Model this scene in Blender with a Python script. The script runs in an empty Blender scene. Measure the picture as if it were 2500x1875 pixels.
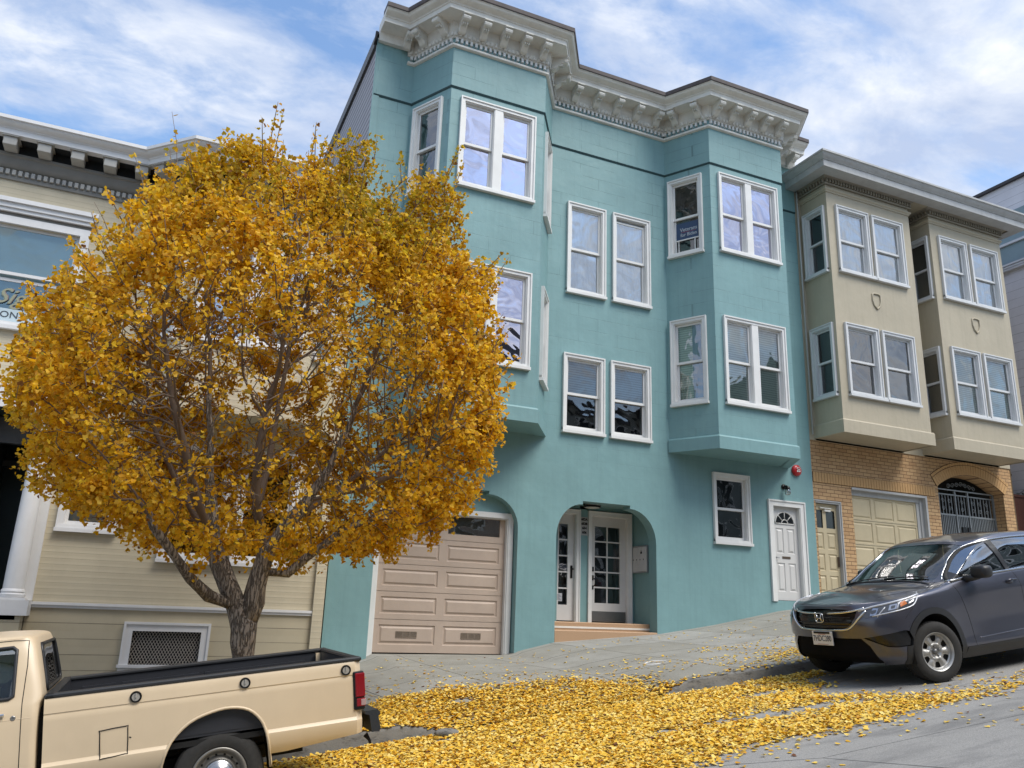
import bpy, bmesh, math, random
import numpy as np
from mathutils import Vector, Matrix
from mathutils.bvhtree import BVHTree
random.seed(7); RNG = np.random.default_rng(7)
SC = bpy.context.scene
COL = SC.collection
PI = math.pi
sin, cos, R = math.sin, math.cos, math.radians

# ------------------------------------------------------------------ objects
def tag(o, label=None, cat=None, group=None, kind=None):
    if label: o['label'] = label
    if cat: o['category'] = cat
    if group: o['group'] = group
    if kind: o['kind'] = kind
    return o

def empty(name, loc=(0, 0, 0), rot=(0, 0, 0), parent=None, **k):
    o = bpy.data.objects.new(name, None); COL.objects.link(o)
    o.location = loc; o.rotation_euler = rot; o.parent = parent
    o.empty_display_size = .3
    return tag(o, **k)

class Frame:
    """local (u along wall, d outward, z up) -> world"""
    def __init__(s, p0, p1):
        s.o = Vector((p0[0], p0[1], 0)); v = Vector((p1[0]-p0[0], p1[1]-p0[1], 0))
        s.L = v.length; s.u = v/s.L; s.n = Vector((s.u.y, -s.u.x, 0))
    def __call__(s, p):
        return s.o + s.u*p[0] + s.n*p[1] + Vector((0, 0, p[2]))
IDF = lambda p: Vector(p)

class MB:
    def __init__(s, f=None): s.v = []; s.f = []; s.m = []; s.F = f or IDF; s.mi = 0
    def add(s, vs, fs):
        b = len(s.v); s.v += [tuple(s.F(p)) for p in vs]
        for q in fs: s.f.append([b+i for i in q]); s.m.append(s.mi)
    def quad(s, a, b, c, d): s.add([a, b, c, d], [(0, 1, 2, 3)])
    def poly(s, pts): s.add(pts, [tuple(range(len(pts)))])
    def box(s, x0, x1, y0, y1, z0, z1):
        if x0 > x1: x0, x1 = x1, x0
        if y0 > y1: y0, y1 = y1, y0
        if z0 > z1: z0, z1 = z1, z0
        s.add([(x0,y0,z0),(x1,y0,z0),(x1,y1,z0),(x0,y1,z0),(x0,y0,z1),(x1,y0,z1),(x1,y1,z1),(x0,y1,z1)],
              [(0,3,2,1),(4,5,6,7),(0,1,5,4),(1,2,6,5),(2,3,7,6),(3,0,4,7)])
    def cbox(s, x0, x1, y0, y1, z0, z1, c=.01):
        """box with chamfered faces on all sides"""
        vs = []
        X = (x0, x0+c, x1-c, x1); Y = (y0, y0+c, y1-c, y1); Z = (z0, z0+c, z1-c, z1)
        bm = bmesh.new()
        for i in range(4):
            for j in range(4):
                for k in range(4):
                    n = (i in (0, 3)) + (j in (0, 3)) + (k in (0, 3))
                    if n == 1: bm.verts.new((X[i], Y[j], Z[k]))
        bmesh.ops.convex_hull(bm, input=bm.verts)
        bm.verts.index_update()
        s.add([v.co[:] for v in bm.verts], [[v.index for v in f.verts] for f in bm.faces]); bm.free()
    def prism(s, pts, ax, a, b):
        """extrude 2D polygon pts along axis ax from a to b; the other two axes in order"""
        def mk(p, t):
            q = list(p); q.insert(ax, t); return tuple(q)
        n = len(pts)
        s.add([mk(p, a) for p in pts]+[mk(p, b) for p in pts],
              [tuple(range(n))[::-1], tuple(range(n, 2*n))]+[(i, (i+1) % n, n+(i+1) % n, n+i) for i in range(n)])
    def ring(s, u0, u1, z0, z1, w, d0, d1, bottom=True, wb=None):
        wb = w if wb is None else wb
        s.box(u0, u0+w, d0, d1, z0, z1); s.box(u1-w, u1, d0, d1, z0, z1)
        s.box(u0+w, u1-w, d0, d1, z1-w, z1)
        if bottom: s.box(u0+w, u1-w, d0, d1, z0, z0+wb)
    def tube(s, pts, r, n=8, caps=True, closed=False):
        pts = [Vector(p) for p in pts]; N = len(pts)
        rr = r if hasattr(r, '__len__') else [r]*N
        rings = []; prev = None
        for i, p in enumerate(pts):
            if closed: t = pts[(i+1) % N]-pts[i-1]
            else: t = pts[min(i+1, N-1)]-pts[max(i-1, 0)]
            t = t.normalized() if t.length > 1e-9 else Vector((0, 0, 1))
            if prev is None:
                a = Vector((0, 0, 1)) if abs(t.z) < .9 else Vector((1, 0, 0))
                a = (a-t*a.dot(t)).normalized()
            else:
                a = prev-t*prev.dot(t)
                a = a.normalized() if a.length > 1e-6 else t.orthogonal().normalized()
            prev = a; b = t.cross(a)
            rings.append([p+(a*cos(2*PI*k/n)+b*sin(2*PI*k/n))*rr[i] for k in range(n)])
        vs = [tuple(q) for g in rings for q in g]; fs = []
        for i in range(N if closed else N-1):
            for k in range(n):
                j = (i+1) % N; fs.append((i*n+k, i*n+(k+1) % n, j*n+(k+1) % n, j*n+k))
        if caps and not closed: fs += [tuple(range(n))[::-1], tuple((N-1)*n+k for k in range(n))]
        s.add(vs, fs)
    def lathe(s, prof, c=(0, 0, 0), ax=2, n=24, caps=False):
        """prof: (radius, t) along axis ax"""
        vs = []; fs = []
        for (r, t) in prof:
            for k in range(n):
                a = 2*PI*k/n; q = [r*cos(a), r*sin(a)]; q.insert(ax, t)
                vs.append((c[0]+q[0], c[1]+q[1], c[2]+q[2]))
        for i in range(len(prof)-1):
            for k in range(n): fs.append((i*n+k, i*n+(k+1) % n, (i+1)*n+(k+1) % n, (i+1)*n+k))
        if caps: fs += [tuple(range(n))[::-1], tuple((len(prof)-1)*n+k for k in range(n))]
        s.add(vs, fs)
    def ball(s, c, r, sc=(1, 1, 1), nu=10, nv=6):
        s.lathe([(max(1e-4, sin(PI*i/nv))*r, -cos(PI*i/nv)*r) for i in range(nv+1)], (0, 0, 0), 2, nu)
        k = nu*(nv+1)
        if s.F is IDF:
            for i in range(len(s.v)-k, len(s.v)):
                v = s.v[i]; s.v[i] = (c[0]+v[0]*sc[0], c[1]+v[1]*sc[1], c[2]+v[2]*sc[2])
    def build(s, name, mats, parent=None, smooth=False, angle=None, recalc=True, **k):
        me = bpy.data.meshes.new(name); me.from_pydata(s.v, [], s.f)
        if not isinstance(mats, (list, tuple)): mats = [mats]
        for m in mats: me.materials.append(m)
        if len(mats) > 1: me.polygons.foreach_set('material_index', s.m)
        if recalc:
            bm = bmesh.new(); bm.from_mesh(me); bmesh.ops.recalc_face_normals(bm, faces=bm.faces); bm.to_mesh(me); bm.free()
        if smooth or angle: me.shade_smooth()
        if angle:
            me.set_sharp_from_angle(angle=R(angle))
        me.update()
        o = bpy.data.objects.new(name, me); COL.objects.link(o); o.parent = parent
        return tag(o, **k)

def text_mesh(name, txt, size, mat, M, parent=None, depth=.002, font_bold=0, shear=0, sx=1, align='CENTER', **k):
    cu = bpy.data.curves.new(name, 'FONT'); cu.body = txt; cu.size = size; cu.extrude = depth
    cu.align_x = align; cu.align_y = 'CENTER'; cu.offset = font_bold; cu.shear = shear; cu.resolution_u = 3
    t = bpy.data.objects.new(name, cu); COL.objects.link(t)
    dg = bpy.context.evaluated_depsgraph_get(); dg.update()
    me = bpy.data.meshes.new_from_object(t.evaluated_get(dg))
    bpy.data.objects.remove(t); me.transform(M @ Matrix.Diagonal((sx, 1, 1, 1)))
    me.materials.clear(); me.materials.append(mat); me.name = name
    o = bpy.data.objects.new(name, me); COL.objects.link(o); o.parent = parent
    return tag(o, **k)

def frame_mat(F, u, d, z):
    """matrix putting text (x right, y up, z to viewer) on a Frame"""
    o = F((u, d, z)); U, N = F.u, F.n
    return Matrix(((U.x, 0, N.x, o.x), (U.y, 0, N.y, o.y), (0, 1, 0, o.z), (0, 0, 0, 1)))

# ------------------------------------------------------------------ materials
def srgb(r, g, b):
    f = lambda c: (c/255/12.92 if c/255 <= .04045 else ((c/255+.055)/1.055)**2.4)
    return (f(r), f(g), f(b), 1)
class NT:
    def __init__(s, name, surf=True):
        s.mat = bpy.data.materials.new(name); s.mat.use_nodes = True
        s.t = s.mat.node_tree; s.n = s.t.nodes; s.l = s.t.links
        s.b = s.n['Principled BSDF']; s.out = s.n['Material Output']
        s.co = None
    def node(s, typ, **k):
        n = s.n.new(typ)
        for a, v in k.items():
            if a.startswith('i_'):
                n.inputs[a[2:].replace('_', ' ')].default_value = v
            else: setattr(n, a, v)
        return n
    def link(s, a, b): s.l.new(a, b); return b
    def coord(s, kind='Object', scale=(1, 1, 1), rot=(0, 0, 0), loc=(0, 0, 0)):
        tc = s.node('ShaderNodeTexCoord'); mp = s.node('ShaderNodeMapping')
        mp.inputs['Scale'].default_value = scale; mp.inputs['Rotation'].default_value = rot; mp.inputs['Location'].default_value = loc
        s.link(tc.outputs[kind], mp.inputs['Vector']); return mp.outputs['Vector']
    def noise(s, vec, scale, detail=4, rough=.55, dist=0):
        n = s.node('ShaderNodeTexNoise'); n.inputs['Scale'].default_value = scale; n.inputs['Detail'].default_value = detail
        n.inputs['Roughness'].default_value = rough; n.inputs['Distortion'].default_value = dist
        s.link(vec, n.inputs['Vector']); return n.outputs['Fac']
    def ramp(s, fac, stops, interp='LINEAR'):
        r = s.node('ShaderNodeValToRGB'); r.color_ramp.interpolation = interp
        e = r.color_ramp.elements
        while len(e) < len(stops): e.new(.5)
        for i, (p, c) in enumerate(stops):
            e[i].position = p; e[i].color = c if hasattr(c, '__len__') else (c, c, c, 1)
        s.link(fac, r.inputs['Fac']); return r.outputs['Color']
    def mix(s, fac, a, b, typ='MIX'):
        m = s.node('ShaderNodeMix', data_type='RGBA', blend_type=typ)
        for i, v in ((0, fac), (6, a), (7, b)):
            if hasattr(v, 'links'): s.link(v, m.inputs[i])
            else: m.inputs[i].default_value = v if i == 0 else (v if hasattr(v, '__len__') else (v, v, v, 1))
        return m.outputs[2]
    def math(s, op, a, b=0, c=None):
        m = s.node('ShaderNodeMath', operation=op)
        for i, v in enumerate((a, b) if c is None else (a, b, c)):
            if hasattr(v, 'links'): s.link(v, m.inputs[i])
            else: m.inputs[i].default_value = v
        return m.outputs[0]
    def bump(s, h, strength=.3, dist=.01, prev=None):
        b = s.node('ShaderNodeBump'); b.inputs['Strength'].default_value = strength; b.inputs['Distance'].default_value = dist
        s.link(h, b.inputs['Height'])
        if prev is not None: s.link(prev, b.inputs['Normal'])
        return b.outputs['Normal']
    def set(s, **k):
        for a, v in k.items():
            sock = s.b.inputs[a.replace('_', ' ')]
            if hasattr(v, 'links'): s.link(v, sock)
            else: sock.default_value = v
        return s.mat

def paint(name, col, var=.08, rough=.55, bump=.15, scale=3, dirt=0, dirtcol=(.12, .1, .08, 1), fine=60):
    t = NT(name); v = t.coord(); n = t.noise(v, scale, 6, .6)
    c = t.mix(t.ramp(n, [(.3, 0), (.7, 1)]), tuple(x*(1-var) for x in col[:3])+(1,), tuple(min(1, x*(1+var)) for x in col[:3])+(1,))
    if dirt:
        v2 = t.coord(scale=(3.2, 3.2, .55)); d = t.noise(v2, 2.2, 8, .7)
        c = t.mix(t.math('MULTIPLY', t.ramp(d, [(.5, 0), (.78, 1)]), dirt), c, dirtcol)
    nb = t.bump(t.noise(v, fine, 4, .6), bump, .004)
    return t.set(Base_Color=c, Roughness=rough, Normal=nb)

M = {}
def mat_stucco(name, col, lines=1.0, rw=.92, rh=.272, gain=.07):
    t = NT(name); v = t.coord(); vr = t.coord(rot=(R(90), 0, 0))
    n = t.noise(v, 1.1, 6, .6); n2 = t.noise(v, 14, 5, .65)
    c = t.mix(t.ramp(n, [(.3, 0), (.72, 1)]), tuple(x*(1-gain) for x in col[:3])+(1,), tuple(x*(1+gain) for x in col[:3])+(1,))
    c = t.mix(t.math('MULTIPLY', t.ramp(n2, [(.45, 0), (.75, 1)]), .10), c, (col[0]*.7, col[1]*.72, col[2]*.72, 1))
    # rain streaks
    st = t.noise(t.coord(scale=(5, 5, .25)), 2.0, 6, .7)
    c = t.mix(t.math('MULTIPLY', t.ramp(st, [(.46, 0), (.72, 1)]), .32), c, (col[0]*.72, col[1]*.74, col[2]*.74, 1))
    br = t.node('ShaderNodeTexBrick'); br.offset = .5
    for a, b in (('Scale', 1), ('Mortar Size', .0055), ('Mortar Smooth', .4), ('Brick Width', rw), ('Row Height', rh)): br.inputs[a].default_value = b
    br.inputs['Color1'].default_value = (0, 0, 0, 1); br.inputs['Color2'].default_value = (0, 0, 0, 1); br.inputs['Mortar'].default_value = (1, 1, 1, 1)
    # swizzle: brick texture lies in XY -> use world x,z
    sx = t.node('ShaderNodeSeparateXYZ'); tc = t.node('ShaderNodeTexCoord'); t.link(tc.outputs['Object'], sx.inputs[0])
    wob = t.math('MULTIPLY', t.math('SUBTRACT', t.noise(v, .9, 2), .5), .03)
    cx = t.node('ShaderNodeCombineXYZ'); t.link(t.math('ADD', sx.outputs[0], t.math('MULTIPLY', sx.outputs[1], .35)), cx.inputs[0]); t.link(t.math('ADD', sx.outputs[2], wob), cx.inputs[1])
    t.link(cx.outputs[0], br.inputs['Vector'])
    brk = t.ramp(t.noise(v, 1.6, 3, .5), [(.40, 0), (.58, 1)])
    up = t.math('MULTIPLY_ADD', t.math('MINIMUM', t.math('MAXIMUM', t.math('MULTIPLY', t.math('SUBTRACT', sx.outputs[2], 2.2), .16), 0), 1), .88, .12)
    ln = t.math('MULTIPLY', t.math('MULTIPLY', br.outputs['Color'], brk), t.math('MULTIPLY', up, lines))
    c = t.mix(t.math('MULTIPLY', ln, .62), c, tuple(x*.5 for x in col[:3])+(1,))
    h = t.math('SUBTRACT', t.math('MULTIPLY', t.noise(v, 45, 5, .6), .35), ln)
    und = t.bump(t.noise(v, 1.7, 3, .5), .35, .05)
    return t.set(Base_Color=c, Roughness=.5, Normal=t.bump(h, .5, .006, und), Specular_IOR_Level=.35)

def mat_siding(name, col, pitch, ax=2, dark=.45, w=.06, dirt=.25, off=0., even=0):
    t = NT(name); v = t.coord(); sx = t.node('ShaderNodeSeparateXYZ'); tc = t.node('ShaderNodeTexCoord'); t.link(tc.outputs['Object'], sx.inputs[0])
    z = t.math('DIVIDE', t.math('ADD', sx.outputs[ax], 50+off), pitch); fr = t.math('FRACT', z)
    line = t.math('LESS_THAN', fr, w)
    brk = t.ramp(t.noise(t.coord(scale=(.6, .6, 4)), 2.2, 4), [(.3, 1 if even else .35), (.6, 1)])
    n = t.noise(v, 2, 6, .6)
    c = t.mix(t.ramp(n, [(.3, 0), (.7, 1)]), tuple(x*.93 for x in col[:3])+(1,), tuple(min(1, x*1.05) for x in col[:3])+(1,))
    d = t.noise(t.coord(scale=(1.5, 1.5, .7)), 2.5, 8, .7)
    c = t.mix(t.math('MULTIPLY', t.ramp(d, [(.5, 0), (.8, 1)]), dirt), c, tuple(x*.6 for x in col[:3])+(1,))
    c = t.mix(t.math('MULTIPLY', t.math('MULTIPLY', line, brk), dark), c, tuple(x*.35 for x in col[:3])+(1,))
    h = t.math('SUBTRACT', t.math('MULTIPLY', t.math('MINIMUM', fr, .5), -1.0), t.math('MULTIPLY', line, .6))
    return t.set(Base_Color=c, Roughness=.55, Normal=t.bump(h, .6, .012, t.bump(t.noise(v, 50, 4), .1, .004)))

def plain(name, col, rough=.5, metal=0, **k):
    t = NT(name); v = t.coord(); n = t.noise(v, 7, 5, .6)
    c = t.mix(n, tuple(x*.88 for x in col[:3])+(1,), tuple(min(1, x*1.1) for x in col[:3])+(1,))
    return t.set(Base_Color=c, Roughness=rough, Metallic=metal, **k)

def mat_glass(name, refl=.5, tint=(.75, .8, .8, 1), wav=.35, rough=.02, gt=(1, 1, 1, 1), sc=1.6):
    """window pane: clear glass plus a mirror-like layer, slightly wavy as old panes are"""
    t = NT(name); t.n.remove(t.b)
    v = t.coord(); n = t.noise(v, sc, 2, .5, .6)
    nb = t.bump(n, wav, .06)
    tr = t.node('ShaderNodeBsdfTransparent'); tr.inputs[0].default_value = tint
    gl = t.node('ShaderNodeBsdfGlossy'); gl.inputs['Roughness'].default_value = rough; gl.inputs['Color'].default_value = gt
    t.link(nb, gl.inputs['Normal'])
    fr = t.node('ShaderNodeFresnel'); fr.inputs['IOR'].default_value = 1.5
    fac = t.math('MINIMUM', t.math('ADD', t.math('MULTIPLY', fr.outputs[0], 1-refl), refl), 1)
    mx = t.node('ShaderNodeMixShader'); t.link(fac, mx.inputs[0]); t.link(tr.outputs[0], mx.inputs[1]); t.link(gl.outputs[0], mx.inputs[2])
    t.link(mx.outputs[0], t.out.inputs['Surface']); return t.mat

def mat_blind(name, col, pitch=.035, dark=.5):
    t = NT(name); sx = t.node('ShaderNodeSeparateXYZ'); tc = t.node('ShaderNodeTexCoord'); t.link(tc.outputs['Object'], sx.inputs[0])
    fr = t.math('FRACT', t.math('DIVIDE', t.math('ADD', sx.outputs[2], 50), pitch))
    c = t.mix(t.ramp(fr, [(.0, 1), (.25, 0), (.8, 0), (1, 1)]), col, tuple(x*dark for x in col[:3])+(1,))
    return t.set(Base_Color=c, Roughness=.6)

def mat_curtain(name, col):
    t = NT(name); v = t.coord(scale=(1, 1, .12)); n = t.noise(v, 9, 4, .6, .5)
    c = t.mix(t.ramp(n, [(.3, 0), (.65, 1)]), tuple(x*.72 for x in col[:3])+(1,), col)
    return t.set(Base_Color=c, Roughness=.8, Normal=t.bump(n, .8, .05))

def mat_brick(name):
    t = NT(name); sx = t.node('ShaderNodeSeparateXYZ'); tc = t.node('ShaderNodeTexCoord'); t.link(tc.outputs['Object'], sx.inputs[0])
    cx = t.node('ShaderNodeCombineXYZ'); t.link(t.math('ADD', sx.outputs[0], sx.outputs[1]), cx.inputs[0]); t.link(sx.outputs[2], cx.inputs[1])
    br = t.node('ShaderNodeTexBrick'); t.link(cx.outputs[0], br.inputs['Vector'])
    for a, b in (('Scale', 1), ('Mortar Size', .007), ('Mortar Smooth', .1), ('Brick Width', .235), ('Row Height', .083), ('Bias', -.25)): br.inputs[a].default_value = b
    br.inputs['Color1'].default_value = (.53, .345, .175, 1); br.inputs['Color2'].default_value = (.38, .215, .10, 1); br.inputs['Mortar'].default_value = (.075, .04, .022, 1)
    c = t.mix(t.math('MULTIPLY', t.noise(t.coord(), 20, 5), .5), br.outputs['Color'], (.50, .31, .15, 1))
    v2 = t.noise(t.coord(scale=(2, 2, 6)), 1.6, 3)
    c = t.mix(t.math('MULTIPLY', t.ramp(v2, [(.55, 0), (.7, 1)]), .25), c, (.2, .1, .05, 1))
    h = t.math('SUBTRACT', t.math('MULTIPLY', t.noise(t.coord(), 40, 4), .25), br.outputs['Fac'])
    return t.set(Base_Color=c, Roughness=.8, Normal=t.bump(h, .7, .012))

TEAL = (.190, .332, .340, 1)
M['teal'] = mat_stucco('teal_stucco', TEAL)
M['teal_plain'] = mat_stucco('teal_stucco_plain', TEAL, lines=.15)
M['teal_dark'] = paint('teal_shadow_line', (.02, .055, .06, 1), bump=0)  # dark teal for the painted shadow line below the frieze
M['white'] = paint('white_trim', (.70, .70, .68, 1), var=.05, rough=.4, bump=.08, dirt=.12, dirtcol=(.35, .34, .32, 1))
M['cream'] = paint('cream_cornice', (.68, .665, .615, 1), var=.07, rough=.5, bump=.12, scale=4, dirt=.25, dirtcol=(.3, .28, .23, 1))
M['cap'] = paint('bitumen_cap', (.075, .062, .060, 1), var=.25, rough=.75, bump=.4, scale=5, dirt=.4, dirtcol=(.14, .12, .11, 1))
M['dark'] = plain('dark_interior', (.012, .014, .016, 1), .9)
M['black'] = plain('black_metal', (.012, .012, .012, 1), .35, .4)
M['grey_metal'] = plain('grey_metal', (.45, .46, .47, 1), .35, .7)
M['steel'] = plain('kick_plate_steel', (.22, .22, .22, 1), .35, .8)
M['doorwhite'] = paint('door_paint', (.60, .59, .57, 1), var=.03, rough=.4, bump=.05)
M['garage'] = paint('garage_pink', (.44, .35, .28, 1), var=.07, rough=.6, bump=.25, scale=2.5, dirt=.2, dirtcol=(.36, .26, .22, 1))
M['tan'] = mat_stucco('tan_stucco', (.435, .385, .285, 1), lines=0, gain=.06)
M['tandoor'] = paint('tan_door', (.50, .425, .275, 1), var=.06, rough=.5, bump=.1, dirt=.2, dirtcol=(.3, .24, .14, 1))
M['tancornice'] = paint('tan_cornice', (.27, .245, .195, 1), var=.1, rough=.6)
M['greytrim'] = paint('grey_trim', (.42, .425, .42, 1), var=.08, rough=.5, dirt=.35, dirtcol=(.2, .19, .18, 1))
M['winwhite'] = paint('window_grey_white', (.62, .63, .63, 1), var=.05, rough=.4, bump=.08, dirt=.1)
M['brick'] = mat_brick('yellow_brick')
M['soldier'] = plain('soldier_brick', (.53, .32, .14, 1), .8)
M['mortar'] = plain('dark_mortar', (.075, .04, .022, 1), .9)
M['granite'] = paint('tan_terrazzo', (.42, .27, .16, 1), var=.2, rough=.5, bump=.2, scale=120)
M['lap'] = mat_siding('cream_lap_siding', (.51, .45, .325, 1), .0875, w=.075)
M['wide'] = mat_siding('cream_wide_boards', (.455, .40, .285, 1), .219, w=.05, dark=.9, off=.052)
M['lhwhite'] = paint('house_white', (.68, .68, .68, 1), var=.05, rough=.45, bump=.1, dirt=.15, dirtcol=(.4, .39, .37, 1))
M['lhgrey'] = paint('soffit_grey', (.20, .195, .18, 1), var=.12, rough=.6)
M['lhblock'] = paint('bracket_grey', (.40, .39, .36, 1), var=.1, rough=.5)
M['porch'] = paint('porch_dark_green', (.012, .03, .028, 1), var=.2, rough=.4)
M['porchgrey'] = paint('porch_grey', (.085, .085, .085, 1), var=.2, rough=.5)
M['lilac'] = mat_siding('lilac_siding', (.66, .64, .68, 1), .26, w=.05, dark=.7, dirt=.1)
M['bluegrey'] = paint('blue_grey_panel', (.20, .27, .30, 1), var=.05)
M['corr'] = mat_siding('grey_corrugated_boards', (.36, .34, .36, 1), .15, w=.42, dark=.97, dirt=.15, even=1)
M['fence'] = mat_siding('brown_fence_boards', (.09, .03, .018, 1), .14, ax=0, w=.06, dark=.8)
M['glass'] = mat_glass('pane_sky', .30, wav=.3, tint=(.95, .97, .97, 1))
M['glass_purple'] = mat_glass('pane_coated', .60, gt=(.88, .86, 1, 1), wav=.28)
M['glass_dark'] = mat_glass('pane_dim', .09, wav=.16)
M['glass_mid'] = mat_glass('pane_mid', .17, wav=.2, tint=(.85, .92, .88, 1))
M['glass_ohne'] = mat_glass('pane_clear', .02, wav=.2)
M['curtain'] = mat_curtain('white_curtain', (.85, .86, .85, 1))
M['blind'] = mat_blind('pale_blind', (.58, .64, .57, 1), .05, .4)
M['blindgrey'] = mat_blind('grey_blind', (.20, .215, .205, 1), .05, .35)
M['screen'] = plain('insect_screen', (.045, .048, .046, 1), .9)
M['bluecurtain'] = mat_curtain('blue_curtain', (.18, .28, .45, 1))
M['red'] = plain('red_enamel', (.42, .015, .02, 1), .3)
M['rooftar'] = paint('roof_tar', (.09, .09, .09, 1))
# ------------------------------------------------------------------ camera (eye at the world origin, facade of the blue house on y = 14)
YAW, PITCH, ROLL, FPX = .409759, .275336, .0354417, 1995.867
fw = Vector((sin(YAW)*cos(PITCH), cos(YAW)*cos(PITCH), sin(PITCH)))
rt = Vector((cos(YAW), -sin(YAW), 0)); up = rt.cross(fw)
r2 = rt*cos(ROLL)+up*sin(ROLL); u2 = -rt*sin(ROLL)+up*cos(ROLL)
cam = bpy.data.cameras.new('camera'); co = bpy.data.objects.new('camera', cam); COL.objects.link(co)
co.matrix_world = Matrix(((r2.x, u2.x, -fw.x, 0), (r2.y, u2.y, -fw.y, 0), (r2.z, u2.z, -fw.z, 0), (0, 0, 0, 1)))
cam.sensor_width = 36; cam.lens = FPX/2500*36; cam.clip_end = 2000; cam.clip_start = .05
SC.camera = co

# ------------------------------------------------------------------ light
SUN_EL, SUN_AZ = R(56), R(148)       # azimuth measured from +y clockwise: high, behind the camera and to its left-right middle
w = bpy.data.worlds.new('World'); SC.world = w; w.use_nodes = True
nt = w.node_tree; N = nt.nodes; Lk = nt.links
bg = N['Background']; sky = N.new('ShaderNodeTexSky'); sky.sky_type = 'NISHITA'; sky.sun_disc = False
sky.sun_elevation = SUN_EL; sky.sun_rotation = SUN_AZ; sky.air_density = 1.3; sky.dust_density = 1.2
tc = N.new('ShaderNodeTexCoord'); sep = N.new('ShaderNodeSeparateXYZ'); Lk.new(tc.outputs['Generated'], sep.inputs[0])
def wm(op, a, b=0., c=None):
    m = N.new('ShaderNodeMath'); m.operation = op
    for i, v in enumerate((a, b) if c is None else (a, b, c)):
        if hasattr(v, 'links'): Lk.new(v, m.inputs[i])
        else: m.inputs[i].default_value = v
    return m.outputs[0]
# project the direction onto a cloud layer overhead
zz = wm('ADD', wm('MAXIMUM', sep.outputs[2], .0), .22)
cb = N.new('ShaderNodeCombineXYZ'); Lk.new(wm('DIVIDE', sep.outputs[0], zz), cb.inputs[0]); Lk.new(wm('DIVIDE', sep.outputs[1], zz), cb.inputs[1])
def wnoise(scale, det, rough, dist, loc=(0, 0, 0), sc=(1, 1, 1), rot=0):
    mp = N.new('ShaderNodeMapping'); mp.inputs['Location'].default_value = loc; mp.inputs['Scale'].default_value = sc; mp.inputs['Rotation'].default_value = (0, 0, rot)
    Lk.new(cb.outputs[0], mp.inputs[0]); n = N.new('ShaderNodeTexNoise'); Lk.new(mp.outputs[0], n.inputs['Vector'])
    n.inputs['Scale'].default_value = scale; n.inputs['Detail'].default_value = det; n.inputs['Roughness'].default_value = rough; n.inputs['Distortion'].default_value = dist
    return n.outputs['Fac']
def wramp(f, stops):
    r = N.new('ShaderNodeValToRGB'); e = r.color_ramp.elements
    while len(e) < len(stops): e.new(.5)
    for i, (p, c) in enumerate(stops): e[i].position = p; e[i].color = c if hasattr(c, '__len__') else (c, c, c, 1)
    Lk.new(f, r.inputs[0]); return r.outputs[0]
c1 = wnoise(1.7, 8, .55, .35, (3.1, 1.7, 0), (1, 1.5, 1), .6); c2 = wnoise(7, 9, .62, .3, (0, 5, 0), (1, 1.6, 1), .6)
cov = wm('ADD', wm('MULTIPLY', c1, .68), wm('MULTIPLY', c2, .32))
fac = wramp(cov, [(.41, 0.05), (.47, .38), (.53, .80), (.60, 1.0)])
shade = wramp(wnoise(3.4, 8, .6, .4, (7, 2, 0), (1, 1.4, 1), .6), [(.36, (3.5, 4.2, 5.7, 1)), (.50, (4.9, 5.4, 6.4, 1)), (.62, (6.6, 6.8, 7.2, 1))])
bl = N.new('ShaderNodeMix'); bl.data_type = 'RGBA'; bl.blend_type = 'MULTIPLY'; bl.inputs[0].default_value = 1
Lk.new(sky.outputs[0], bl.inputs[6]); bl.inputs[7].default_value = (1.15, 1.35, 1.55, 1)
mx = N.new('ShaderNodeMix'); mx.data_type = 'RGBA'
Lk.new(fac, mx.inputs[0]); Lk.new(bl.outputs[2], mx.inputs[6]); Lk.new(shade, mx.inputs[7])
Lk.new(mx.outputs[2], bg.inputs['Color']); bg.inputs['Strength'].default_value = .095
sl = bpy.data.lights.new('sun', 'SUN'); sl.energy = 2.3; sl.angle = R(34); sl.color = (1, .945, .86)
so = bpy.data.objects.new('sun', sl); COL.objects.link(so)
sd = Vector((sin(SUN_AZ)*cos(SUN_EL), cos(SUN_AZ)*cos(SUN_EL), sin(SUN_EL)))
so.rotation_euler = sd.to_track_quat('Z', 'Y').to_euler(); so.location = (0, -5, 25)
SC.view_settings.view_transform = 'Standard'; SC.view_settings.look = 'None'; SC.view_settings.exposure = .70; SC.view_settings.gamma = 1

# ------------------------------------------------------------------ ground
SL = .1275
def road_z(x): return -1.70+SL*x
ZF = [(-40, -6.1), (2.6, -.93), (3.55, -.80), (3.75, -.712), (6.2, -.70), (6.4, -.61), (7.1, -.45), (9.35, -.262), (10.7, -.05), (12.4, .28), (12.95, .345), (20.3, 1.22), (45, 4.2)]
def zf(x):
    for (a, b), (c, d) in zip(ZF, ZF[1:]):
        if x <= c: return b+(d-b)*(x-a)/(c-a)
    return ZF[-1][1]+.1275*(x-ZF[-1][0])
def sstep(t): t = min(1, max(0, t)); return t*t*(3-2*t)
YK = 9.15
def kh(x):  # kerb height, dropped at the driveway
    return .145*(1-sstep((x-2.75)/.75)*(1-sstep((x-6.1)/.55)))
def gz(x, y):
    """pavement height"""
    t = min(1, max(0, (y-YK)/(14-YK)))
    z = (road_z(x)+.145)*(1-t)+zf(x)*t
    return z-(.145-kh(x))*max(0, 1-(y-YK)/1.3)
def surf_z(x, y):
    return gz(x, y) if y >= YK-.02 else road_z(x)

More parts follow.
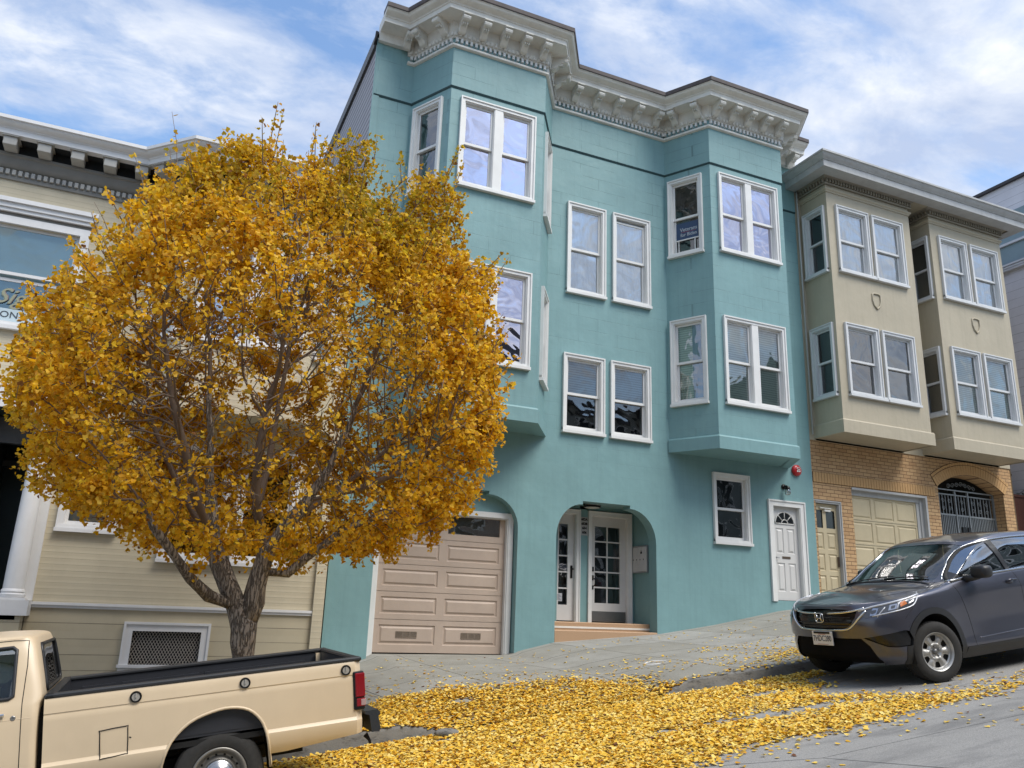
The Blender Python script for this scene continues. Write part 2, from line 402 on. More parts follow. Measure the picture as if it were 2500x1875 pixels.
def mat_road():
    t = NT('road_concrete'); v = t.coord(); n = t.noise(v, 1.2, 6, .6); f = t.noise(v, 160, 3, .7)
    c = t.mix(n, (.19, .185, .172, 1), (.29, .282, .265, 1))
    c = t.mix(t.ramp(f, [(.42, 0), (.62, 1)]), c, t.mix(.6, c, (.46, .45, .43, 1)))
    c = t.mix(t.math('MULTIPLY', t.ramp(t.noise(v, 55, 3, .7), [(.5, 0), (.68, 1)]), .35), c, (.09, .088, .085, 1))
    st = t.noise(t.coord(scale=(.4, 1.6, 1)), 1.7, 7, .65, .4)
    c = t.mix(t.math('MULTIPLY', t.ramp(st, [(.48, 0), (.66, 1)]), .55), c, (.10, .10, .10, 1))
    cr = t.node('ShaderNodeTexVoronoi', feature='DISTANCE_TO_EDGE'); t.link(t.coord(scale=(.22, .5, 1), rot=(0, 0, .2)), cr.inputs['Vector']); cr.inputs['Scale'].default_value = 1.
    wv = t.math('LESS_THAN', t.math('ADD', cr.outputs['Distance'], t.math('MULTIPLY', t.math('SUBTRACT', t.noise(v, 6, 4), .5), .006)), .0028)
    c = t.mix(t.math('MULTIPLY', wv, .8), c, (.04, .04, .04, 1))
    return t.set(Base_Color=c, Roughness=.9, Normal=t.bump(t.math('SUBTRACT', f, t.math('MULTIPLY', wv, 2)), .35, .004))
def mat_walk():
    t = NT('pavement_concrete'); v = t.coord(); sx = t.node('ShaderNodeSeparateXYZ'); tc_ = t.node('ShaderNodeTexCoord'); t.link(tc_.outputs['Object'], sx.inputs[0])
    wob = t.math('MULTIPLY', t.math('SUBTRACT', t.noise(v, 2.5, 3), .5), .03)
    cx = t.node('ShaderNodeCombineXYZ')
    t.link(t.math('ADD', t.math('ADD', sx.outputs[0], t.math('MULTIPLY', sx.outputs[1], .12)), wob), cx.inputs[0]); t.link(t.math('ADD', t.math('SUBTRACT', sx.outputs[1], 9.3), wob), cx.inputs[1])
    br = t.node('ShaderNodeTexBrick'); br.offset = .0; t.link(cx.outputs[0], br.inputs['Vector'])
    for a, b in (('Scale', 1), ('Mortar Size', .011), ('Mortar Smooth', .1), ('Brick Width', 1.45), ('Row Height', 1.12), ('Bias', -.1)): br.inputs[a].default_value = b
    br.inputs['Color1'].default_value = (.26, .25, .215, 1); br.inputs['Color2'].default_value = (.345, .34, .315, 1); br.inputs['Mortar'].default_value = (.06, .055, .045, 1)
    c = t.mix(t.math('MULTIPLY', t.ramp(t.noise(v, 1.3, 8, .7), [(.38, 0), (.66, 1)]), .65), br.outputs['Color'], (.17, .16, .13, 1))
    f = t.noise(v, 140, 3, .7)
    c = t.mix(t.math('MULTIPLY', t.ramp(f, [(.4, 0), (.7, 1)]), .25), c, (.42, .41, .38, 1))
    return t.set(Base_Color=c, Roughness=.88, Normal=t.bump(t.math('SUBTRACT', t.math('MULTIPLY', f, .4), br.outputs['Fac']), .5, .006))
def mat_kerb():
    t = NT('kerb_concrete'); v = t.coord(); n = t.noise(v, 3, 8, .7)
    c = t.mix(n, (.11, .108, .10, 1), (.24, .235, .22, 1))
    c = t.mix(t.math('MULTIPLY', t.ramp(t.noise(t.coord(scale=(1, 1, 3)), 5, 7, .75), [(.52, 0), (.66, 1)]), .8), c, (.035, .033, .03, 1))
    return t.set(Base_Color=c, Roughness=.9, Normal=t.bump(n, .6, .02))
M['road'] = mat_road(); M['walk'] = mat_walk(); M['kerb'] = mat_kerb()
M['soil'] = paint('soil', (.07, .06, .045, 1), var=.3, rough=.95)

m = MB()   # land under everything, a slope that runs to the horizon
m.quad((-400, -400, SL*-400-1.95), (400, -400, SL*400-1.95), (400, 400, SL*400-1.95), (-400, 400, SL*-400-1.95))
m.build('ground', M['soil'], kind='structure')
m = MB()
for i in range(-30, 45):
    m.quad((i, -1.2, road_z(i)), (i+1, -1.2, road_z(i+1)), (i+1, YK+.02, road_z(i+1)), (i, YK+.02, road_z(i)))
m.build('road', M['road'], recalc=False, kind='structure')
def sheet(name, mat, xs, ys, f, **k):
    vs = [(x, y, f(x, y)) for x in xs for y in ys]; ny = len(ys)
    m = MB(); m.add(vs, [(i*ny+j, (i+1)*ny+j, (i+1)*ny+j+1, i*ny+j+1) for i in range(len(xs)-1) for j in range(ny-1)])
    return m.build(name, mat, smooth=True, recalc=False, **k)
xs = [-28+i for i in range(28)]+[i*.125 for i in range(0, 100)]+[12.5+i*.5 for i in range(50)]
sheet('pavement', M['walk'], xs, [YK+.15+i*(14.9-YK-.15)/22 for i in range(23)], gz, kind='structure')
m = MB()   # far pavement, on the camera's side of the street
for i in range(-30, 45): m.box(i, i+1, -4.6, -1.2, -12, road_z(i+.5)+.12)
m.build('far_pavement', M['walk'], kind='structure')
m = MB(); pr = [(0, 'r', -.25), (0, 'k', -.025), (.008, 'k', -.008), (.025, 'k', 0), (.152, 'k', 0)]
kx = [-28+i for i in range(26)]+[-2+i*.1 for i in range(130)]+[11+i for i in range(30)]
vs = []
for x in kx:
    for (dy, b, dz) in pr:
        ch = .012*sin(x*9.1)*sin(x*3.7)+(.02 if (int(x*10) % 17 == 3) else 0)
        vs.append((x, YK+dy+(max(0, ch) if dz in (-.025, -.008) else 0), gz(x, YK+dy)+dz if b == 'k' else road_z(x)+dz))
n_ = len(pr)
m.add(vs, [(i*n_+j, (i+1)*n_+j, (i+1)*n_+j+1, i*n_+j+1) for i in range(len(kx)-1) for j in range(n_-1)])
m.build('kerb', M['kerb'], angle=50, recalc=False, kind='structure')
# ------------------------------------------------------------------ building helpers
WROOTS = {}
def wroot(name, loc, **k):
    e = empty(name, loc, **k); WROOTS[e] = Vector(loc); return e

def panel(m, F, u0, u1, z0, z1, holes, depth=.28, d=0.):
    m.F = F
    us = sorted({u0, u1, *[h[0] for h in holes], *[h[1] for h in holes]}); zs = sorted({z0, z1, *[h[2] for h in holes], *[h[3] for h in holes]})
    m.mi = 0
    for a, b in zip(us, us[1:]):
        for c, e in zip(zs, zs[1:]):
            x, z = (a+b)/2, (c+e)/2
            if not any(h[0] < x < h[1] and h[2] < z < h[3] for h in holes):
                m.quad((a, d, c), (b, d, c), (b, d, e), (a, d, e))
    for h in holes:
        a, b, c, e = h[:4]; dd = d-(h[4] if len(h) > 4 else depth)
        m.quad((a, d, c), (a, d, e), (a, dd, e), (a, dd, c)); m.quad((b, d, c), (b, dd, c), (b, dd, e), (b, d, e))
        m.quad((a, d, e), (b, d, e), (b, dd, e), (a, dd, e)); m.quad((a, d, c), (a, dd, c), (b, dd, c), (b, d, c))
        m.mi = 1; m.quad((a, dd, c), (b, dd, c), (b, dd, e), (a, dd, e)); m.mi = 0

def window(root, F, u0, u1, z0, z1, kind='curtain', glass='glass', trim='white', double=0, zm=None, top_open=0, ext=(0, 0), lab=None, gl2=None, kind2=None):
    """sash window; outer casing u0..u1, z0 (under the sill)..z1. returns the hole"""
    w = .085; zb = z0+.10; hole = (u0+w-.01, u1-w+.01, zb-.015, z1-w+.01)
    m = MB(F); T = M[trim]
    m.ring(u0, u1, z0+.05, z1, .028, -.0, .062, bottom=False)
    m.ring(u0+.028, u1-.028, z0+.05, z1-.028, w-.028, 0., .042, bottom=False)
    m.ring(u0+w, u1-w, zb, z1-w, .018, -.12, .018, bottom=True, wb=.012)
    lights = [(u0+w+.018, u1-w-.018)]
    if double:
        c = (u0+u1)/2; m.box(c-.085, c+.085, -.12, .034, zb, z1-w)
        for s_ in (-1, 1): m.box(c+s_*.085, c+s_*.1, -.12, .018, zb+.012, z1-w-.018)
        lights = [(u0+w+.018, c-.1), (c+.1, u1-w-.018)]
    fr = m.build('window', T, root)
    if lab: fr['label'] = lab
    s = MB(F); s.box(u0-ext[0]-.012, u1+ext[1]+.012, 0, .085, z0, z0+.055); s.box(u0-ext[0], u1+ext[1], -.10, .05, z0+.055, zb+.004)
    s.build('sill', T, fr)
    zt = z1-w-.018; zlo = zb+.012; zc = zm or (zlo+zt)/2+.0
    for i, (a, b) in enumerate(lights):
        s = MB(F); f = .042
        # upper sash in front, lower sash behind
        to = top_open if i == len(lights)-1 else 0
        for (c, e, d0, fb) in ((zc-.03, zt-to, -.035, .05), (zlo, zc+.012, -.075, .06)):
            s.ring(a, b, c, e, f, d0-.03, d0, wb=fb)
        s.build('sash', T, fr)
        k = kind if i == 0 or kind2 is None else kind2; g = glass if i == 0 or gl2 is None else gl2
        p = MB(F)
        p.quad((a+f, -.05, zc+.02), (b-f, -.05, zc+.02), (b-f, -.05, zt-to-f), (a+f, -.05, zt-to-f))
        p.quad((a+f, -.09, zlo+.06), (b-f, -.09, zlo+.06), (b-f, -.09, zc-.03), (a+f, -.09, zc-.03))
        p.build('pane', M[g], fr, recalc=False)
        if k in ('curtain', 'blind', 'blindgrey', 'screen', 'bluecurtain'):
            p = MB(F); p.box(a, b, -.125, -.12, zlo, zt); p.build('curtain' if 'curtain' in k else k.replace('grey', ''), M[k], fr)
        elif k == 'halfblind':
            p = MB(F); p.box(a, b, -.125, -.12, zc, zt); p.build('blind', M['blindgrey'], fr)
        elif k == 'mixcurtain':
            p = MB(F); c_ = a+(b-a)*.55; p.box(a, b, -.135, -.13, zlo, zt); p.build('blind', M['blind'], fr)
            p = MB(F); p.box(c_, b, -.12, -.115, zlo, zt); p.build('curtain', M['bluecurtain'], fr)
    return hole

def offset_path(path, o):
    out = []
    for i, p in enumerate(path):
        p = Vector(p)
        def nrm(a, b):
            d = (Vector(b)-Vector(a)).normalized(); return Vector((d.y, -d.x))
        if i == 0: q = p+nrm(path[0], path[1])*o
        elif i == len(path)-1: q = p+nrm(path[-2], path[-1])*o
        else:
            a, b = nrm(path[i-1], path[i]), nrm(path[i], path[i+1]); h = (a+b).normalized()
            q = p+h*(o/h.dot(a))
        out.append(q)
    return out

def sweep(m, path, prof, caps=True):
    """prof: list of (outward offset, z)"""
    rows = [offset_path(path, o) for o, z in prof]; n = len(path); k = len(prof)
    vs = [(rows[j][i].x, rows[j][i].y, prof[j][1]) for i in range(n) for j in range(k)]
    fs = [(i*k+j, (i+1)*k+j, (i+1)*k+(j+1) % k, i*k+(j+1) % k) for i in range(n-1) for j in range(k-1)]
    if caps: fs += [tuple(range(k)), tuple((n-1)*k+j for j in range(k))[::-1]]
    m.add(vs, fs)

def segs(path, o):
    q = offset_path(path, o)
    return [Frame(q[i], q[i+1]) for i in range(len(q)-1)]

def dentils(m, path, o, d, z0, z1, w, pitch):
    for F in segs(path, o):
        n = max(1, int(F.L/pitch)); st = F.L/n; m.F = F
        for i in range(n): m.box((i+.5)*st-w/2, (i+.5)*st+w/2, 0, d, z0, z1)
    m.F = IDF

CONS = [(0, 0), (.30, 0), (.33, -.02), (.345, -.055), (.33, -.09), (.30, -.105), (.27, -.095), (.235, -.10), (.17, -.13), (.12, -.17), (.085, -.215), (.045, -.235), (0, -.235)]
def console(root, F, u, ztop, w, mat, sc=1.):
    m = MB(F); pts = [(d*sc, ztop+z*sc) for d, z in CONS]
    n = len(pts); a, b = u-w/2, u+w/2
    m.add([(a, p[0], p[1]) for p in pts]+[(b, p[0], p[1]) for p in pts], [tuple(range(n))[::-1], tuple(range(n, 2*n))]+[(i, (i+1) % n, n+(i+1) % n, n+i) for i in range(n)])
    m.box(u-w*.62, u+w*.62, 0, .36*sc, ztop-.0, ztop+.028)
    for s_ in (-1, 1):   # scroll eyes and side flutes
        for (cy, cz, r) in ((.30*sc, ztop-.055*sc, .04*sc), (.05*sc, ztop-.185*sc, .036*sc)):
            x = u+s_*w/2; ring = [(x+s_*.008, cy+r*cos(t*PI/5), cz+r*sin(t*PI/5)) for t in range(10)]; r2_ = [(x, cy+r*1.15*cos(t*PI/5), cz+r*1.15*sin(t*PI/5)) for t in range(10)]
            m.add(ring+r2_, [tuple(range(10))]+[(t, (t+1) % 10, 10+(t+1) % 10, 10+t) for t in range(10)])
    for s_ in (-.28, .0, .28): m.box(u+s_*w-w*.07, u+s_*w+w*.07, .10*sc, .24*sc, ztop-.155*sc, ztop-.085*sc)
    return m.build('bracket', mat, root, angle=35)

# ================================================================== BLUE APARTMENT BUILDING
B = wroot('apartment_building', (8.2, 14, -.5), label='tall teal three storey apartment building with white bracketed cornice and two angled bays', cat='building')
FW = Frame((0, 14.0), (1, 14.0))
L0, L1, L2, L3 = (3.67, 14.), (4.18, 13.06), (6.17, 13.06), (6.79, 14.)
R0, R1, R2, R3 = (9.70, 14.), (10.25, 13.06), (12.27, 13.06), (12.82, 14.)
XL, XR = 2.88, 13.53; ZT = 10.75
lower = MB()
# niche outline polygons in (x, z)
def arch(xa, xb, zt, zn, na, nb, zs, z0):
    """from left foot up over to right foot; notch na..nb raised to zn"""
    pts = [(xa, z0)]
    a, b = na-xa, zt-zs
    pts += [(na-a*cos(t*PI/20), zs+b*sin(t*PI/20)) for t in range(0, 11)]
    pts += [(na, zn), (nb, zn)]
    a = xb-nb
    pts += [(nb+a*cos(t*PI/20), zs+b*sin(t*PI/20)) for t in range(10, -1, -1)]
    pts += [(xb, z0)]
    return pts
gar = arch(3.62, 6.305, 2.14, 2.20, 4.25, 5.70, 1.55, -3)
ent = arch(7.105, 9.345, 2.115, 2.18, 7.67, 8.74, 1.45, -3)
Y0 = 14.0
pg = [(XL, -3)]+gar+ent+[(9.7, -3), (9.7, 2.6), (XL, 2.6)]
lower.poly([(x, Y0, z) for x, z in pg])
def reveal(m, pts, ya, yb):
    for (a, b), (c, d) in zip(pts, pts[1:]): m.quad((a, ya, b), (c, ya, d), (c, yb, d), (a, yb, b))
reveal(lower, gar, Y0, 14.2)
reveal(lower, ent, Y0, 14.27)
# garage niche back wall around the door
gb = arch(3.55, 6.38, 2.2, 2.25, 4.2, 5.75, 1.6, -3)
lower.box(3.4, 3.66, 14.2, 14.35, -3, 2.4); lower.box(6.27, 6.5, 14.2, 14.35, -3, 2.4); lower.box(3.66, 6.27, 14.2, 14.35, 1.80, 2.4)
# entry recess: slightly wider room behind the front ring
ent2 = arch(7.00, 9.37, 2.16, 2.24, 7.6, 8.8, 1.45, -3)
lower.quad((7.0, 14.27, 2.215), (9.45, 14.27, 2.215), (9.45, 14.92, 2.215), (7.0, 14.92, 2.215))
lower.quad((7.04, 14.27, -3), (7.04, 14.92, -3), (7.04, 14.92, 2.3), (7.04, 14.27, 2.3)); lower.quad((9.372, 14.27, -3), (9.372, 14.92, -3), (9.372, 14.92, 2.3), (9.372, 14.27, 2.3))
lower.poly([(x, 14.271, z) for x, z in [(6.9, -3)]+ent+[(9.5, -3), (9.5, 2.4), (6.9, 2.4)]])
lower.mi = 0
lower.box(6.9, 7.62-.02, 14.90, 15.1, -3, 2.5)
lower.box(8.10, 8.285, 14.90, 15.1, -3, 2.5); lower.box(9.33, 9.5, 14.90, 15.1, -3, 2.5); lower.box(6.9, 9.5, 14.90, 15.1, 2.15, 2.5)
lower.build('ground_floor_wall', M['teal'], B)
m = MB()
BK = B
hs = [window(BK, FW, 10.76, 11.72, 1.56, 3.06, 'screen', 'glass_dark')]
panel(m, FW, 9.7, XR, -3, 3.36, hs+[(12.37, 13.09, .49, 2.54, .12)])
H = []
H.append(window(BK, FW, 7.215, 8.145, 6.44, 8.525, 'curtain', 'glass'))
H.append(window(BK, FW, 8.315, 9.265, 6.44, 8.525, 'curtain', 'glass', top_open=.05))
H.append(window(BK, FW, 7.175, 8.13, 3.49, 5.135, 'halfblind', 'glass_dark'))
H.append(window(BK, FW, 8.27, 9.24, 3.49, 5.135, 'halfblind', 'glass_dark'))
panel(m, FW, XL, 9.7, 2.6, 3.36, [])
panel(m, FW, XL, 3.67, 3.36, ZT, []); panel(m, FW, 6.79, 9.70, 3.36, ZT, H); panel(m, FW, 12.82, XR, 3.36, ZT, [])
m.build('facade_wall', [M['teal'], M['dark']], B)

def bay(P, tag_, fronts, lefts, rights):
    m = MB(); k = 0
    for i, (a, b) in enumerate(zip(P, P[1:])):
        F = Frame(a, b); hs = []
        for wn in (lefts, fronts, rights)[i]:
            wn = dict(wn); u0, u1 = wn.pop('u'); hs.append(window(B, F, u0, u1, wn.pop('z0'), wn.pop('z1'), **wn))
        panel(m, F, 0, F.L, 3.36, ZT, hs, depth=.26)
    m.F = IDF
    m.poly([(p[0], p[1], 3.36) for p in P])
    m.build('bay', [M['teal'], M['dark']], B)
    e = MB(); sweep(e, P, [(0, 3.35), (.045, 3.35), (.045, 3.60), (.03, 3.625), (0, 3.64)])
    e.build('bay_skirt', M['teal_plain'], B)
    # soffit panel frame
    q = offset_path(P, -.16); e = MB(); rr = [(p.x, p.y, 3.345) for p in q]; e.F = IDF
    o_ = [(p[0], p[1], 3.349) for p in offset_path(P, .04)]
    for i in range(3): e.quad(o_[i], o_[i+1], rr[i+1], rr[i])
    e.build('bay_soffit', M['teal_plain'], B)
FL = Frame(L0, L1); SLn = FL.L; FR = Frame(R0, R1)
def side_u(F, x, y): return (Vector((x, y, 0))-F.o).dot(F.u)
uL = (side_u(FL, 3.72, 13.91), side_u(FL, 4.09, 13.23))
uR = (side_u(FR, 9.745, 13.925), side_u(FR, 10.155, 13.22))
FLr = Frame(L2, L3); FRr = Frame(R2, R3)
bay(((L0), (L1), (L2), (L3)), 'left',
    [dict(u=(.20, 1.80), z0=7.70, z1=9.62, double=1, kind='dark', glass='glass_purple'), dict(u=(.21, 1.81), z0=4.315, z1=6.23, double=1, kind='dark', glass='glass_purple')],
    [dict(u=uL, z0=7.68, z1=9.62, kind='dark', glass='glass_mid'), dict(u=uL, z0=4.31, z1=6.23, kind='blind', glass='glass_mid')],
    [dict(u=(FLr.L-uL[1], FLr.L-uL[0]), z0=7.62, z1=9.53, kind='blind', glass='glass_mid'), dict(u=(FLr.L-uL[1], FLr.L-uL[0]), z0=4.24, z1=6.14, kind='blind', glass='glass_mid')])
bay(((R0), (R1), (R2), (R3)), 'right',
    [dict(u=(.195, 1.84), z0=7.69, z1=9.60, double=1, kind='dark', glass='glass_purple'), dict(u=(.195, 1.84), z0=4.29, z1=6.225, double=1, kind='blind', glass='glass_mid')],
    [dict(u=uR, z0=7.68, z1=9.585, kind='dark', glass='glass_dark'), dict(u=uR, z0=4.305, z1=6.225, kind='mixcurtain', glass='glass_mid')],
    [])
PATH = [(XL, 14.), L0, L1, L2, L3, R0, R1, R2, R3, (XR, 14.)]
m = MB(); sweep(m, PATH, [(0, 9.80), (.022, 9.80), (.022, 10.66), (0, 10.66)]); m.build('frieze_wall', M['teal'], B)
m = MB(); sweep(m, PATH, [(0, 9.765), (.012, 9.765), (.03, 9.80), (0, 9.80)]); m.build('frieze_shadow_line', M['teal_dark'], B)  # solid dark strip, paints the shadow under the frieze lip
# side walls, roof and back
for a_, b_ in ((XL+.003, L0[0]+.1), (R3[0]-.1, XR-.003)): m = MB(); m.box(a_, b_, 13.997, 14.2, 10.6, 11.14); m.build('upper_wall', M['teal'], B)
m = MB(); m.quad((XL, 14, -3), (XL, 14, 11.0), (XL, 28, 11.0), (XL, 28, -3)); m.build('side_wall', M['corr'], B)
m = MB(); m.quad((XR, 14, -3), (XR, 28, -3), (XR, 28, 11.0), (XR, 14, 11.0)); m.quad((XL, 28, -3), (XR, 28, -3), (XR, 28, 11), (XL, 28, 11)); m.build('back_wall', M['bluegrey'], B)
m = MB(); m.box(2.86, 2.99, 13.985, 14.03, -3, 11.05); m.build('corner_board', M['teal_plain'], B)
m = MB(); ro = [(XL, 28)]+[(p.x, p.y) for p in offset_path(PATH, .3)]+[(XR, 28)]; m.poly([(x, y, 11.28) for x, y in ro]); m.box(XL-.05, XL+.1, 14.1, 28, 10.95, 11.2); m.build('roof', M['rooftar'], B)
# cornice
m = MB()
PM_ = [(3.50, 14.)]+PATH[1:-1]+[(13.0, 14.)]
sweep(m, PM_, [(0, 10.655), (.05, 10.655), (.078, 10.675), (.078, 10.715), (.05, 10.72), (.022, 10.72), (0, 10.72)])
sweep(m, PM_, [(0, 10.86), (.055, 10.86), (.075, 10.88), (.075, 10.895), (.085, 10.93), (.105, 10.965), (.105, 10.985), (0, 10.985)])
m.build('cornice_mouldings', M['cream'], B, angle=40)
m = MB(); sweep(m, PM_, [(0, 10.705), (.02, 10.705), (.02, 10.86), (0, 10.86)]); m.build('dentil_ground', M['teal_plain'], B)
m = MB(); dentils(m, PM_, .02, .05, 10.775, 10.86, .05, .100); m.build('dentils', M['white'], B)
m = MB()
for F in segs(PM_, .088):
    n = int(F.L/.092); st = F.L/n
    for i in range(n):
        for j in range(1):
            u = (i+.5)*st; r = .042
            pts = [F((u+r*sin(a)*.95, .0+.034*cos(b)*abs(cos(a)) if 0 else .03*cos(a)*cos(b), 10.93+.046*sin(b))) for a in (-1.4, -.7, 0, .7, 1.4) for b in (-1.3, -.5, .5, 1.3)]
            m.add([tuple(p) for p in pts], [(x*4+y, (x+1)*4+y, (x+1)*4+y+1, x*4+y+1) for x in range(4) for y in range(3)])
m.build('egg_moulding', M['cream'], B, smooth=True)
m = MB()
sweep(m, PATH, [(0, 10.985), (.10, 10.985), (.115, 11.03), (.12, 11.12), (.14, 11.165), (.43, 11.175), (.43, 11.18), (.45, 11.175), (.455, 11.27), (.47, 11.275), (.48, 11.30), (.515, 11.315), (.56, 11.335), (.59, 11.36), (.60, 11.385), (.615, 11.39), (.615, 11.40), (0, 11.40)])
m.build('cornice', M['cream'], B, angle=35)
m = MB(); sweep(m, PATH, [(.30, 11.40), (.625, 11.40), (.635, 11.412), (.635, 11.50), (.60, 11.515), (.30, 11.50)]); m.build('roof_cap', M['cap'], B)
SG = segs(PATH, .115)
for i, us in enumerate([(.55,), (.30, .86), (.16, .60, 1.04, 1.48, 1.92), (.24, .78), (.42, .95, 1.47, 1.99, 2.52), (.30, .86), (.16, .61, 1.05, 1.49, 1.94), (.24, .78), (.42,)]):
    F = SG[i]
    for u in us:
        if 0 < u < F.L: console(B, F, u, 11.148, .135, M['cream'], 1.0)
# ---- garage
G = MB()
G.ring(3.66, 6.27, -3, 1.83, .085, 0, .035, bottom=False); G.F = IDF
G = MB(Frame((0, 14.2), (1, 14.2))); G.ring(3.645, 6.285, -.80, 1.83, .095, 0, .035, bottom=False); G.ring(3.74, 6.19, -.80, 1.735, .02, -.09, .012, bottom=False)
gd = empty('garage_door', parent=B)
G.build('frame', M['white'], gd)
FG = Frame((0, 14.285), (1, 14.285)); m = MB(FG)
gx0, gx1, gz0 = 3.76, 6.17, -.69; rows = [-.69, -.14, .33, .80, 1.27, 1.76]
def rp(m, a, b, c, d, dep=.0):
    """raised panel: sunk moulding then field"""
    w_ = .045; e = [(a, c), (b, c), (b, d), (a, d)]
    def rect(i, z): return [(a+i, z, c+i), (b-i, z, c+i), (b-i, z, d-i), (a+i, z, d-i)]
    R_ = [rect(0, dep), rect(.012, dep-.016), rect(.03, dep-.016), rect(.06, dep+.002)]
    vs = [p for r in R_ for p in r]; fs = [(i*4+j, i*4+(j+1) % 4, (i+1)*4+(j+1) % 4, (i+1)*4+j) for i in range(3) for j in range(4)]+[(12, 13, 14, 15)]
    m.add(vs, fs)
def leafpanels(m, x0, x1, z0, z1, cells, d=0.):
    us = sorted({x0, x1, *[c[0] for c in cells], *[c[1] for c in cells]}); zs = sorted({z0, z1, *[c[2] for c in cells], *[c[3] for c in cells]})
    for a, b in zip(us, us[1:]):
        for c, e in zip(zs, zs[1:]):
            if not any(q[0] < (a+b)/2 < q[1] and q[2] < (c+e)/2 < q[3] for q in cells): m.quad((a, d, c), (b, d, c), (b, d, e), (a, d, e))
    for c in cells:
        if c[4]: rp(m, *c[:4], dep=d)
for i in range(5):
    a, b = rows[i]+.004, rows[i+1]-.004
    for x0, x1 in ((gx0, gx1),):
        cells = []
        for (p, q) in ((gx0+.11, gx0+1.13), (gx0+1.28, gx1-.11)):
            if i == 4: cells.append((p, q, a+.115, b-.05, 0))
            else: cells.append((p, q, a+(.13 if i == 0 else .09), b-.085, 1))
        leafpanels(m, x0, x1, a, b, cells)
    m.box(gx0, gx1, -.03, -.012, b, b+.008)
m.box(gx0, gx1, -.04, -.03, gz0, rows[-1])
m.build('door_leaf', M['garage'], gd, recalc=False)
m = MB(FG)
for (p, q) in ((gx0+.11, gx0+1.13), (gx0+1.28, gx1-.11)): m.box(p, q, -.025, -.012, 1.27+.119, 1.76-.054)
m.build('window', M['glass_dark'], gd)
m = MB(FG)
for (p, q) in ((gx0+.42, gx0+.80), (gx0+1.62, gx0+2.0)):
    for k in range(3):
        x = p+(q-p)*k/3
        m.ring(x, x+(q-p)/3, -.44, -.335, .008, 0, .012)
        for j in range(7): m.box(x+.008, x+(q-p)/3-.008, .002, .009, -.432+j*.013, -.432+j*.013+.006)
    m.box(p, q, .0005, .0015, -.44, -.335)
m.build('vent', paint('vent_brown', (.20, .16, .12, 1), var=.2, rough=.6), gd)
# ---- entry: two glazed doors
def french(u0, u1, z0, z1, cols, rowsn, gx, hand, kick=False, lab=None):
    F = Frame((0, 14.90), (1, 14.90)); d = empty('entry_door', parent=B)
    if lab: d['label'] = lab
    m = MB(F); w_ = .085
    m.ring(u0, u1, z0-.02, z1, w_, 0, .03, bottom=False); m.ring(u0, u1, z0-.02, z1, .02, .03, .045, bottom=False); m.ring(u0+w_, u1-w_, z0-.02, z1-w_, .015, -.09, .01, bottom=False)
    m.build('frame', M['white'], d)
    a, b, c, e = u0+w_+.015, u1-w_-.015, z0+.01, z1-w_-.015
    g0, g1 = a+gx[0], b-gx[1]; h0, h1 = c+gx[2], e-gx[3]; D = -.06
    m = MB(F)
    m.box(a, g0, D-.04, D, c, e); m.box(g1, b, D-.04, D, c, e); m.box(g0, g1, D-.04, D, c, h0); m.box(g0, g1, D-.04, D, h1, e)
    for i in range(1, cols): x = g0+(g1-g0)*i/cols; m.box(x-.014, x+.014, D-.03, D-.006, h0, h1)
    for j in range(1, rowsn): z = h0+(h1-h0)*j/rowsn; m.box(g0, g1, D-.029, D-.0075, z-.014, z+.014)
    m.build('leaf', M['doorwhite'], d)
    m = MB(F); m.quad((g0, D-.02, h0), (g1, D-.02, h0), (g1, D-.02, h1), (g0, D-.02, h1)); m.build('glazing', M['glass_dark'], d)
    m = MB(F); m.box(g0, g1, D-.16, D-.15, h0, h1); m.build('curtain', M['screen'], d)
    if kick: m = MB(F); m.box(a+.004, b-.004, D, D+.004, c+.005, c+.20); m.build('kick_plate', M['steel'], d)
    m = MB(F)
    if hand == 1:
        x = b-.055; m.box(x-.022, x+.022, D, D+.012, c+.82, c+1.07); m.tube([F((x, D+.05, c+1.0))], .001) if 0 else None
        m.box(x-.008, x+.03, D+.01, D+.05, c+.985, c+1.015)
    else:
        x = a+.05; m.box(x-.025, x+.025, D, D+.014, c+.98, c+1.07); m.box(x-.02, x+.02, D, D+.02, c+.80, c+.90); m.box(x-.02, x+.02, D, D+.012, c+.62, c+.70)
        hp = [(x, D+.01, c+.86), (x+.015, D+.05, c+.84), (x+.03, D+.06, c+.78), (x+.03, D+.055, c+.72), (x, D+.01, c+.66)]
        m.tube(hp, .009, 6)
    m.build('handle', M['black'], d)
    return d
m = None
french(7.22, 8.10, -.075, 2.13, 2, 5, (.11, .14, .30, .20), 1, lab='left entry door of white wood with small panes')
french(8.285, 9.32, -.075, 2.13, 2, 5, (.10, .14, .36, .20), 0, kick=True, lab='right entry door of white wood with steel kick plate')
F149 = Frame((0, 14.86), (1, 14.86))
m = MB(F149); m.box(7.45, 7.79, .0, .004, .29, .45) if 0 else None
m = MB(Frame((0, 14.97), (1, 14.97))); m.box(7.43, 7.75, .0, .003, .30, .455)
nt_ = m.build('notice', plain('notice_paper', (.42, .43, .45, 1), .5), B)
m = MB(Frame((0, 14.967), (1, 14.967)))
for j in range(6): m.box(7.56+(j % 2)*.02, 7.73-(j % 3)*.02, 0, .002, .325+j*.02, .331+j*.02)
m.box(7.46, 7.53, 0, .002, .38, .43)
m.build('notice_print', plain('notice_ink', (.10, .11, .14, 1), .5), nt_)
# steps
m = MB(); m.cbox(7.1, 9.36, 14.0, 14.5, -1.2, -.235, .012); m.cbox(7.0, 9.4, 14.30, 15.2, -1.2, -.085, .012); m.box(7.1, 9.35, 14.285, 14.297, -.235, -.13)
st = m.build('entry_steps', M['granite'], B)
m = MB(); m.box(7.1, 9.35, 14.278, 14.284, -.20, -.165); m.build('step_stripe', M['cream'], st)
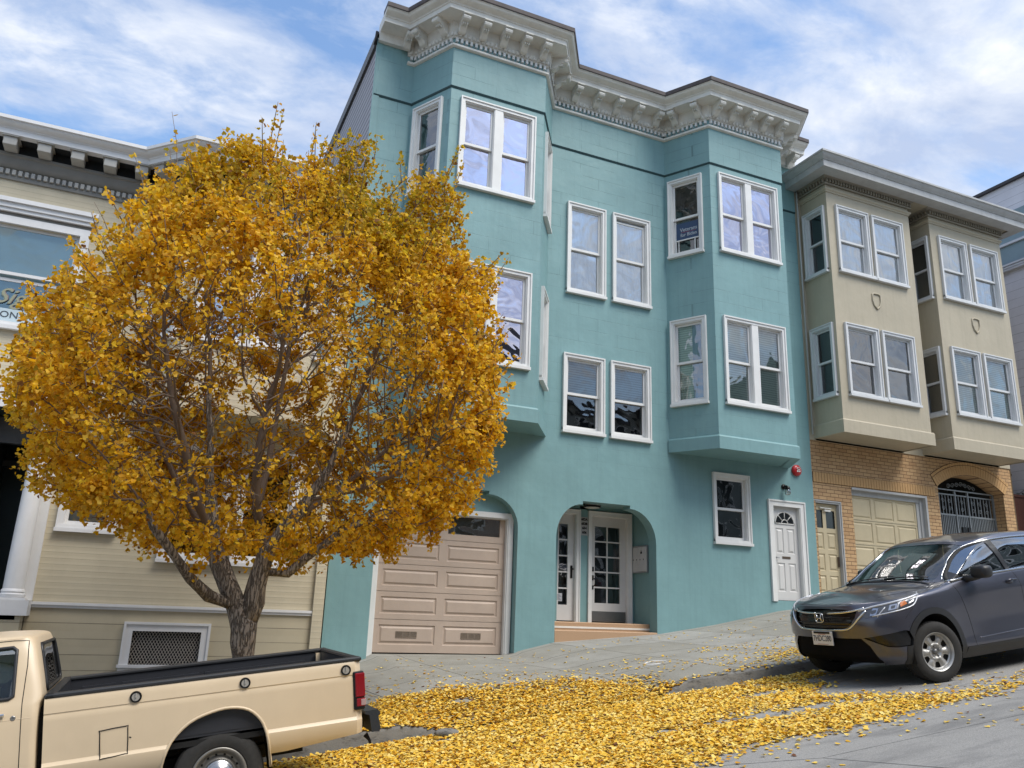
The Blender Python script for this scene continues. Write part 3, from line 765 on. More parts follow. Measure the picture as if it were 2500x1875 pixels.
# ---- white door
wd = empty('side_door', parent=B); m = MB(FW); m.ring(12.21, 13.235, .47, 2.615, .13, 0, .028, bottom=False); m.ring(12.21, 13.235, .47, 2.615, .03, .028, .05, bottom=False); m.ring(12.34, 13.105, .47, 2.485+.05, .02, -.1, .015, bottom=False)
m.build('frame', M['white'], wd)
a, b, c, e = 12.37, 13.085, .50, 2.52; m = MB(FW); D = -.08
cells = [(a+.10, a+.31, c+.18, c+.78, 1), (b-.31, b-.10, c+.18, c+.78, 1), (a+.10, a+.31, c+.98, c+1.52, 1), (b-.31, b-.10, c+.98, c+1.52, 1)]
leafpanels(m, a, b, c, e, cells, D); m.box(a, b, D-.05, D-.04, c, e); m.build('leaf', M['doorwhite'], wd, recalc=False)
m = MB(FW); cx, cz, r = (a+b)/2, c+1.62, .265
fan = [(cx+r*cos(t*PI/16), D+.006, cz+r*.98*sin(t*PI/16)) for t in range(17)]; m.poly(fan); m.build('fanlight', plain('fanlight_glass', (.012, .014, .016, 1), .08), wd)
m = MB()
m.tube([FW(p) for p in fan], .017, 6); m.tube([FW(fan[0]), FW(fan[-1])], .014, 6)
for t in (4, 8, 12): m.tube([FW((cx+.09*cos(t*PI/16), D+.008, cz+.09*sin(t*PI/16))), FW((cx+r*cos(t*PI/16), D+.008, cz+r*sin(t*PI/16)))], .011, 6)
m.tube([FW((cx+.09*cos(t*PI/8), D+.008, cz+.09*sin(t*PI/8))) for t in range(9)], .011, 6)
m.build('fanlight_bars', M['doorwhite'], wd, smooth=True)
m = MB(FW); m.box(cx-.11, cx+.11, D, D+.008, c+.87, c+.92); m.build('mail_slot', plain('bronze_slot', (.16, .12, .09, 1), .4, .7), wd)
m = MB(FW); m.box(a+.03, a+.055, D, D+.05, c+.86, c+.90); m.box(a+.03, a+.13, D+.035, D+.05, c+.87, c+.89); m.build('handle', M['grey_metal'], wd)
m = MB(FW); m.box(a-.02, b+.02, -.11, -.02, .455, .492); m.build('threshold', M['dark'], wd)
# drain pipe
m = MB(); m.tube([(13.56, 13.93, 10.9), (13.56, 13.93, 9.2), (13.57, 13.93, 4.2)], .02, 6); m.build('drain_pipe', M['greytrim'], B, smooth=True)
m = MB(); m.tube([(2.90, 13.97, 11.1), (2.84, 13.97, 11.2), (2.82, 13.97, 10.9)], .035, 7); m.build('vent_pipe', M['black'], B, smooth=True)

# ---- things fixed to the front but lifted off by hand
mb_ = wroot('mailbox_panel', (9.33, 14.58, .9), label='steel panel of four narrow mailboxes on the entry recess side wall', cat='mailboxes')
FM = Frame((9.362, 14.3), (9.362, 15.3))  # faces -x side? normal = (1,0)
class FX:
    u = Vector((0, 1, 0)); n = Vector((-1, 0, 0)); o = Vector((9.358, 0, 0))
    def __call__(s, p): return Vector((9.358-p[1], p[0], p[2]))
FX_ = FX(); m = MB(FX_); m.box(14.31, 14.86, 0, .02, .92, 1.46); m.ring(14.31, 14.86, .92, 1.46, .02, .02, .03); m.build('frame', M['grey_metal'], mb_)
for i in range(4):
    x = 14.335+i*.126; m = MB(FX_); m.cbox(x, x+.122, .02, .034, .945, 1.435, .004); d_ = m.build('mailbox_door', plain('mailbox_white', (.55, .55, .54, 1), .35, .1), mb_)
    m = MB(FX_); m.box(x+.095, x+.11, .034, .04, 1.17, 1.195); m.build('lock', M['black'], d_)
    if i == 1: m = MB(FX_); m.box(x+.03, x+.09, .034, .037, 1.30, 1.335); m.box(x+.05, x+.07, .034, .037, 1.335, 1.365); m.build('name_plate', M['black'], d_)
FS = Frame((0, 14.895), (1, 14.895)); ns = wroot('number_sign', (8.19, 14.89, 1.6), label='white plate of four house numbers between the two entry doors', cat='sign')
m = MB(FS); m.box(8.115, 8.275, 0, .012, 1.62, 1.99); m.build('plate', plain('sign_white', (.40, .41, .42, 1), .5), ns)
for i, tx in enumerate(('652A', '652B', '654', '656')): text_mesh('number', tx, .068, M['black'], frame_mat(FS, 8.195, .0135, 1.94-i*.088), ns, font_bold=.004)
bl_ = wroot('alarm_bell', (13.055, 13.95, 3.3), label='round red fire alarm bell on the teal wall beside the brick', cat='alarm bell')
def yl(m, prof, c, n=24): m.lathe([(r, -t) for r, t in prof], c, 1, n)
m = MB(); yl(m, [(.001, .09), (.05, .088), (.10, .075), (.125, .05), (.128, .02), (.12, 0)], (13.06, 14., 3.32)); m.build('gong', M['red'], bl_, smooth=True)
m = MB(); FB = Frame((0, 13.905), (1, 13.905))
m.tube([FB((13.06+.055*cos(t*PI/8), .006, 3.325+.055*sin(t*PI/8))) for t in range(1, 8)], .006, 5)
for k in range(4): m.box(13.02+k*.022, 13.034+k*.022, 0, .001, 0, 0)
m.F = FB; m.box(13.01, 13.03, .0, .006, 3.275, 3.31); m.box(13.04, 13.05, .0, .006, 3.275, 3.31); m.box(13.062, 13.08, .0, .006, 3.275, 3.31); m.box(13.09, 13.11, .0, .006, 3.285, 3.31); m.box(13.02, 13.10, 0, .006, 3.33, 3.342)
m.build('marking', M['white'], bl_)
lp = wroot('wall_lamp', (12.70, 13.95, 2.85), label='small black wall lamp with clear jar over the white door', cat='lamp')
m = MB(); yl(m, [(.001, .03), (.055, .028), (.06, 0)], (12.68, 14., 2.92)); m.tube([(12.68, 13.97, 2.92), (12.68, 13.89, 2.93), (12.68, 13.87, 2.91)], .016, 8); m.lathe([(.001, .06), (.05, .058), (.055, .03), (.06, 0)], (12.68, 13.87, 2.85)); m.build('mount', M['black'], lp, smooth=True)
m = MB(); m.lathe([(.05, 0), (.062, -.03), (.062, -.09), (.04, -.125), (.001, -.13)], (12.68, 13.87, 2.85)); m.build('jar', mat_glass('jar_glass', .25, tint=(.8, .85, .85, 1)), lp, smooth=True)
m = MB(); m.lathe([(.001, .0), (.02, -.02), (.022, -.06), (.001, -.08)], (12.68, 13.87, 2.85)); m.build('bulb', plain('bulb_white', (.6, .6, .58, 1), .3), lp, smooth=True)
cl = wroot('ceiling_light', (8.05, 14.45, 2.1), label='flat round black rimmed ceiling light in the entry arch', cat='lamp')
m = MB(); m.lathe([(.001, .0), (.19, 0), (.19, -.025), (.165, -.03)], (8.13, 14.45, 2.212)); m.lathe([(.165, -.045), (.175, -.045), (.175, -.075), (.15, -.08)], (8.13, 14.45, 2.212)); m.build('rim', M['black'], cl, angle=40)
m = MB(); m.lathe([(.165, -.03), (.165, -.045), (.15, -.08), (.10, -.092), (.001, -.097)], (8.13, 14.45, 2.212)); m.build('diffuser', plain('diffuser_glass', (.45, .46, .42, 1), .3), cl, smooth=True)
# campaign placard in the upper side window of the right bay
FP_ = FR; uc = (uR[0]+uR[1])/2
pl = wroot('window_placard', (9.95, 13.6, 8.3), label='dark blue placard with white lettering in the upper side window', cat='placard')
m = MB(FR); m.box(uR[0]+.15, uR[1]-.15, -.070, -.066, 8.13, 8.53); m.build('board', plain('placard_blue', (.03, .06, .13, 1), .35), pl)
um = uc+.035; pw = plain('placard_white', (.42, .46, .5, 1), .4)
text_mesh('lettering', 'Veterans', .125, pw, frame_mat(FR, um, -.062, 8.36), pl, font_bold=.001, sx=.9)
text_mesh('lettering', 'for Biden', .115, pw, frame_mat(FR, um, -.062, 8.235), pl, font_bold=.001, sx=.9)
m = MB(FR); m.box(um-.17, um+.17, -.064, -.061, 8.298, 8.304); m.build('underline', plain('placard_red', (.4, .05, .05, 1), .4), pl)
fanw = wroot('window_fan', (9.95, 13.6, 7.9), label='white framed fan unit under the placard in the bay window', cat='fan')
m = MB(FR); m.box(uR[0]+.13, uR[1]-.13, -.074, -.05, 8.10, 8.125); m.box(uR[0]+.20, uR[0]+.215, -.074, -.05, 7.80, 8.10); m.box(uR[1]-.235, uR[1]-.215, -.074, -.05, 7.80, 8.10); m.box(uR[0]+.13, uR[0]+.15, -.074, -.05, 7.80, 8.10)
m.build('frame', M['white'], fanw)
# ================================================================== TAN BUILDING (right)
T = wroot('brick_and_stucco_house', (17, 14, .5), label='tan stucco house with two square bays over yellow brick ground floor', cat='house')
b1 = [(13.72, 14.), (13.72, 13.15), (16.44, 13.15), (16.44, 14.)]; b2 = [(17.18, 14.), (17.18, 13.17), (19.83, 13.17), (19.83, 14.)]
m = MB(); F14 = FW
panel(m, F14, 13.535, 13.72, 4.09, 10.4, []); panel(m, F14, 16.44, 17.18, 4.09, 10.4, []); panel(m, F14, 19.83, 20.27, 4.09, 10.4, [])
m.F = IDF; m.quad((20.27, 14, -3), (20.27, 26, -3), (20.27, 26, 10.5), (20.27, 14, 10.5)); m.quad((13.54, 26, -3), (20.27, 26, -3), (20.27, 26, 10.5), (13.54, 26, 10.5)); m.quad((13.55, 14, 4.09), (20.27, 14, 4.09), (20.27, 14.2, 4.09), (13.55, 14.2, 4.09))
m.build('wall', M['tan'], T)
def tbay(P, y, w1, w2, lowk, upk, lowg='glass_mid'):
    m = MB()
    for i, (a, b) in enumerate(zip(P, P[1:])):
        F = Frame(a, b); hs = []
        if i == 1:
            for q, (z0, z1, ks, gs) in enumerate(((4.98, 6.73, lowk, lowg), (7.98, 9.72, upk, ('glass', 'glass')))):
                hs.append(window(T, F, w1[0]-a[0], w1[1]-a[0], z0, z1, ks[0], gs[0], 'winwhite', ext=(0, .1)))
                hs.append(window(T, F, w2[0]-a[0], w2[1]-a[0], z0, z1, ks[1], gs[1], 'winwhite'))
        else:
            for (z0, z1) in ((4.97, 6.72), (7.97, 9.69)):
                hs.append(window(T, F, F.L*.5-.345, F.L*.5+.345, z0, z1, 'screen', 'glass_dark', 'winwhite'))
        panel(m, F, 0, F.L, 4.13, 10.42, hs, depth=.24)
    m.F = IDF; m.poly([(p[0], p[1], 4.13) for p in P])
    m.build('bay', [M['tan'], M['dark']], T)
    e = MB(); sweep(e, P, [(0, 4.12), (.05, 4.12), (.05, 4.40), (.03, 4.43), (0, 4.44)]); e.build('bay_skirt', M['tan'], T); e = MB(); sweep(e, P, [(0, 10.02), (.02, 10.02), (.02, 10.05), (.05, 10.08), (.055, 10.11), (0, 10.115)])
    e.build('bay_moulding', M['tan'], T)
    e = MB(); sweep(e, P, [(0, 10.21), (.05, 10.21), (.06, 10.24), (.03, 10.26), (.03, 10.33), (.13, 10.40), (0, 10.40)])
    dentils(e, P, .05, .045, 10.25, 10.34, .04, .088)
    e.build('bay_dentils', M['tancornice'], T)
    e = MB(); xm = (P[1][0]+P[2][0])/2-.015
    sh = [(-.125, .18), (-.06, .205), (.06, .205), (.125, .18), (.13, .02), (.09, -.10), (0, -.185), (-.09, -.10), (-.13, .02)]
    e.tube([(xm+a_, P[1][1]-.01, 7.44+b_) for a_, b_ in sh], .022, 6, closed=True)
    e.build('shield_ornament', M['tan'], T, smooth=True)
tbay(b1, 13.15, (13.955, 14.99), (15.095, 16.14), ('dark', 'screen'), ('curtain', 'curtain'), ('glass_mid', 'glass_mid'))
tbay(b2, 13.17, (17.42, 18.44), (18.56, 19.62), ('blind', 'blind'), ('curtain', 'curtain'), ('glass_mid', 'glass_mid'))
# soffit and cornice
CP = [(13.56, 14.0), (13.56, 13.0), (20.02, 13.0), (20.02, 14.6)]
m = MB(); m.quad((13.3, 12.8, 10.40), (20.2, 12.8, 10.40), (20.2, 14.3, 10.40), (13.3, 14.3, 10.40)); m.build('soffit', M['tan'], T)
m = MB(); sweep(m, CP, [(.0, 10.37), (.30, 10.37), (.30, 10.53), (.32, 10.535), (.33, 10.56), (.36, 10.58), (.39, 10.615), (.41, 10.655), (.44, 10.665), (.44, 10.71), (0, 10.76)]); m.build('cornice', M['greytrim'], T, angle=35)
m = MB(); m.quad((13.54, 13.1, 10.70), (20.3, 13.1, 10.70), (20.3, 26, 10.70), (13.54, 26, 10.70)); m.build('roof', M['rooftar'], T)
# brick ground floor
FBk = Frame((0, 14.02), (1, 14.02)); m = MB()
def gate_arch(x0, x1, zs, zt, n=16):
    c = (x0+x1)/2; h = (x1-x0)/2; rise = zt-zs; r = (h*h+rise*rise)/(2*rise); a0 = math.asin(h/r)
    return [(c+r*sin(-a0+2*a0*i/n), zt-r+r*cos(-a0+2*a0*i/n)) for i in range(n+1)]
ga = gate_arch(17.54, 19.90, 3.40, 3.76)
pts = [(13.535, -3), (13.60, -3), (13.60, 2.72), (14.36, 2.72), (14.36, -3), (14.70, -3), (14.70, 3.10), (17.10, 3.10), (17.10, -3), (17.54, -3)]+ga+[(19.90, -3), (20.27, -3), (20.27, 4.09), (13.535, 4.09)]
m.poly([(x, 14.02, z) for x, z in pts])
for seg in (pts[1:5], pts[5:9], pts[9:9+len(ga)+2]): reveal(m, seg, 14.02, 14.40)
m.box(20.1, 20.27, 14.03, 15, -3, 4.08)
m.build('brick_wall', M['brick'], T)
m = MB(); sd_ = MB()
def soldier(x0, x1, z0, z1, w=.083):
    n = int((x1-x0)/w); st = (x1-x0)/n
    m.box(x0, x1, 14.008, 14.0195, z0, z1)
    for i in range(n): sd_.cbox(x0+i*st+.005, x0+(i+1)*st-.005, 13.998, 14.02, z0+.006, z1-.006, .003)
soldier(13.56, 17.42, 3.12, 3.36)
c = (17.54+19.90)/2; r_ = ((1.18)**2+.36**2)/(2*.36); a0 = math.asin(1.18/r_)
for ring_, (ra, rb) in enumerate(((r_+.01, r_+.25), (r_+.265, r_+.33))):
    n = int(2*a0*r_/.083*1.06)
    for i in range(n):
        t0 = -a0*1.03+2*a0*1.03*(i+.06)/n; t1 = -a0*1.03+2*a0*1.03*(i+.94)/n; zc_ = 3.76-r_
        q = [(c+ra*sin(t0), zc_+ra*cos(t0)), (c+ra*sin(t1), zc_+ra*cos(t1)), (c+rb*sin(t1), zc_+rb*cos(t1)), (c+rb*sin(t0), zc_+rb*cos(t0))]
        sd_.prism(q, 1, 13.998, 14.019)
m.prism([(c+(r_+.005)*sin(-a0*1.03+2*a0*1.03*i/20), 3.76-r_+(r_+.005)*cos(-a0*1.03+2*a0*1.03*i/20)) for i in range(21)]+[(c+(r_+.335)*sin(a0*1.03-2*a0*1.03*i/20), 3.76-r_+(r_+.335)*cos(a0*1.03-2*a0*1.03*i/20)) for i in range(21)], 1, 14.008, 14.0195)
sol = m.build('brick_arch', M['mortar'], T); sd_.build('arch_bricks', M['soldier'], sol)
def tgar(x0, x1, z1, y, nx, nz, zb, colw):
    g = empty('garage_door', parent=T); F = Frame((0, y), (1, y)); m = MB(F); m.box(x1-.06, x1, -.1, .13, zb, z1); m.box(x0, x1-.06, -.1, .13, z1-.05, z1); m.box(x1-.15, x1-.06, -.1, .03, zb, z1-.05); m.box(x1-.24, x1-.15, -.1, .0, zb, z1-.05); m.box(x0, x1-.15, -.1, .02, z1-.16, z1-.05)
    m.build('frame', M['greytrim'], g); a, b, e = x0+.03, x1-.24, z1-.16; F2 = Frame((0, y+.02), (1, y+.02)); m = MB(F2); cells = []
    rw = (e-zb)/nz; cw = (b-a)/nx
    for j in range(nz):
        for i in range(nx): cells.append((a+i*cw+.045, a+(i+1)*cw-.045, zb+j*rw+.045, zb+(j+1)*rw-.045, 1))
    leafpanels(m, a, b, zb, e, cells); m.build('door_leaf', M['tandoor'], g, recalc=False)
    m = MB(F2)
    for j in range(1, nz): m.box(a, b, .0005, .002, zb+j*rw-.004, zb+j*rw+.004)
    m.build('panel_joint', M['dark'], g)
tgar(14.70, 17.10, 3.10, 14.12, 3, 5, .15, .4)
# panelled door with two small panes
d = empty('panel_door', parent=T); Fd = Frame((0, 14.06), (1, 14.06)); m = MB(Fd); m.ring(13.50, 14.355, .3, 2.73, .06, -.1, .03, bottom=False); m.ring(13.50, 14.355, .3, 2.73, .025, .03, .05, bottom=False); m.build('frame', M['greytrim'], d)
Fd2 = Frame((0, 14.12), (1, 14.12)); a, b = 13.56, 14.30; m = MB(Fd2); cells = []
for j, (z0, z1) in enumerate(((.72, 1.08), (1.18, 1.55), (1.65, 2.02))):
    for (p, q) in ((a+.09, a+.31), (a+.41, b-.07)): cells.append((p, q, z0, z1, 1))
for (p, q) in ((a+.09, a+.31), (a+.41, b-.07)): cells.append((p, q, 2.12, 2.52, 0))
leafpanels(m, a, b, .3, 2.66, cells); m.build('leaf', M['tandoor'], d, recalc=False)
m = MB(Fd2)
for (p, q) in ((a+.09, a+.31), (a+.41, b-.07)): m.box(p, q, -.025, -.02, 2.12, 2.52)
m.build('pane', plain('door_pane', (.02, .025, .025, 1), .1), d)
m = MB(Fd2); m.box(b-.075, b-.03, 0, .02, 1.28, 1.5); m.build('lock_plate', plain('lock_brown', (.10, .07, .05, 1), .4, .5), d)
m = MB(Fd2); m.box(a+.22, a+.55, .0, .045, 2.555, 2.575); m.box(a+.34, a+.52, 0, .05, 2.49, 2.53); m.build('door_closer', M['cream'], d)
text_mesh('number', '658', .17, M['black'], frame_mat(Fd2, 14.03, .004, .60), d)
# iron gate in the arch
gt = wroot('iron_gate', (18.7, 14.3, 1.1), label='grey barred iron gate with scrolls under the brick arch', cat='gate')
Fg = Frame((0, 14.32), (1, 14.32)); m = MB(Fg); iron = plain('iron_grey', (.26, .28, .285, 1), .5, .2)
for x in (17.56, 18.46, 18.92, 19.86): m.box(x, x+.04, -.02, .025, .5, 3.38)
for z in (3.42, 3.30): m.box(17.56, 19.90, -.015, .015, z-.03, z)
for z in (2.78, 1.0): m.box(17.56, 19.90, -.013, .014, z-.02, z+.02)
m.build('frame', iron, gt)
m = MB(Fg); x = 17.62
for (p, q) in ((17.6, 18.46), (18.5, 18.92), (18.96, 19.86)):
    n = int((q-p)/.105)
    for i in range(1, n): u = p+(q-p)*i/n; m.box(u-.008, u+.008, -.008, .008, 2.8, 3.27)
    n = int((q-p)/.058)
    for i in range(1, n): u = p+(q-p)*i/n; m.box(u-.011, u+.011, -.01, .01, 1.02, 2.76)
m.build('bars', iron, gt)
m = MB()
def scroll(x, z, r, s=1):
    m = MB(); m.tube([Fg((x+s*r*(1-t/14)*cos(t*PI/4.2), 0, z+r*(1-t/14)*sin(t*PI/4.2))) for t in range(12)], .007, 5); m.build('scroll', iron, gt, smooth=True)
for x in (17.83, 18.05, 18.28, 18.72, 19.12, 19.37, 19.62):
    for z in (2.93, 3.12): scroll(x, z, .062, 1 if z < 3 else -1)
for i in range(7): scroll(18.3+i*.15, 3.50+.08*(1-abs(i-3)/3.), .07, 1 if i < 4 else -1)
m = MB(Fg)
for x in (18.60, 18.80): m.box(x, x+.1, .02, .05, 2.32, 2.50)
m.box(18.62, 18.90, .02, .06, 2.14, 2.24); m.build('lock_box', M['black'], gt)
m = MB(Fg); m.box(18.28, 18.50, .02, .03, 2.08, 2.17); m.build('number_plate', M['greytrim'], gt)
text_mesh('number', '640', .085, M['black'], frame_mat(Fg, 18.39, .032, 2.125), gt)
m = MB(); m.box(17.5, 19.95, 15.6, 15.7, -1, 4); m.box(17.45, 17.54, 14.4, 15.7, -1, 4); m.box(19.9, 19.99, 14.4, 15.7, -1, 4); m.box(17.5, 19.95, 14.35, 15.7, 3.9, 4.0); m.build('passage_wall', plain('passage_grey', (.06, .055, .05, 1), .8), T)
m = MB(); m.box(13.5, 20.2, 14.38, 14.50, -1, .5); m.box(14.6, 17.2, 14.38, 14.5, -1, 4); m.box(13.5, 14.5, 14.38, 14.5, -1, 4); m.build('inner_wall', M['dark'], T)
# ================================================================== far right: pale clapboard house, fence and shrub
W4 = wroot('clapboard_house', (24, 16, 1), label='tall lilac white clapboard house at the far right edge', cat='house')
m = MB(); m.quad((22, 13.0, -2), (22, 13.0, 12.86), (22, 30, 12.86), (22, 30, -2)); m.quad((22, 13.0, -2), (30, 13, -2), (30, 13, 12.86), (22, 13, 12.86)); m.build('wall', M['lilac'], W4)
m = MB(); m.box(21.9, 30, 12.9, 30, 12.86, 12.95); m.build('roof', plain('dark_roof_edge', (.06, .055, .06, 1), .8), W4)
m = MB(); m.box(21.93, 22.0, 12.95, 17, 10.36, 11.95); m.build('panel_band', M['bluegrey'], W4)
m = MB(); m.box(21.86, 21.93, 12.9, 17, 10.93, 11.0)
for z in (10.16, 10.22, 10.29): m.box(21.87-(z-10.16)*.3, 22, 12.9, 17, z, z+.055)
m.build('moulding', paint('lilac_white', (.55, .55, .57, 1)), W4)
fc = wroot('wooden_fence', (21.2, 14.6, .9), label='dark brown board fence closing the gap beside the brick house', cat='fence')
m = MB(); m.box(20.3, 21.98, 14.6, 14.66, .4, 3.52); m.build('boards', M['fence'], fc)
m = MB(); m.box(20.3, 21.98, 14.57, 14.69, 3.52, 3.58); m.build('cap_rail', M['fence'], fc)
sh = wroot('shrub', (21.3, 15.5, 1), label='bare branched shrub with pale leaves above the brown fence', cat='shrub')
m = MB(); lv = MB(); rg = random.Random(5)
def twig(p, d, L, r, lvl):
    pts = [p]; q = Vector(p); dd = Vector(d)
    for i in range(5):
        dd = (dd+Vector((rg.uniform(-.35, .35), rg.uniform(-.35, .35), rg.uniform(-.2, .25)))).normalized(); q = q+dd*L/5; pts.append(q.copy())
        if lvl < 2 and i > 0:
            for _ in range(2 if lvl else 3): twig(q.copy(), (dd+Vector((rg.uniform(-1, 1), rg.uniform(-1, 1), rg.uniform(-.3, .6)))).normalized(), L*.5, r*.55, lvl+1)
    m.tube(pts, [r*(1-.13*i) for i in range(6)], 5)
    if lvl >= 1:
        for q in pts[2:]:
            for _ in range(1):
                a = Vector((rg.uniform(-1, 1), rg.uniform(-1, 1), rg.uniform(-1, .2))).normalized()*.11; b = a.cross(Vector((rg.uniform(-1, 1), rg.uniform(-1, 1), 1))).normalized()*.03
                lv.add([tuple(q), tuple(q+a*.5+b), tuple(q+a), tuple(q+a*.5-b)], [(0, 1, 2, 3)])
twig((21.25, 15.3, 1.2), (0, -.1, 1), 2.3, .05, 0); twig((21.0, 15.3, 2.6), (-.3, -.2, 1), 1.5, .03, 0); twig((21.6, 15.2, 2.4), (.2, -.1, 1), 1.5, .03, 0)
m.build('stems', plain('shrub_bark', (.05, .035, .028, 1), .9), sh); lv.build('foliage', plain('shrub_leaf', (.12, .12, .09, 1), .7), sh)

# ================================================================== LEFT CREAM HOUSE
H_ = wroot('clapboard_row_house', (.5, 14, -1), label='cream clapboard house with bracketed cornice behind the yellow tree', cat='house')
HX = 2.86; FH = FW
P = [(-4.9, 14.), (-.62, 14.), (.10, 13.25), (2.02, 13.25), (2.70, 14.)]
m = MB(); hs = []
hs.append(window(H_, FH, -1.24, -.42, .97, 2.55, 'curtain', 'glass_dark', 'lhwhite'))
hs.append(window(H_, FH, .20, 1.19, .60, 2.48, 'dark', 'glass_dark', 'lhwhite'))
hs.append(window(H_, FH, 1.27, 2.24, .60, 2.48, 'dark', 'glass_dark', 'lhwhite'))
panel(m, FH, -1.36, 2.70, -.10, 3.05, hs)
big = (-4.6, -1.62, 4.06, 5.66, .25)
panel(m, FH, -4.9, -.62, 3.05, 6.62, [big])
for i in range(1, 4):
    F = Frame(P[i], P[i+1]); hh = []
    if i == 2: hh = [window(H_, F, .12, .98, 4.0, 5.7, 'curtain', 'glass', 'lhwhite'), window(H_, F, 1.0, 1.84, 4.0, 5.7, 'curtain', 'glass', 'lhwhite')]
    else: hh = [window(H_, F, .15, F.L-.15, 4.0, 5.7, 'curtain', 'glass_mid', 'lhwhite')]
    panel(m, F, 0, F.L, 2.9, 6.62, hh)
m.F = IDF; m.poly([(p[0], p[1], 2.9) for p in P[1:]]); panel(m, FH, 2.70, 2.74, -.1, 6.62, []); m.F = IDF
m.build('clapboard_wall', [M['lap'], M['dark']], H_)
m = MB(); panel(m, FH, -1.42, 2.70, -3.2, -.10, [(.02, 1.02, -.93, -.42, .2)]); m.F = IDF; m.build('base_wall', [M['wide'], M['dark']], H_)
m = MB(); m.box(2.66, 2.83, 13.93, 14.05, -3.2, 6.6); m.build('corner_board', M['lap'], H_)
m = MB(FH); m.box(-1.47, 2.66, 0, .05, -.085, -.045); m.box(-1.47, 2.66, 0, .03, -.125, -.085); m.build('belt_moulding', M['lhwhite'], H_)
m = MB(); m.box(-1.50, -1.36, 13.94, 14.06, -.05, 2.95); m.box(-1.75, -1.45, 13.7, 14.05, -.30, -.04) ; m.build('pilaster', M['lhwhite'], H_)
# basement vent with lattice
v_ = empty('basement_vent', parent=H_); m = MB(FH); m.ring(-.10, 1.13, -.90, -.29, .13, 0, .035, bottom=False); m.ring(-.10, 1.13, -.90, -.29, .035, .035, .055, bottom=False); m.box(-.12, 1.15, 0, .08, -.94, -.90); m.box(-.10, 1.13, 0, .03, -1.05, -.94); m.build('frame', M['lhwhite'], v_)
m = MB(FH); a, b, c, e = .03, 1.0, -.90, -.425
def clipline(k, s):
    pts = []
    # u = k + s*(z-c)*.6
    z0, z1 = c, e; u0, u1 = k, k+s*(e-c)*.62
    if u0 > u1: pass
    t0, t1 = 0, 1
    for lim, sg in ((a, 1), (b, -1)):
        f0, f1 = (u0-lim)*sg, (u1-lim)*sg
        if f0 < 0 and f1 < 0: return None
        if f0 < 0: t0 = max(t0, f0/(f0-f1))
        if f1 < 0: t1 = min(t1, f0/(f0-f1))
    return (u0+(u1-u0)*t0, z0+(z1-z0)*t0), (u0+(u1-u0)*t1, z0+(z1-z0)*t1)
for k in np.arange(-.4, 1.5, .045):
    for s_, d in ((1, .012), (-1, .006)):
        q = clipline(k, s_)
        if q: m.F = IDF; m.tube([FH((q[0][0], d-.03, q[0][1])), FH((q[1][0], d-.03, q[1][1]))], .0042, 4, caps=False)
m.F = IDF; m.build('lattice', plain('lattice_grey', (.36, .33, .29, 1), .5), v_)
# porch: column, dark recess
m = MB(); m.lathe([(.135, .11), (.135, .4), (.13, 1.0), (.115, 2.45)], (-1.60, 13.78, 0), 2, 28); m.lathe([(.155, .0), (.165, .02), (.165, .045), (.15, .06), (.145, .065), (.155, .08), (.15, .10), (.135, .12)], (-1.60, 13.78, 0), 2, 28)
m.lathe([(.115, 2.42), (.14, 2.46), (.145, 2.52), (.17, 2.58)], (-1.60, 13.78, 0), 2, 28); m.box(-1.79, -1.41, 13.6, 13.97, -.03, .0); m.box(-1.79, -1.41, 13.6, 13.97, 2.58, 2.66)
m.build('porch_column', M['lhwhite'], H_, angle=35)
m = MB(); m.box(-1.82, -1.36, 13.58, 14.0, -.24, -.03); m.build('column_base', M['lhwhite'], H_)
m = MB(); m.box(-5, -1.43, 13.62, 14.05, -3.6, -.24); m.build('porch_plinth', M['wide'], H_)
m = MB(); m.box(-5, -1.38, 13.55, 14.02, 2.66, 3.05); m.build('porch_lintel', M['lhwhite'], H_)
m = MB(); m.quad((-1.5, 13.99, -.24), (-1.5, 15.6, -.24), (-1.5, 15.6, 3.0), (-1.5, 13.99, 3.0)); m.quad((-5, 15.6, -.24), (-1.5, 15.6, -.24), (-1.5, 15.6, 3), (-5, 15.6, 3)); m.quad((-5, 13.6, 2.655), (-1.4, 13.6, 2.655), (-1.4, 15.6, 2.655), (-5, 15.6, 2.655)); m.build('porch_recess', M['porch'], H_)
m = MB(); m.box(-2.45, -2.28, 14.3, 15.58, -.24, 2.6); m.box(-2.28, -1.5, 15.4, 15.58, 2.05, 2.15); m.box(-5, -1.5, 13.62, 15.6, -.3, -.24); m.box(-2.6, -2.28, 14.2, 14.3, -.24, 2.64); m.box(-3.2, -1.5, 14.25, 14.4, 2.25, 2.64); m.build('porch_frame', M['porchgrey'], H_)
# shop style window with writing
bw = empty('big_window', parent=H_); m = MB(FH)
m.box(-4.7, -1.50, 0, .05, 5.66, 5.78); m.box(-4.75, -1.45, 0, .12, 5.90, 5.98); m.box(-4.75, -1.45, 0, .09, 5.84, 5.90); m.box(-4.8, -1.42, 0, .16, 5.98, 6.05); m.box(-1.64, -1.50, 0, .05, 4.0, 5.66)
m.box(-4.7, -1.48, 0, .09, 3.94, 4.0); m.box(-4.7, -1.5, -.2, .02, 4.0, 4.07); m.build('frame', M['lhwhite'], bw)
m = MB(FH); m.box(-4.7, -1.5, .0, .03, 5.78, 5.84); m.build('frame_shadow_gap', M['lhgrey'], bw)
m = MB(FH)
for (z0, z1, d0) in ((4.84, 5.66, -.04), (4.06, 4.80, -.09)): m.ring(-4.6, -1.64, z0, z1, .05, d0-.03, d0)
m.build('sash', M['lhwhite'], bw)
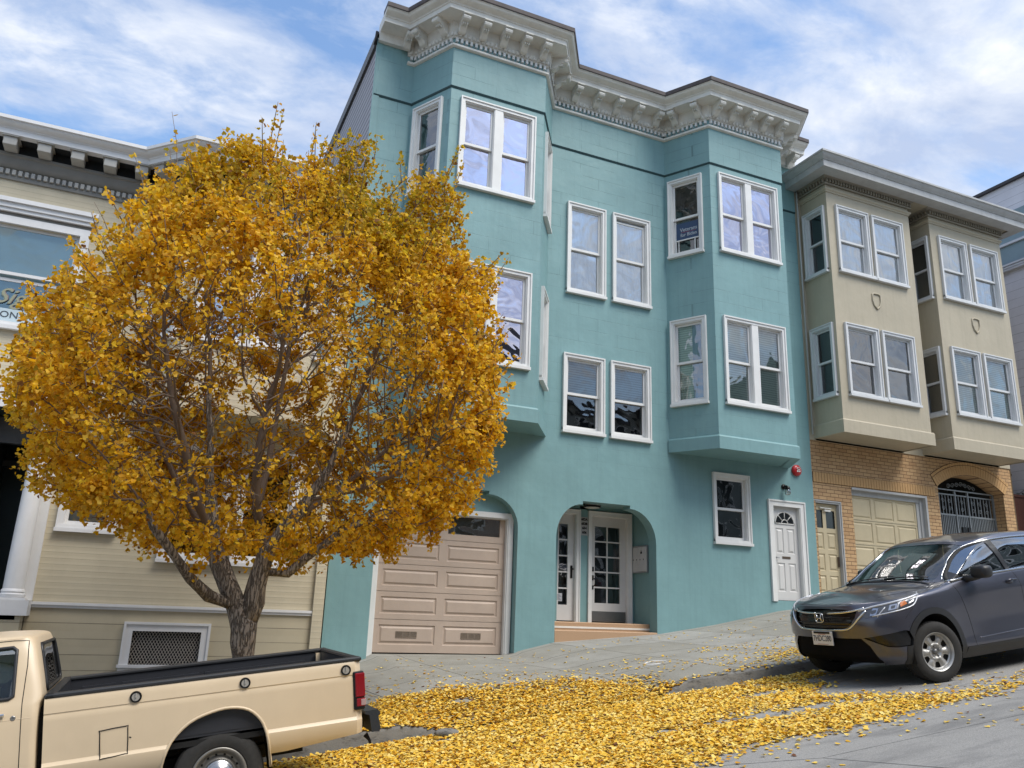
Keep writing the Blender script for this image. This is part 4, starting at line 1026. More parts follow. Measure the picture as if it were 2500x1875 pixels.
m = MB(FH); m.quad((-4.55, -.055, 4.89), (-1.69, -.055, 4.89), (-1.69, -.055, 5.61), (-4.55, -.055, 5.61)); m.quad((-4.55, -.105, 4.11), (-1.69, -.105, 4.11), (-1.69, -.105, 4.75), (-4.55, -.105, 4.75)); m.build('pane', mat_glass('pane_shop', .14, tint=(.85, .92, .9, 1), gt=(.9, 1, .97, 1), wav=.1), bw, recalc=False)
m = MB(FH); m.box(-4.6, -1.64, -.22, -.21, 4.84, 5.66); m.build('curtain', plain('pale_green_curtain', (.52, .60, .57, 1), .8), bw)
m = MB(FH); m.box(-4.6, -1.64, -.20, -.19, 4.06, 4.76); m.build('sign_backing', plain('grey_blue_backing', (.13, .17, .19, 1), .7), bw)
sg_ = wroot('window_sign', (-2.4, 14.05, 4.1), label='script and capital lettering sign low in the large left window', cat='sign')
m = MB(FH); m.box(-3.3, -1.9, -.084, -.080, 4.10, 4.30); m.build('lower_board', plain('sign_pale_blue', (.45, .55, .60, 1), .5), sg_)
for tx, dx, c_ in (('Sign', 0, (.28, .29, .20, 1)), ('Sign', .012, (.24, .19, .19, 1)), ('Sign', -.014, (.16, .24, .25, 1))):
    text_mesh('lettering', tx, .36, plain('sign_ink_%d' % int(dx*1e3), c_, .5), frame_mat(FH, -2.36+dx, -.078-abs(dx)*.5, 4.49+dx*.6), sg_, depth=.001, shear=.4, font_bold=.001)
text_mesh('lettering', 'MONT', .145, plain('sign_black_ink', (.03, .04, .05, 1), .5), frame_mat(FH, -2.42, -.076, 4.20), sg_, depth=.001, align='CENTER', sx=1.1)
# cornice
PC = [(-4.9, 14.), (-.62, 14.), (.10, 13.25), (2.02, 13.25), (2.70, 14.)]
m = MB(); sweep(m, PC, [(0, 6.40), (.03, 6.40), (.035, 6.43), (.035, 6.46), (.03, 6.47), (.03, 6.56), (.07, 6.58), (.10, 6.62), (.12, 6.66), (.13, 6.74), (.16, 6.76), (.16, 6.80), (.12, 6.80), (0, 6.80)]); m.build('cornice_mouldings', M['lhgrey'], H_, angle=40)
m = MB(); dentils(m, PC, .03, .045, 6.475, 6.555, .052, .088); m.build('dentils', M['lhblock'], H_)
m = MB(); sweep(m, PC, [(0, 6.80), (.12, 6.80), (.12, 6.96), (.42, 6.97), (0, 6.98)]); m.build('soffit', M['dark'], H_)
m = MB(); sweep(m, PC, [(.0, 6.97), (.46, 6.965), (.46, 7.05), (.47, 7.055), (.48, 7.075), (.51, 7.085), (.545, 7.105), (.565, 7.13), (.57, 7.15), (.60, 7.155), (.60, 7.21), (.0, 7.27)]); m.build('cornice', M['lhwhite'], H_, angle=35)
SG2 = segs(PC, .12)
for i, us in enumerate([[.2+k*.475 for k in range(9)], (.35, .80), (.10, .50, .92, 1.34, 1.76), (.2, .7)]):
    F = SG2[i]
    for u in us:
        if 0 < u < F.L:
            m = MB(F); m.cbox(u-.095, u+.095, 0, .30, 6.805, 6.945, .008); m.box(u-.12, u+.12, 0, .33, 6.945, 6.962); m.build('bracket', M['lhblock'], H_)
m = MB(); m.poly([(-4.9, 28, 7.2), (2.70, 28, 7.2)]+[(p.x, p.y, 7.2) for p in offset_path(PC, .3)[::-1]]); m.quad((2.76, 14, -3), (2.76, 28, -3), (2.76, 28, 7.2), (2.76, 14, 7.2)); m.quad((-4.9, 28, -3), (2.7, 28, -3), (2.7, 28, 7.2), (-4.9, 28, 7.2)); m.quad((-4.9, 14, -3), (-4.9, 28, -3), (-4.9, 28, 7.2), (-4.9, 14, 7.2)); m.build('roof', M['rooftar'], H_)

# ================================================================== houses on the camera's side of the street (seen mirrored in panes and paint)
cols = [(.30, .30, .30, 1), (.22, .26, .30, 1), (.36, .32, .25, 1), (.28, .20, .17, 1), (.32, .33, .30, 1), (.20, .23, .22, 1)]
labs = ['light grey row house across the street, uphill from the camera', 'slate blue row house across the street behind the camera', 'sand coloured row house across the street', 'brown shingled row house across the street', 'pale green grey row house across the street', 'dark green row house across the street, farthest uphill']
for i in range(6):
    x0 = -14+i*7.6; x1 = x0+7.3; zb = road_z((x0+x1)/2)+.1; ht = (8.4, 9.0, 8.5, 9.4, 8.4, 8.9)[i]
    h = wroot('row_house', ((x0+x1)/2, -4.6, zb), label=labs[i], cat='house'); F = Frame((x1, -4.6), (x0, -4.6)); m = MB()
    hs = []
    for z in (zb+1.0, zb+3.6, zb+6.2):
        for u in (.8, 3.0, 5.2):
            if z+1.7 < zb+ht: hs.append((u, u+1.1, z, z+1.7, .2))
    panel(m, F, 0, F.L, zb-3, zb+ht, hs); m.F = IDF
    m.quad((x0, -4.6, zb-3), (x0, -14, zb-3), (x0, -14, zb+ht), (x0, -4.6, zb+ht)); m.quad((x1, -4.6, zb-3), (x1, -14, zb-3), (x1, -14, zb+ht), (x1, -4.6, zb+ht)); m.quad((x0, -14, zb-3), (x1, -14, zb-3), (x1, -14, zb+ht), (x0, -14, zb+ht))
    m.build('wall', [plain('far_wall_%d' % i, cols[i], .8), M['dark']], h)
    m = MB(F)
    for q in hs: m.ring(q[0]-.1, q[1]+.1, q[2]-.1, q[3]+.1, .1, 0, .05)
    m.build('window_frames', M['white'], h)
    m = MB(); xm = (x0+x1)/2
    if i % 2: m.prism([(x0-.2, zb+ht), (x1+.2, zb+ht), (xm, zb+ht+1.9)], 1, -4.3, -14)
    else: m.box(x0-.1, x1+.1, -4.2, -14, zb+ht, zb+ht+.25)
    m.build('roof', plain('far_roof_%d' % i, (.07, .065, .065, 1), .8), h)
# ================================================================== GINKGO
TR = wroot('street_tree', (1.17, 9.8, gz(1.17, 9.8)), label='large round ginkgo tree in full yellow autumn leaf with forked trunk', cat='tree')
def v3(*a): return np.array(a, float)
nodes = []; par = []; fixr = []
def chain(pts, start=-1, rad=None):
    k = start
    for i, p in enumerate(pts):
        if start == -1 and i == 0: nodes.append(v3(*p)); par.append(-1); fixr.append(rad[0] if rad else 0); k = len(nodes)-1; continue
        q0 = nodes[k]; q1 = v3(*p); L = np.linalg.norm(q1-q0); n = max(1, int(L/.14))
        for j in range(1, n+1):
            t = j/n; nodes.append(q0*(1-t)+q1*t); par.append(k if j == 1 else len(nodes)-2)
            fixr.append((rad[i-1]*(1-t)+rad[i]*t) if rad else 0)
        k = len(nodes)-1
    return k
Yt = 9.8
k0 = chain([(1.19, Yt, -1.60), (1.17, Yt, -1.1), (1.17, Yt, -.55), (1.14, Yt, -.22)], -1, [.165, .135, .122, .135])
kl0 = chain([(1.03, Yt, -.02), (.90, Yt+.02, .22)], k0, [.115, .105, .10])
kl = chain([(.80, Yt+.05, .45), (.74, Yt+.08, .62), (.65, Yt+.12, .92), (.60, Yt+.15, 1.27), (.54, Yt+.15, 1.75), (.47, Yt+.2, 2.3), (.40, Yt+.2, 2.9)], kl0, [.105, .09, .08, .055, .04, .03, .022, .018])
kr0 = chain([(1.20, Yt-.02, .05), (1.24, Yt-.05, .37)], k0, [.115, .105, .095])
kr1 = chain([(1.27, Yt-.08, .60)], kr0, [.095, .098])
kr = chain([(1.46, Yt-.14, .92), (1.66, Yt-.2, 1.19), (1.79, Yt-.25, 1.46), (1.92, Yt-.3, 1.78), (2.05, Yt-.35, 2.2), (2.2, Yt-.35, 2.8)], kr1, [.085, .06, .048, .04, .03, .022, .018])
chain([(.72, Yt-.12, .09), (.50, Yt-.3, .26), (.30, Yt-.45, .48), (.05, Yt-.6, .75)], kl0-1, [.07, .055, .048, .04, .03])
chain([(1.52, Yt-.1, .37), (1.74, Yt-.2, .57), (2.0, Yt-.3, .82), (2.5, Yt-.4, 1.1)], kr0, [.055, .048, .042, .035, .022])
chain([(1.15, Yt+.3, 1.1), (1.25, Yt+.45, 1.7), (1.3, Yt+.55, 2.4), (1.35, Yt+.5, 3.2)], kr1, [.06, .04, .03, .025, .02])
chain([(1.05, Yt-.35, 1.2), (1.0, Yt-.6, 1.7), (1.05, Yt-.7, 2.3)], kr1, [.055, .038, .03, .022])
chain([(.45, Yt-.25, 1.1), (.25, Yt-.5, 1.6), (.05, Yt-.6, 2.1), (-.1, Yt-.6, 2.7)], kl0+2, [.06, .042, .032, .025, .02])
chain([(.5, Yt+.5, 1.0), (.2, Yt+.8, 1.5), (-.1, Yt+1., 2.1)], kl0+2, [.05, .036, .028, .02])
chain([(1.75, Yt+.2, 1.15), (2.2, Yt+.4, 1.5), (2.7, Yt+.5, 2.0)], kr1+2, [.05, .036, .028, .02])
chain([(2.2, Yt-.5, 1.35), (2.6, Yt-.7, 1.55), (3.0, Yt-.7, 1.9)], kr1+4, [.042, .03, .024, .018])
NS = len(nodes)
CC = v3(1.22, 9.8, 2.70); RX, RY = 2.76, 2.45
lobes = [(1.78, 9.7, 5.1, .62, 1.0), (.1, 9.8, 4.4, .7, .75), (2.75, 9.6, 4.75, .65, .9), (.75, 9.9, 4.3, .7, .7), (2.15, 10.0, 4.9, .55, .6), (.35, 9.4, 4.6, .5, .75), (3.2, 9.8, 4.0, .7, .8)]
ph = RNG.uniform(0, 6.28, (14, 3)); kf = RNG.normal(0, 1.7, (14, 3))
def lump(P_): return sum(np.sin(P_@kf[i]+ph[i][0]) for i in range(14))/14**.5
def crown_val(P_):
    """<1 inside the crown"""
    d = (P_-CC); t_ = np.clip(d[:, 2]/2.3, 0, 1); d[:, 0] -= .20*t_; d[:, :2] /= (1-.16*t_)[:, None]; rz = np.where(d[:, 2] > 0, 2.25, 2.22)
    a = (np.abs(d[:, 0])/RX)**2.1+(np.abs(d[:, 1])/RY)**2.1; e = np.where(d[:, 2] > 0, 2.0, 3.0)
    v = (a**1.0+(np.abs(d[:, 2])/rz)**e)**.5
    for (x, y, z, r, h) in lobes:
        q = (P_-v3(x, y, z))/v3(r, r, h); v = np.minimum(v, np.sqrt((q**2).sum(1))*.25+.75)
    return v*(1+.055*lump(P_))
tgt = RNG.uniform(-1, 1, (40000, 3))*v3(3.2, 2.9, 3.2)+CC
cv = crown_val(tgt); keep = (cv < 1)&(RNG.random(len(cv)) < np.clip((cv-.25)*1.2, .06, 1))
tgt = tgt[keep][:7200]
nodes = [n for n in nodes]; STEP = .13
P_ = np.array(nodes); best = np.full(len(tgt), 1e9); bi = np.zeros(len(tgt), int)
def upd(start):
    global best, bi
    Q = np.array(nodes[start:])
    for s_ in range(0, len(Q), 400):
        d = np.linalg.norm(tgt[:, None, :]-Q[None, s_:s_+400, :], axis=2); j = d.argmin(1); m_ = d[np.arange(len(tgt)), j]
        w_ = m_ < best; best[w_] = m_[w_]; bi[w_] = start+s_+j[w_]
upd(0)
for it in range(46):
    alive = best > .14
    if alive.sum() < 30: break
    idx = bi[alive]; dirs = tgt[alive]-np.array(nodes)[idx]; dirs /= np.linalg.norm(dirs, axis=1)[:, None]
    acc = {}
    for i, d in zip(idx, dirs): acc.setdefault(int(i), []).append(d)
    st = len(nodes)
    for i, ds in acc.items():
        if i < 12: continue
        d = np.sum(ds, 0); d = d/(np.linalg.norm(d)+1e-9)+v3(0, 0, .50)+RNG.normal(0, .10, 3)
        pp = par[i]
        if pp >= 0: q = nodes[i]-nodes[pp]; d = d+.45*q/(np.linalg.norm(q)+1e-9)
        d /= np.linalg.norm(d); nodes.append(nodes[i]+d*STEP); par.append(i); fixr.append(0)
    if len(nodes) == st: break
    upd(st); tgt_keep = best > .14
    tgt = tgt[tgt_keep]; best = best[tgt_keep]; bi = bi[tgt_keep]
# bare shoots that stand out above the crown
tops = [(-.43, 5.75, .75), (-.05, 5.45, .5), (.30, 5.72, .62), (.80, 5.62, .6), (1.62, 6.28, .75), (2.05, 5.6, .4), (2.55, 5.75, .5), (-.75, 5.0, .5), (-1.1, 4.5, .4), (3.25, 5.2, .45), (3.7, 4.4, .4), (3.95, 3.6, .35), (2.3, 6.0, .5), (1.25, 5.8, .45)]
NP_ = np.array(nodes); shoots = []
for (x, z, L) in tops:
    y = Yt+RNG.uniform(-.3, .3); base = v3(x-(x-1.2)*.1, y, z-L); j = int(np.linalg.norm(NP_-base, axis=1).argmin())
    shoots.append((j, [nodes[j], (nodes[j]+base)/2, base, base+v3((x-base[0])*.5+.02, 0, L*.5), v3(x, y, z)]))
vv_ = crown_val(NP_); cand_ = np.where((vv_ > .86)&(NP_[:, 2] > 2.6)&(NP_[:, 1] < 11.2))[0]
for j in RNG.choice(cand_, 130, replace=False):
    o_ = NP_[j]-CC; o_ /= np.linalg.norm(o_); d_ = o_*v3(.7, .7, .5)+v3(0, 0, .75)+RNG.normal(0, .18, 3); d_ /= np.linalg.norm(d_); L = RNG.uniform(.22, .5)*(1+.4*(NP_[j][2] > 4.2))
    p_ = NP_[j]; shoots.append((j, [p_+d_*L*k/4+v3(0, 0, .03)*(k/4)**2*L for k in range(5)]))
NN = len(nodes); ch = [[] for _ in range(NN)]
for i in range(NN):
    if par[i] >= 0: ch[par[i]].append(i)
rad = np.zeros(NN)
for i in range(NN-1, -1, -1):
    rad[i] = max(.0042, sum(rad[c]**2.5 for c in ch[i])**(1/2.5)) if ch[i] else .0042
for i in range(NN):
    if fixr[i] > 0: rad[i] = fixr[i]
    elif par[i] >= 0: rad[i] = min(rad[i], rad[par[i]]*.8 if fixr[par[i]] > 0 else rad[par[i]], .020)
mt = MB(); mbr = MB()
def strand(start, p0=None):
    seq = [start]; 
    while ch[seq[-1]]:
        c = max(ch[seq[-1]], key=lambda q: rad[q]+(1 if fixr[q] else 0)); seq.append(c)
    return seq
done = set(); stack = [0]; strands = []
while stack:
    s0 = stack.pop(); seq = strand(s0); strands.append(seq)
    for q in seq:
        for c in ch[q]:
            if c not in seq: stack.append(c)
for seq in strands:
    p = par[seq[0]]; pts = ([tuple(nodes[p])] if p >= 0 else [])+[tuple(nodes[q]) for q in seq]
    rr = ([rad[seq[0]]] if p >= 0 else [])+[float(rad[q]) for q in seq]
    if len(pts) < 2: continue
    thick = rr[0] > .035
    # split thick part into the trunk mesh
    if thick:
        cut = next((i for i, r_ in enumerate(rr) if r_ < .03), len(rr)-1)
        cut = max(cut, 1)
        jit = [(x+.012*sin(z*9+x*7), y+.01*cos(z*11), z) if 0 < i else (x, y, z) for i, (x, y, z) in enumerate(pts[:cut+1])]
        rj = [r_*(1+.06*sin(i*1.9)+.04*sin(i*.83+1)) for i, r_ in enumerate(rr[:cut+1])]
        mt.tube(jit, rj, 18)
        if len(pts)-cut > 1: mbr.tube([jit[-1]]+pts[cut+1:], rr[cut:], 6)
    else: mbr.tube(pts, rr, 6 if rr[0] > .012 else 4, caps=False)
for j, pts in shoots: mbr.tube([tuple(p) for p in pts], [.008, .007, .006, .005, .003], 4)
t = NT('ginkgo_bark'); v = t.coord(scale=(1, 1, .28)); n1 = t.noise(v, 34, 5, .6, .6); rg_ = t.noise(t.coord(scale=(1, 1, .16)), 30, 5, .6, .35)
cr = t.ramp(t.math('ABSOLUTE', t.math('SUBTRACT', rg_, .5)), [(.0, 0), (.07, 1)]); c = t.mix(cr, (.13, .105, .085, 1), t.mix(n1, (.27, .23, .19, 1), (.42, .365, .31, 1)))
M['bark'] = t.set(Base_Color=c, Roughness=.95, Normal=t.bump(t.math('ADD', cr, t.math('MULTIPLY', n1, .5)), .9, .03))
M['twig'] = plain('twig_bark', (.175, .13, .10, 1), .9)
mt.build('trunk', M['bark'], TR, smooth=True); mbr.build('branches', M['twig'], TR, smooth=True, recalc=False)
def leaf_mat(name, tr=.35):
    t = NT(name); a = t.node('ShaderNodeVertexColor', layer_name='col')
    n = t.noise(t.coord(), 60, 3)
    c = t.mix(t.math('MULTIPLY', n, .3), a.outputs['Color'], t.mix(.5, a.outputs['Color'], (.25, .12, .01, 1)))
    t.set(Base_Color=c, Roughness=.55, Specular_IOR_Level=.3)
    tl = t.node('ShaderNodeBsdfTranslucent'); t.link(c, tl.inputs[0]); mx_ = t.node('ShaderNodeMixShader'); mx_.inputs[0].default_value = tr
    t.link(t.b.outputs[0], mx_.inputs[1]); t.link(tl.outputs[0], mx_.inputs[2]); t.link(mx_.outputs[0], t.out.inputs['Surface']); return t.mat
LEAF = np.array([(0, 0, 0), (-.52, .50, .10), (-.30, .84, .06), (0, .70, -.05), (.30, .84, .06), (.52, .50, .10)], float)
def leaf_mesh(name, pos, ax, nr, size, col, mat, parent=None, **k):
    """pos: base; ax: direction of the leaf; nr: face normal"""
    n = len(pos); ax = ax/np.linalg.norm(ax, axis=1)[:, None]; nr = nr-(nr*ax).sum(1)[:, None]*ax; nr = nr/(np.linalg.norm(nr, axis=1)[:, None]+1e-9); sd = np.cross(ax, nr)
    L = LEAF[None]*size[:, None, None]; L = L.copy(); cup = RNG.uniform(-.8, 2.2, (n, 1)); L[:, :, 2] *= cup; L[:, :, 0] *= RNG.uniform(.75, 1.1, (n, 1))
    V = pos[:, None, :]+sd[:, None, :]*L[:, :, 0:1]+ax[:, None, :]*L[:, :, 1:2]+nr[:, None, :]*L[:, :, 2:3]
    me = bpy.data.meshes.new(name); me.vertices.add(n*6); me.vertices.foreach_set('co', V.reshape(-1).astype(np.float32))
    b = np.arange(n)[:, None]*6; f = np.concatenate([b+np.array([0, 3, 2, 1]), b+np.array([0, 5, 4, 3])], 1).reshape(-1)
    me.loops.add(n*8); me.loops.foreach_set('vertex_index', f.astype(np.int32)); me.polygons.add(n*2)
    me.polygons.foreach_set('loop_start', np.arange(0, n*8, 4, dtype=np.int32)); me.update(calc_edges=True)
    ca = me.color_attributes.new('col', 'FLOAT_COLOR', 'POINT'); cc = np.ones((n, 6, 4), np.float32); cc[:, :, :3] = col[:, None, :]
    cc[:, 0, :3] *= (.9, .85, .8); ca.data.foreach_set('color', cc.reshape(-1)); me.materials.append(mat)
    o = bpy.data.objects.new(name, me); COL.objects.link(o); o.parent = parent; return tag(o, **k)
NP_ = np.array(nodes); val = crown_val(NP_); thin = (rad < .011)&(np.arange(NN) > NS)
w = np.clip((val-.60)/.25, 0, 1)**1.2*thin
# lower middle of the crown is bare and shows its branches
dz = NP_-v3(1.05, 9.8, 1.75); bare = np.clip(1.15-np.sqrt((dz[:, 0]/2.0)**2+((dz[:, 2])/1.35)**2), 0, 1)*(NP_[:, 1] < 10.3)
w *= np.clip(1-1.7*bare, 0.05, 1); w *= np.clip(.78+.55*lump(NP_*2.1+5.), .22, 1.3); w += .025*thin
NL = 132000
idx = RNG.choice(NN, NL//4, p=w/w.sum()); idx = np.repeat(idx, 4)
pr_ = np.array(par); d0 = NP_[idx]-NP_[np.maximum(pr_[idx], 0)]; sp = RNG.normal(0, 1, (NL//4, 3))*.055; sp = np.repeat(sp, 4, 0)
pos = NP_[idx]+sp+RNG.normal(0, .024, (NL, 3))
extra = []
for j, pts in shoots:
    for q in range(15):
        t_ = RNG.uniform(.35, 1)*(len(pts)-1); a = int(min(t_, len(pts)-2)); p = pts[a]*(1-(t_-a))+pts[a+1]*(t_-a); extra.append(p+RNG.normal(0, .02, 3))
pos = np.vstack([pos, np.array(extra)]); n = len(pos)
out = pos-CC; out /= np.linalg.norm(out, axis=1)[:, None]
ax_ = out*.6+RNG.normal(0, .8, (n, 3))+v3(0, 0, -.25); nr_ = RNG.normal(0, 1, (n, 3))+v3(0, -.2, .5)+out*.5
siz = RNG.uniform(.034, .072, n)
gold = np.array([(.92, .55, .018), (.97, .66, .045), (.84, .46, .010), (.95, .64, .08), (.64, .33, .012)]); col = gold[RNG.integers(0, 5, n)]*RNG.uniform(.82, 1.12, (n, 1))
gr = lump(pos*1.3+v3(4, 1, 2)); green = np.clip((gr-.05)*.7+(pos[:, 2]-3.9)*.5+.12*(pos[:, 0]-1), 0, 1)*RNG.random(n)
green = np.clip(np.where(RNG.random(n) < .10, RNG.random(n)*.8, green*.85), 0, 1)[:, None]
col = col*(1-green)+np.array([.26, .27, .02])*green*RNG.uniform(.7, 1.1, (n, 1))
br_ = (RNG.random(n) < .035)[:, None]; col = np.where(br_, np.array([.25, .11, .03]), col)
M['leaf'] = leaf_mat('ginkgo_leaf', .52)
leaf_mesh('crown', pos, ax_, nr_, siz, col, M['leaf'], TR)

# ================================================================== FALLEN LEAVES
poly = [(-3.5, 8.75), (-3.5, 9.6), (0, 10.3), (1.6, 10.6), (2.7, 10.5), (3.15, 10.62), (3.64, 10.65), (4.05, 10.65), (4.7, 10.6), (5.25, 10.35), (6.0, 10.15), (6.25, 9.8), (6.25, 9.3), (6.45, 9.08), (6.8, 9.1), (7.3, 9.12), (8.1, 9.12), (8.6, 9.13), (8.4, 8.8), (7.6, 8.6), (7.9, 8.3), (7.45, 7.9), (7.15, 7.7), (7.6, 7.35), (8.0, 6.75), (8.35, 6.45), (7.5, 6.33), (6.48, 6.25), (5.64, 6.3), (5.0, 6.3), (4.5, 6.1), (4.0, 6.1), (3.4, 5.8), (2.6, 5.6), (1.4, 5.8), (1.0, 7.0), (-.5, 8.2)]
PX = np.array(poly)
def inpoly(P2):
    c = np.zeros(len(P2), bool); x, y = P2[:, 0], P2[:, 1]; j = len(PX)-1
    for i in range(len(PX)):
        xi, yi, xj, yj = *PX[i], *PX[j]; hit = ((yi > y) != (yj > y)) & (x < (xj-xi)*(y-yi)/(yj-yi+1e-12)+xi); c ^= hit; j = i
    return c
k2 = RNG.normal(0, 2.4, (12, 2)); p2 = RNG.uniform(0, 6.28, 12); k3 = RNG.normal(0, 7, (12, 2))
def n2(P2, kk=None): kk = k2 if kk is None else kk; return sum(np.sin(P2@kk[i]+p2[i]) for i in range(12))/12**.5
cand = np.column_stack([RNG.uniform(-2.5, 9, 170000), RNG.uniform(5.5, 11.2, 170000)])
jit_ = cand+np.column_stack([n2(cand, k3)*.10, n2(cand[:, ::-1], k3)*.08])+RNG.normal(0, .12, (170000, 2)); ins = inpoly(jit_)
dens = np.clip(.95+.30*n2(cand)+.26*n2(cand, k3), .05, 1)*np.clip(1.35-.11*(cand[:, 0]-3), .5, 1)
for (gx, gy, rx_, ry_) in ((5.66, 7.32, .35, .12), (6.1, 7.25, .3, .12), (6.75, 7.2, .45, .16), (5.0, 7.35, .22, .1), (7.0, 8.25, .5, .14), (3.85, 10.05, .18, .1), (3.2, 8.75, .15, .08)):
    dens *= np.clip(((cand[:, 0]-gx)/rx_)**2+((cand[:, 1]-gy)/ry_)**2-.3, .03, 1)
A = cand[ins&(RNG.random(170000) < dens)][:80000]
m_ = len(A)
S = []
def scat(n, x0, x1, y0, y1, thr=-.2):
    q = np.column_stack([RNG.uniform(x0, x1, n), RNG.uniform(y0, y1, n)]); S.append(q[n2(q) > thr])
scat(900, 2.5, 10.5, 9.4, 11.5, -.6); scat(420, 3.0, 12.5, 10.5, 13.6, -.5); scat(260, 7.5, 11, 9.3, 10.6, -1); scat(420, 7.0, 11.5, 6.1, 8.2, .3); scat(260, 3.5, 11.5, 5.2, 6.5, -.3); scat(300, 8, 12.5, 6.3, 7.0, -.5); scat(100, 9, 13, 5.6, 6.3, 0); scat(200, 8.7, 12, 9.2, 9.9, -.4)
# drifts along the row on the right road and pavement
t_ = RNG.random(520); S.append(np.column_stack([8.1+t_*2.4+RNG.normal(0, .1, 520), 6.45+t_*.25+RNG.normal(0, .13, 520)])[RNG.random(520) > t_*.9])
t_ = RNG.random(170); S.append(np.column_stack([8.2+t_*1.1+RNG.normal(0, .1, 170), 9.55+t_*.5+RNG.normal(0, .12, 170)]))
S = np.vstack(S); Q = np.vstack([A, S]); n = len(Q); dense = np.arange(n) < m_
zz_ = np.array([max(surf_z(x, y), road_z(x)) for x, y in Q])
near = (Q[:, 1] > YK-.06)&(Q[:, 1] < YK+.02); Q[near, 1] -= .07; zz_ = np.where(near, road_z(Q[:, 0]), zz_)
z_ = zz_+np.where(dense, RNG.uniform(.004, .022, n), RNG.uniform(.004, .010, n))
pos = np.column_stack([Q, z_]); ang = RNG.uniform(0, 6.28, n); tl_ = np.where(dense, .27, .10)
ax_ = np.column_stack([np.cos(ang), np.sin(ang), RNG.normal(0, 1, n)*tl_*.6+.1275*np.cos(ang)]); nr_ = np.column_stack([RNG.normal(0, 1, n)*tl_-.127, RNG.normal(0, 1, n)*tl_, np.ones(n)])
siz = RNG.uniform(.034, .064, n); pal = np.array([(.95, .68, .13), (.90, .58, .06), (.95, .76, .26), (.84, .48, .035), (.93, .70, .18), (.68, .35, .03)])
col = pal[RNG.choice(6, n, p=[.24, .22, .14, .18, .14, .08])]*RNG.uniform(.85, 1.08, (n, 1)); col = np.where((RNG.random(n) < .03)[:, None], np.array([.16, .06, .03]), col)
M['fallen'] = leaf_mat('fallen_leaf', .12)
o = leaf_mesh('fallen_leaves', pos, ax_, nr_, siz, col, M['fallen'], None, kind='stuff', label='carpet of fallen yellow ginkgo leaves on driveway, kerb and road', cat='leaves')
# stone in the gutter and painted ring on the pavement
m = MB(); m.ball((3.28, 8.98, road_z(3.28)+.03), .12, (1.25, .6, .42), 14, 8); m.build('stone', M['kerb'], smooth=True, label='grey green stone lying in the leaves by the dropped kerb end', cat='stone')
m = MB(); m.tube([(7.05+.17*cos(t*PI/12), 10.62+.12*sin(t*PI/12), gz(7.05+.17*cos(t*PI/12), 10.62+.12*sin(t*PI/12))+.003) for t in range(-1, 19)], .008, 5); m.build('paint_mark', plain('spray_white', (.7, .7, .7, 1), .7), label='white painted open ring mark on the pavement', cat='paint mark')
# ================================================================== shell helpers for vehicles (local frame: x to the rear, y across, z up)
TH = math.atan(SL)
def catmull(P_, n):
    """P_: (k,3) control rows -> resampled n per span"""
    P_ = np.asarray(P_, float); k = len(P_); E = np.vstack([2*P_[0]-P_[1], P_, 2*P_[-1]-P_[-2]]); out = []
    for i in range(k-1):
        p0, p1, p2, p3 = E[i], E[i+1], E[i+2], E[i+3]
        for j in range(n):
            t = j/n; out.append(.5*((2*p1)+(-p0+p2)*t+(2*p0-5*p1+4*p2-p3)*t*t+(-p0+3*p1-3*p2+p3)*t**3))
    out.append(P_[-1]); return np.array(out)
def loft(ctrl, nu, nv):
    """ctrl[row][k] -> dense grid (mirrored across y), as bmesh"""
    ctrl = np.asarray(ctrl, float); rows = np.array([catmull(r, nu) for r in ctrl]); cols = np.array([catmull(rows[:, k], nv) for k in range(rows.shape[1])])  # (U, V, 3)
    cols[0, :, 1] = 0; cols[-1, :, 1] = 0
    full = np.concatenate([cols, (cols*np.array([1, -1, 1]))[-2:0:-1]], 0); U, V = full.shape[:2]
    bm = bmesh.new(); vs = [[bm.verts.new(full[u, v]) for v in range(V)] for u in range(U)]
    for u in range(U):
        for v in range(V-1):
            try: bm.faces.new((vs[u][v], vs[(u+1) % U][v], vs[(u+1) % U][v+1], vs[u][v+1]))
            except ValueError: pass
    bmesh.ops.remove_doubles(bm, verts=bm.verts, dist=.0006)
    return bm
DIRS = {'side': (Vector((0, 1, 0)), lambda p: (p[0], p[2])), 'front': (Vector((1, 0, 0)), lambda p: (p[1], p[2])), 'top': (Vector((0, 0, 1)), lambda p: (p[0], p[1])),
        'diag': (Vector((.7071, .7071, 0)), lambda p: ((p[0]-p[1])*.7071, p[2])), 'diagm': (Vector((.7071, -.7071, 0)), lambda p: ((p[0]+p[1])*.7071, p[2]))}
def inside(pt, poly):
    x, y = pt; c = False; j = len(poly)-1
    for i in range(len(poly)):
        xi, yi = poly[i]; xj, yj = poly[j]
        if (yi > y) != (yj > y) and x < (xj-xi)*(y-yi)/(yj-yi+1e-12)+xi: c = not c
        j = i
    return c
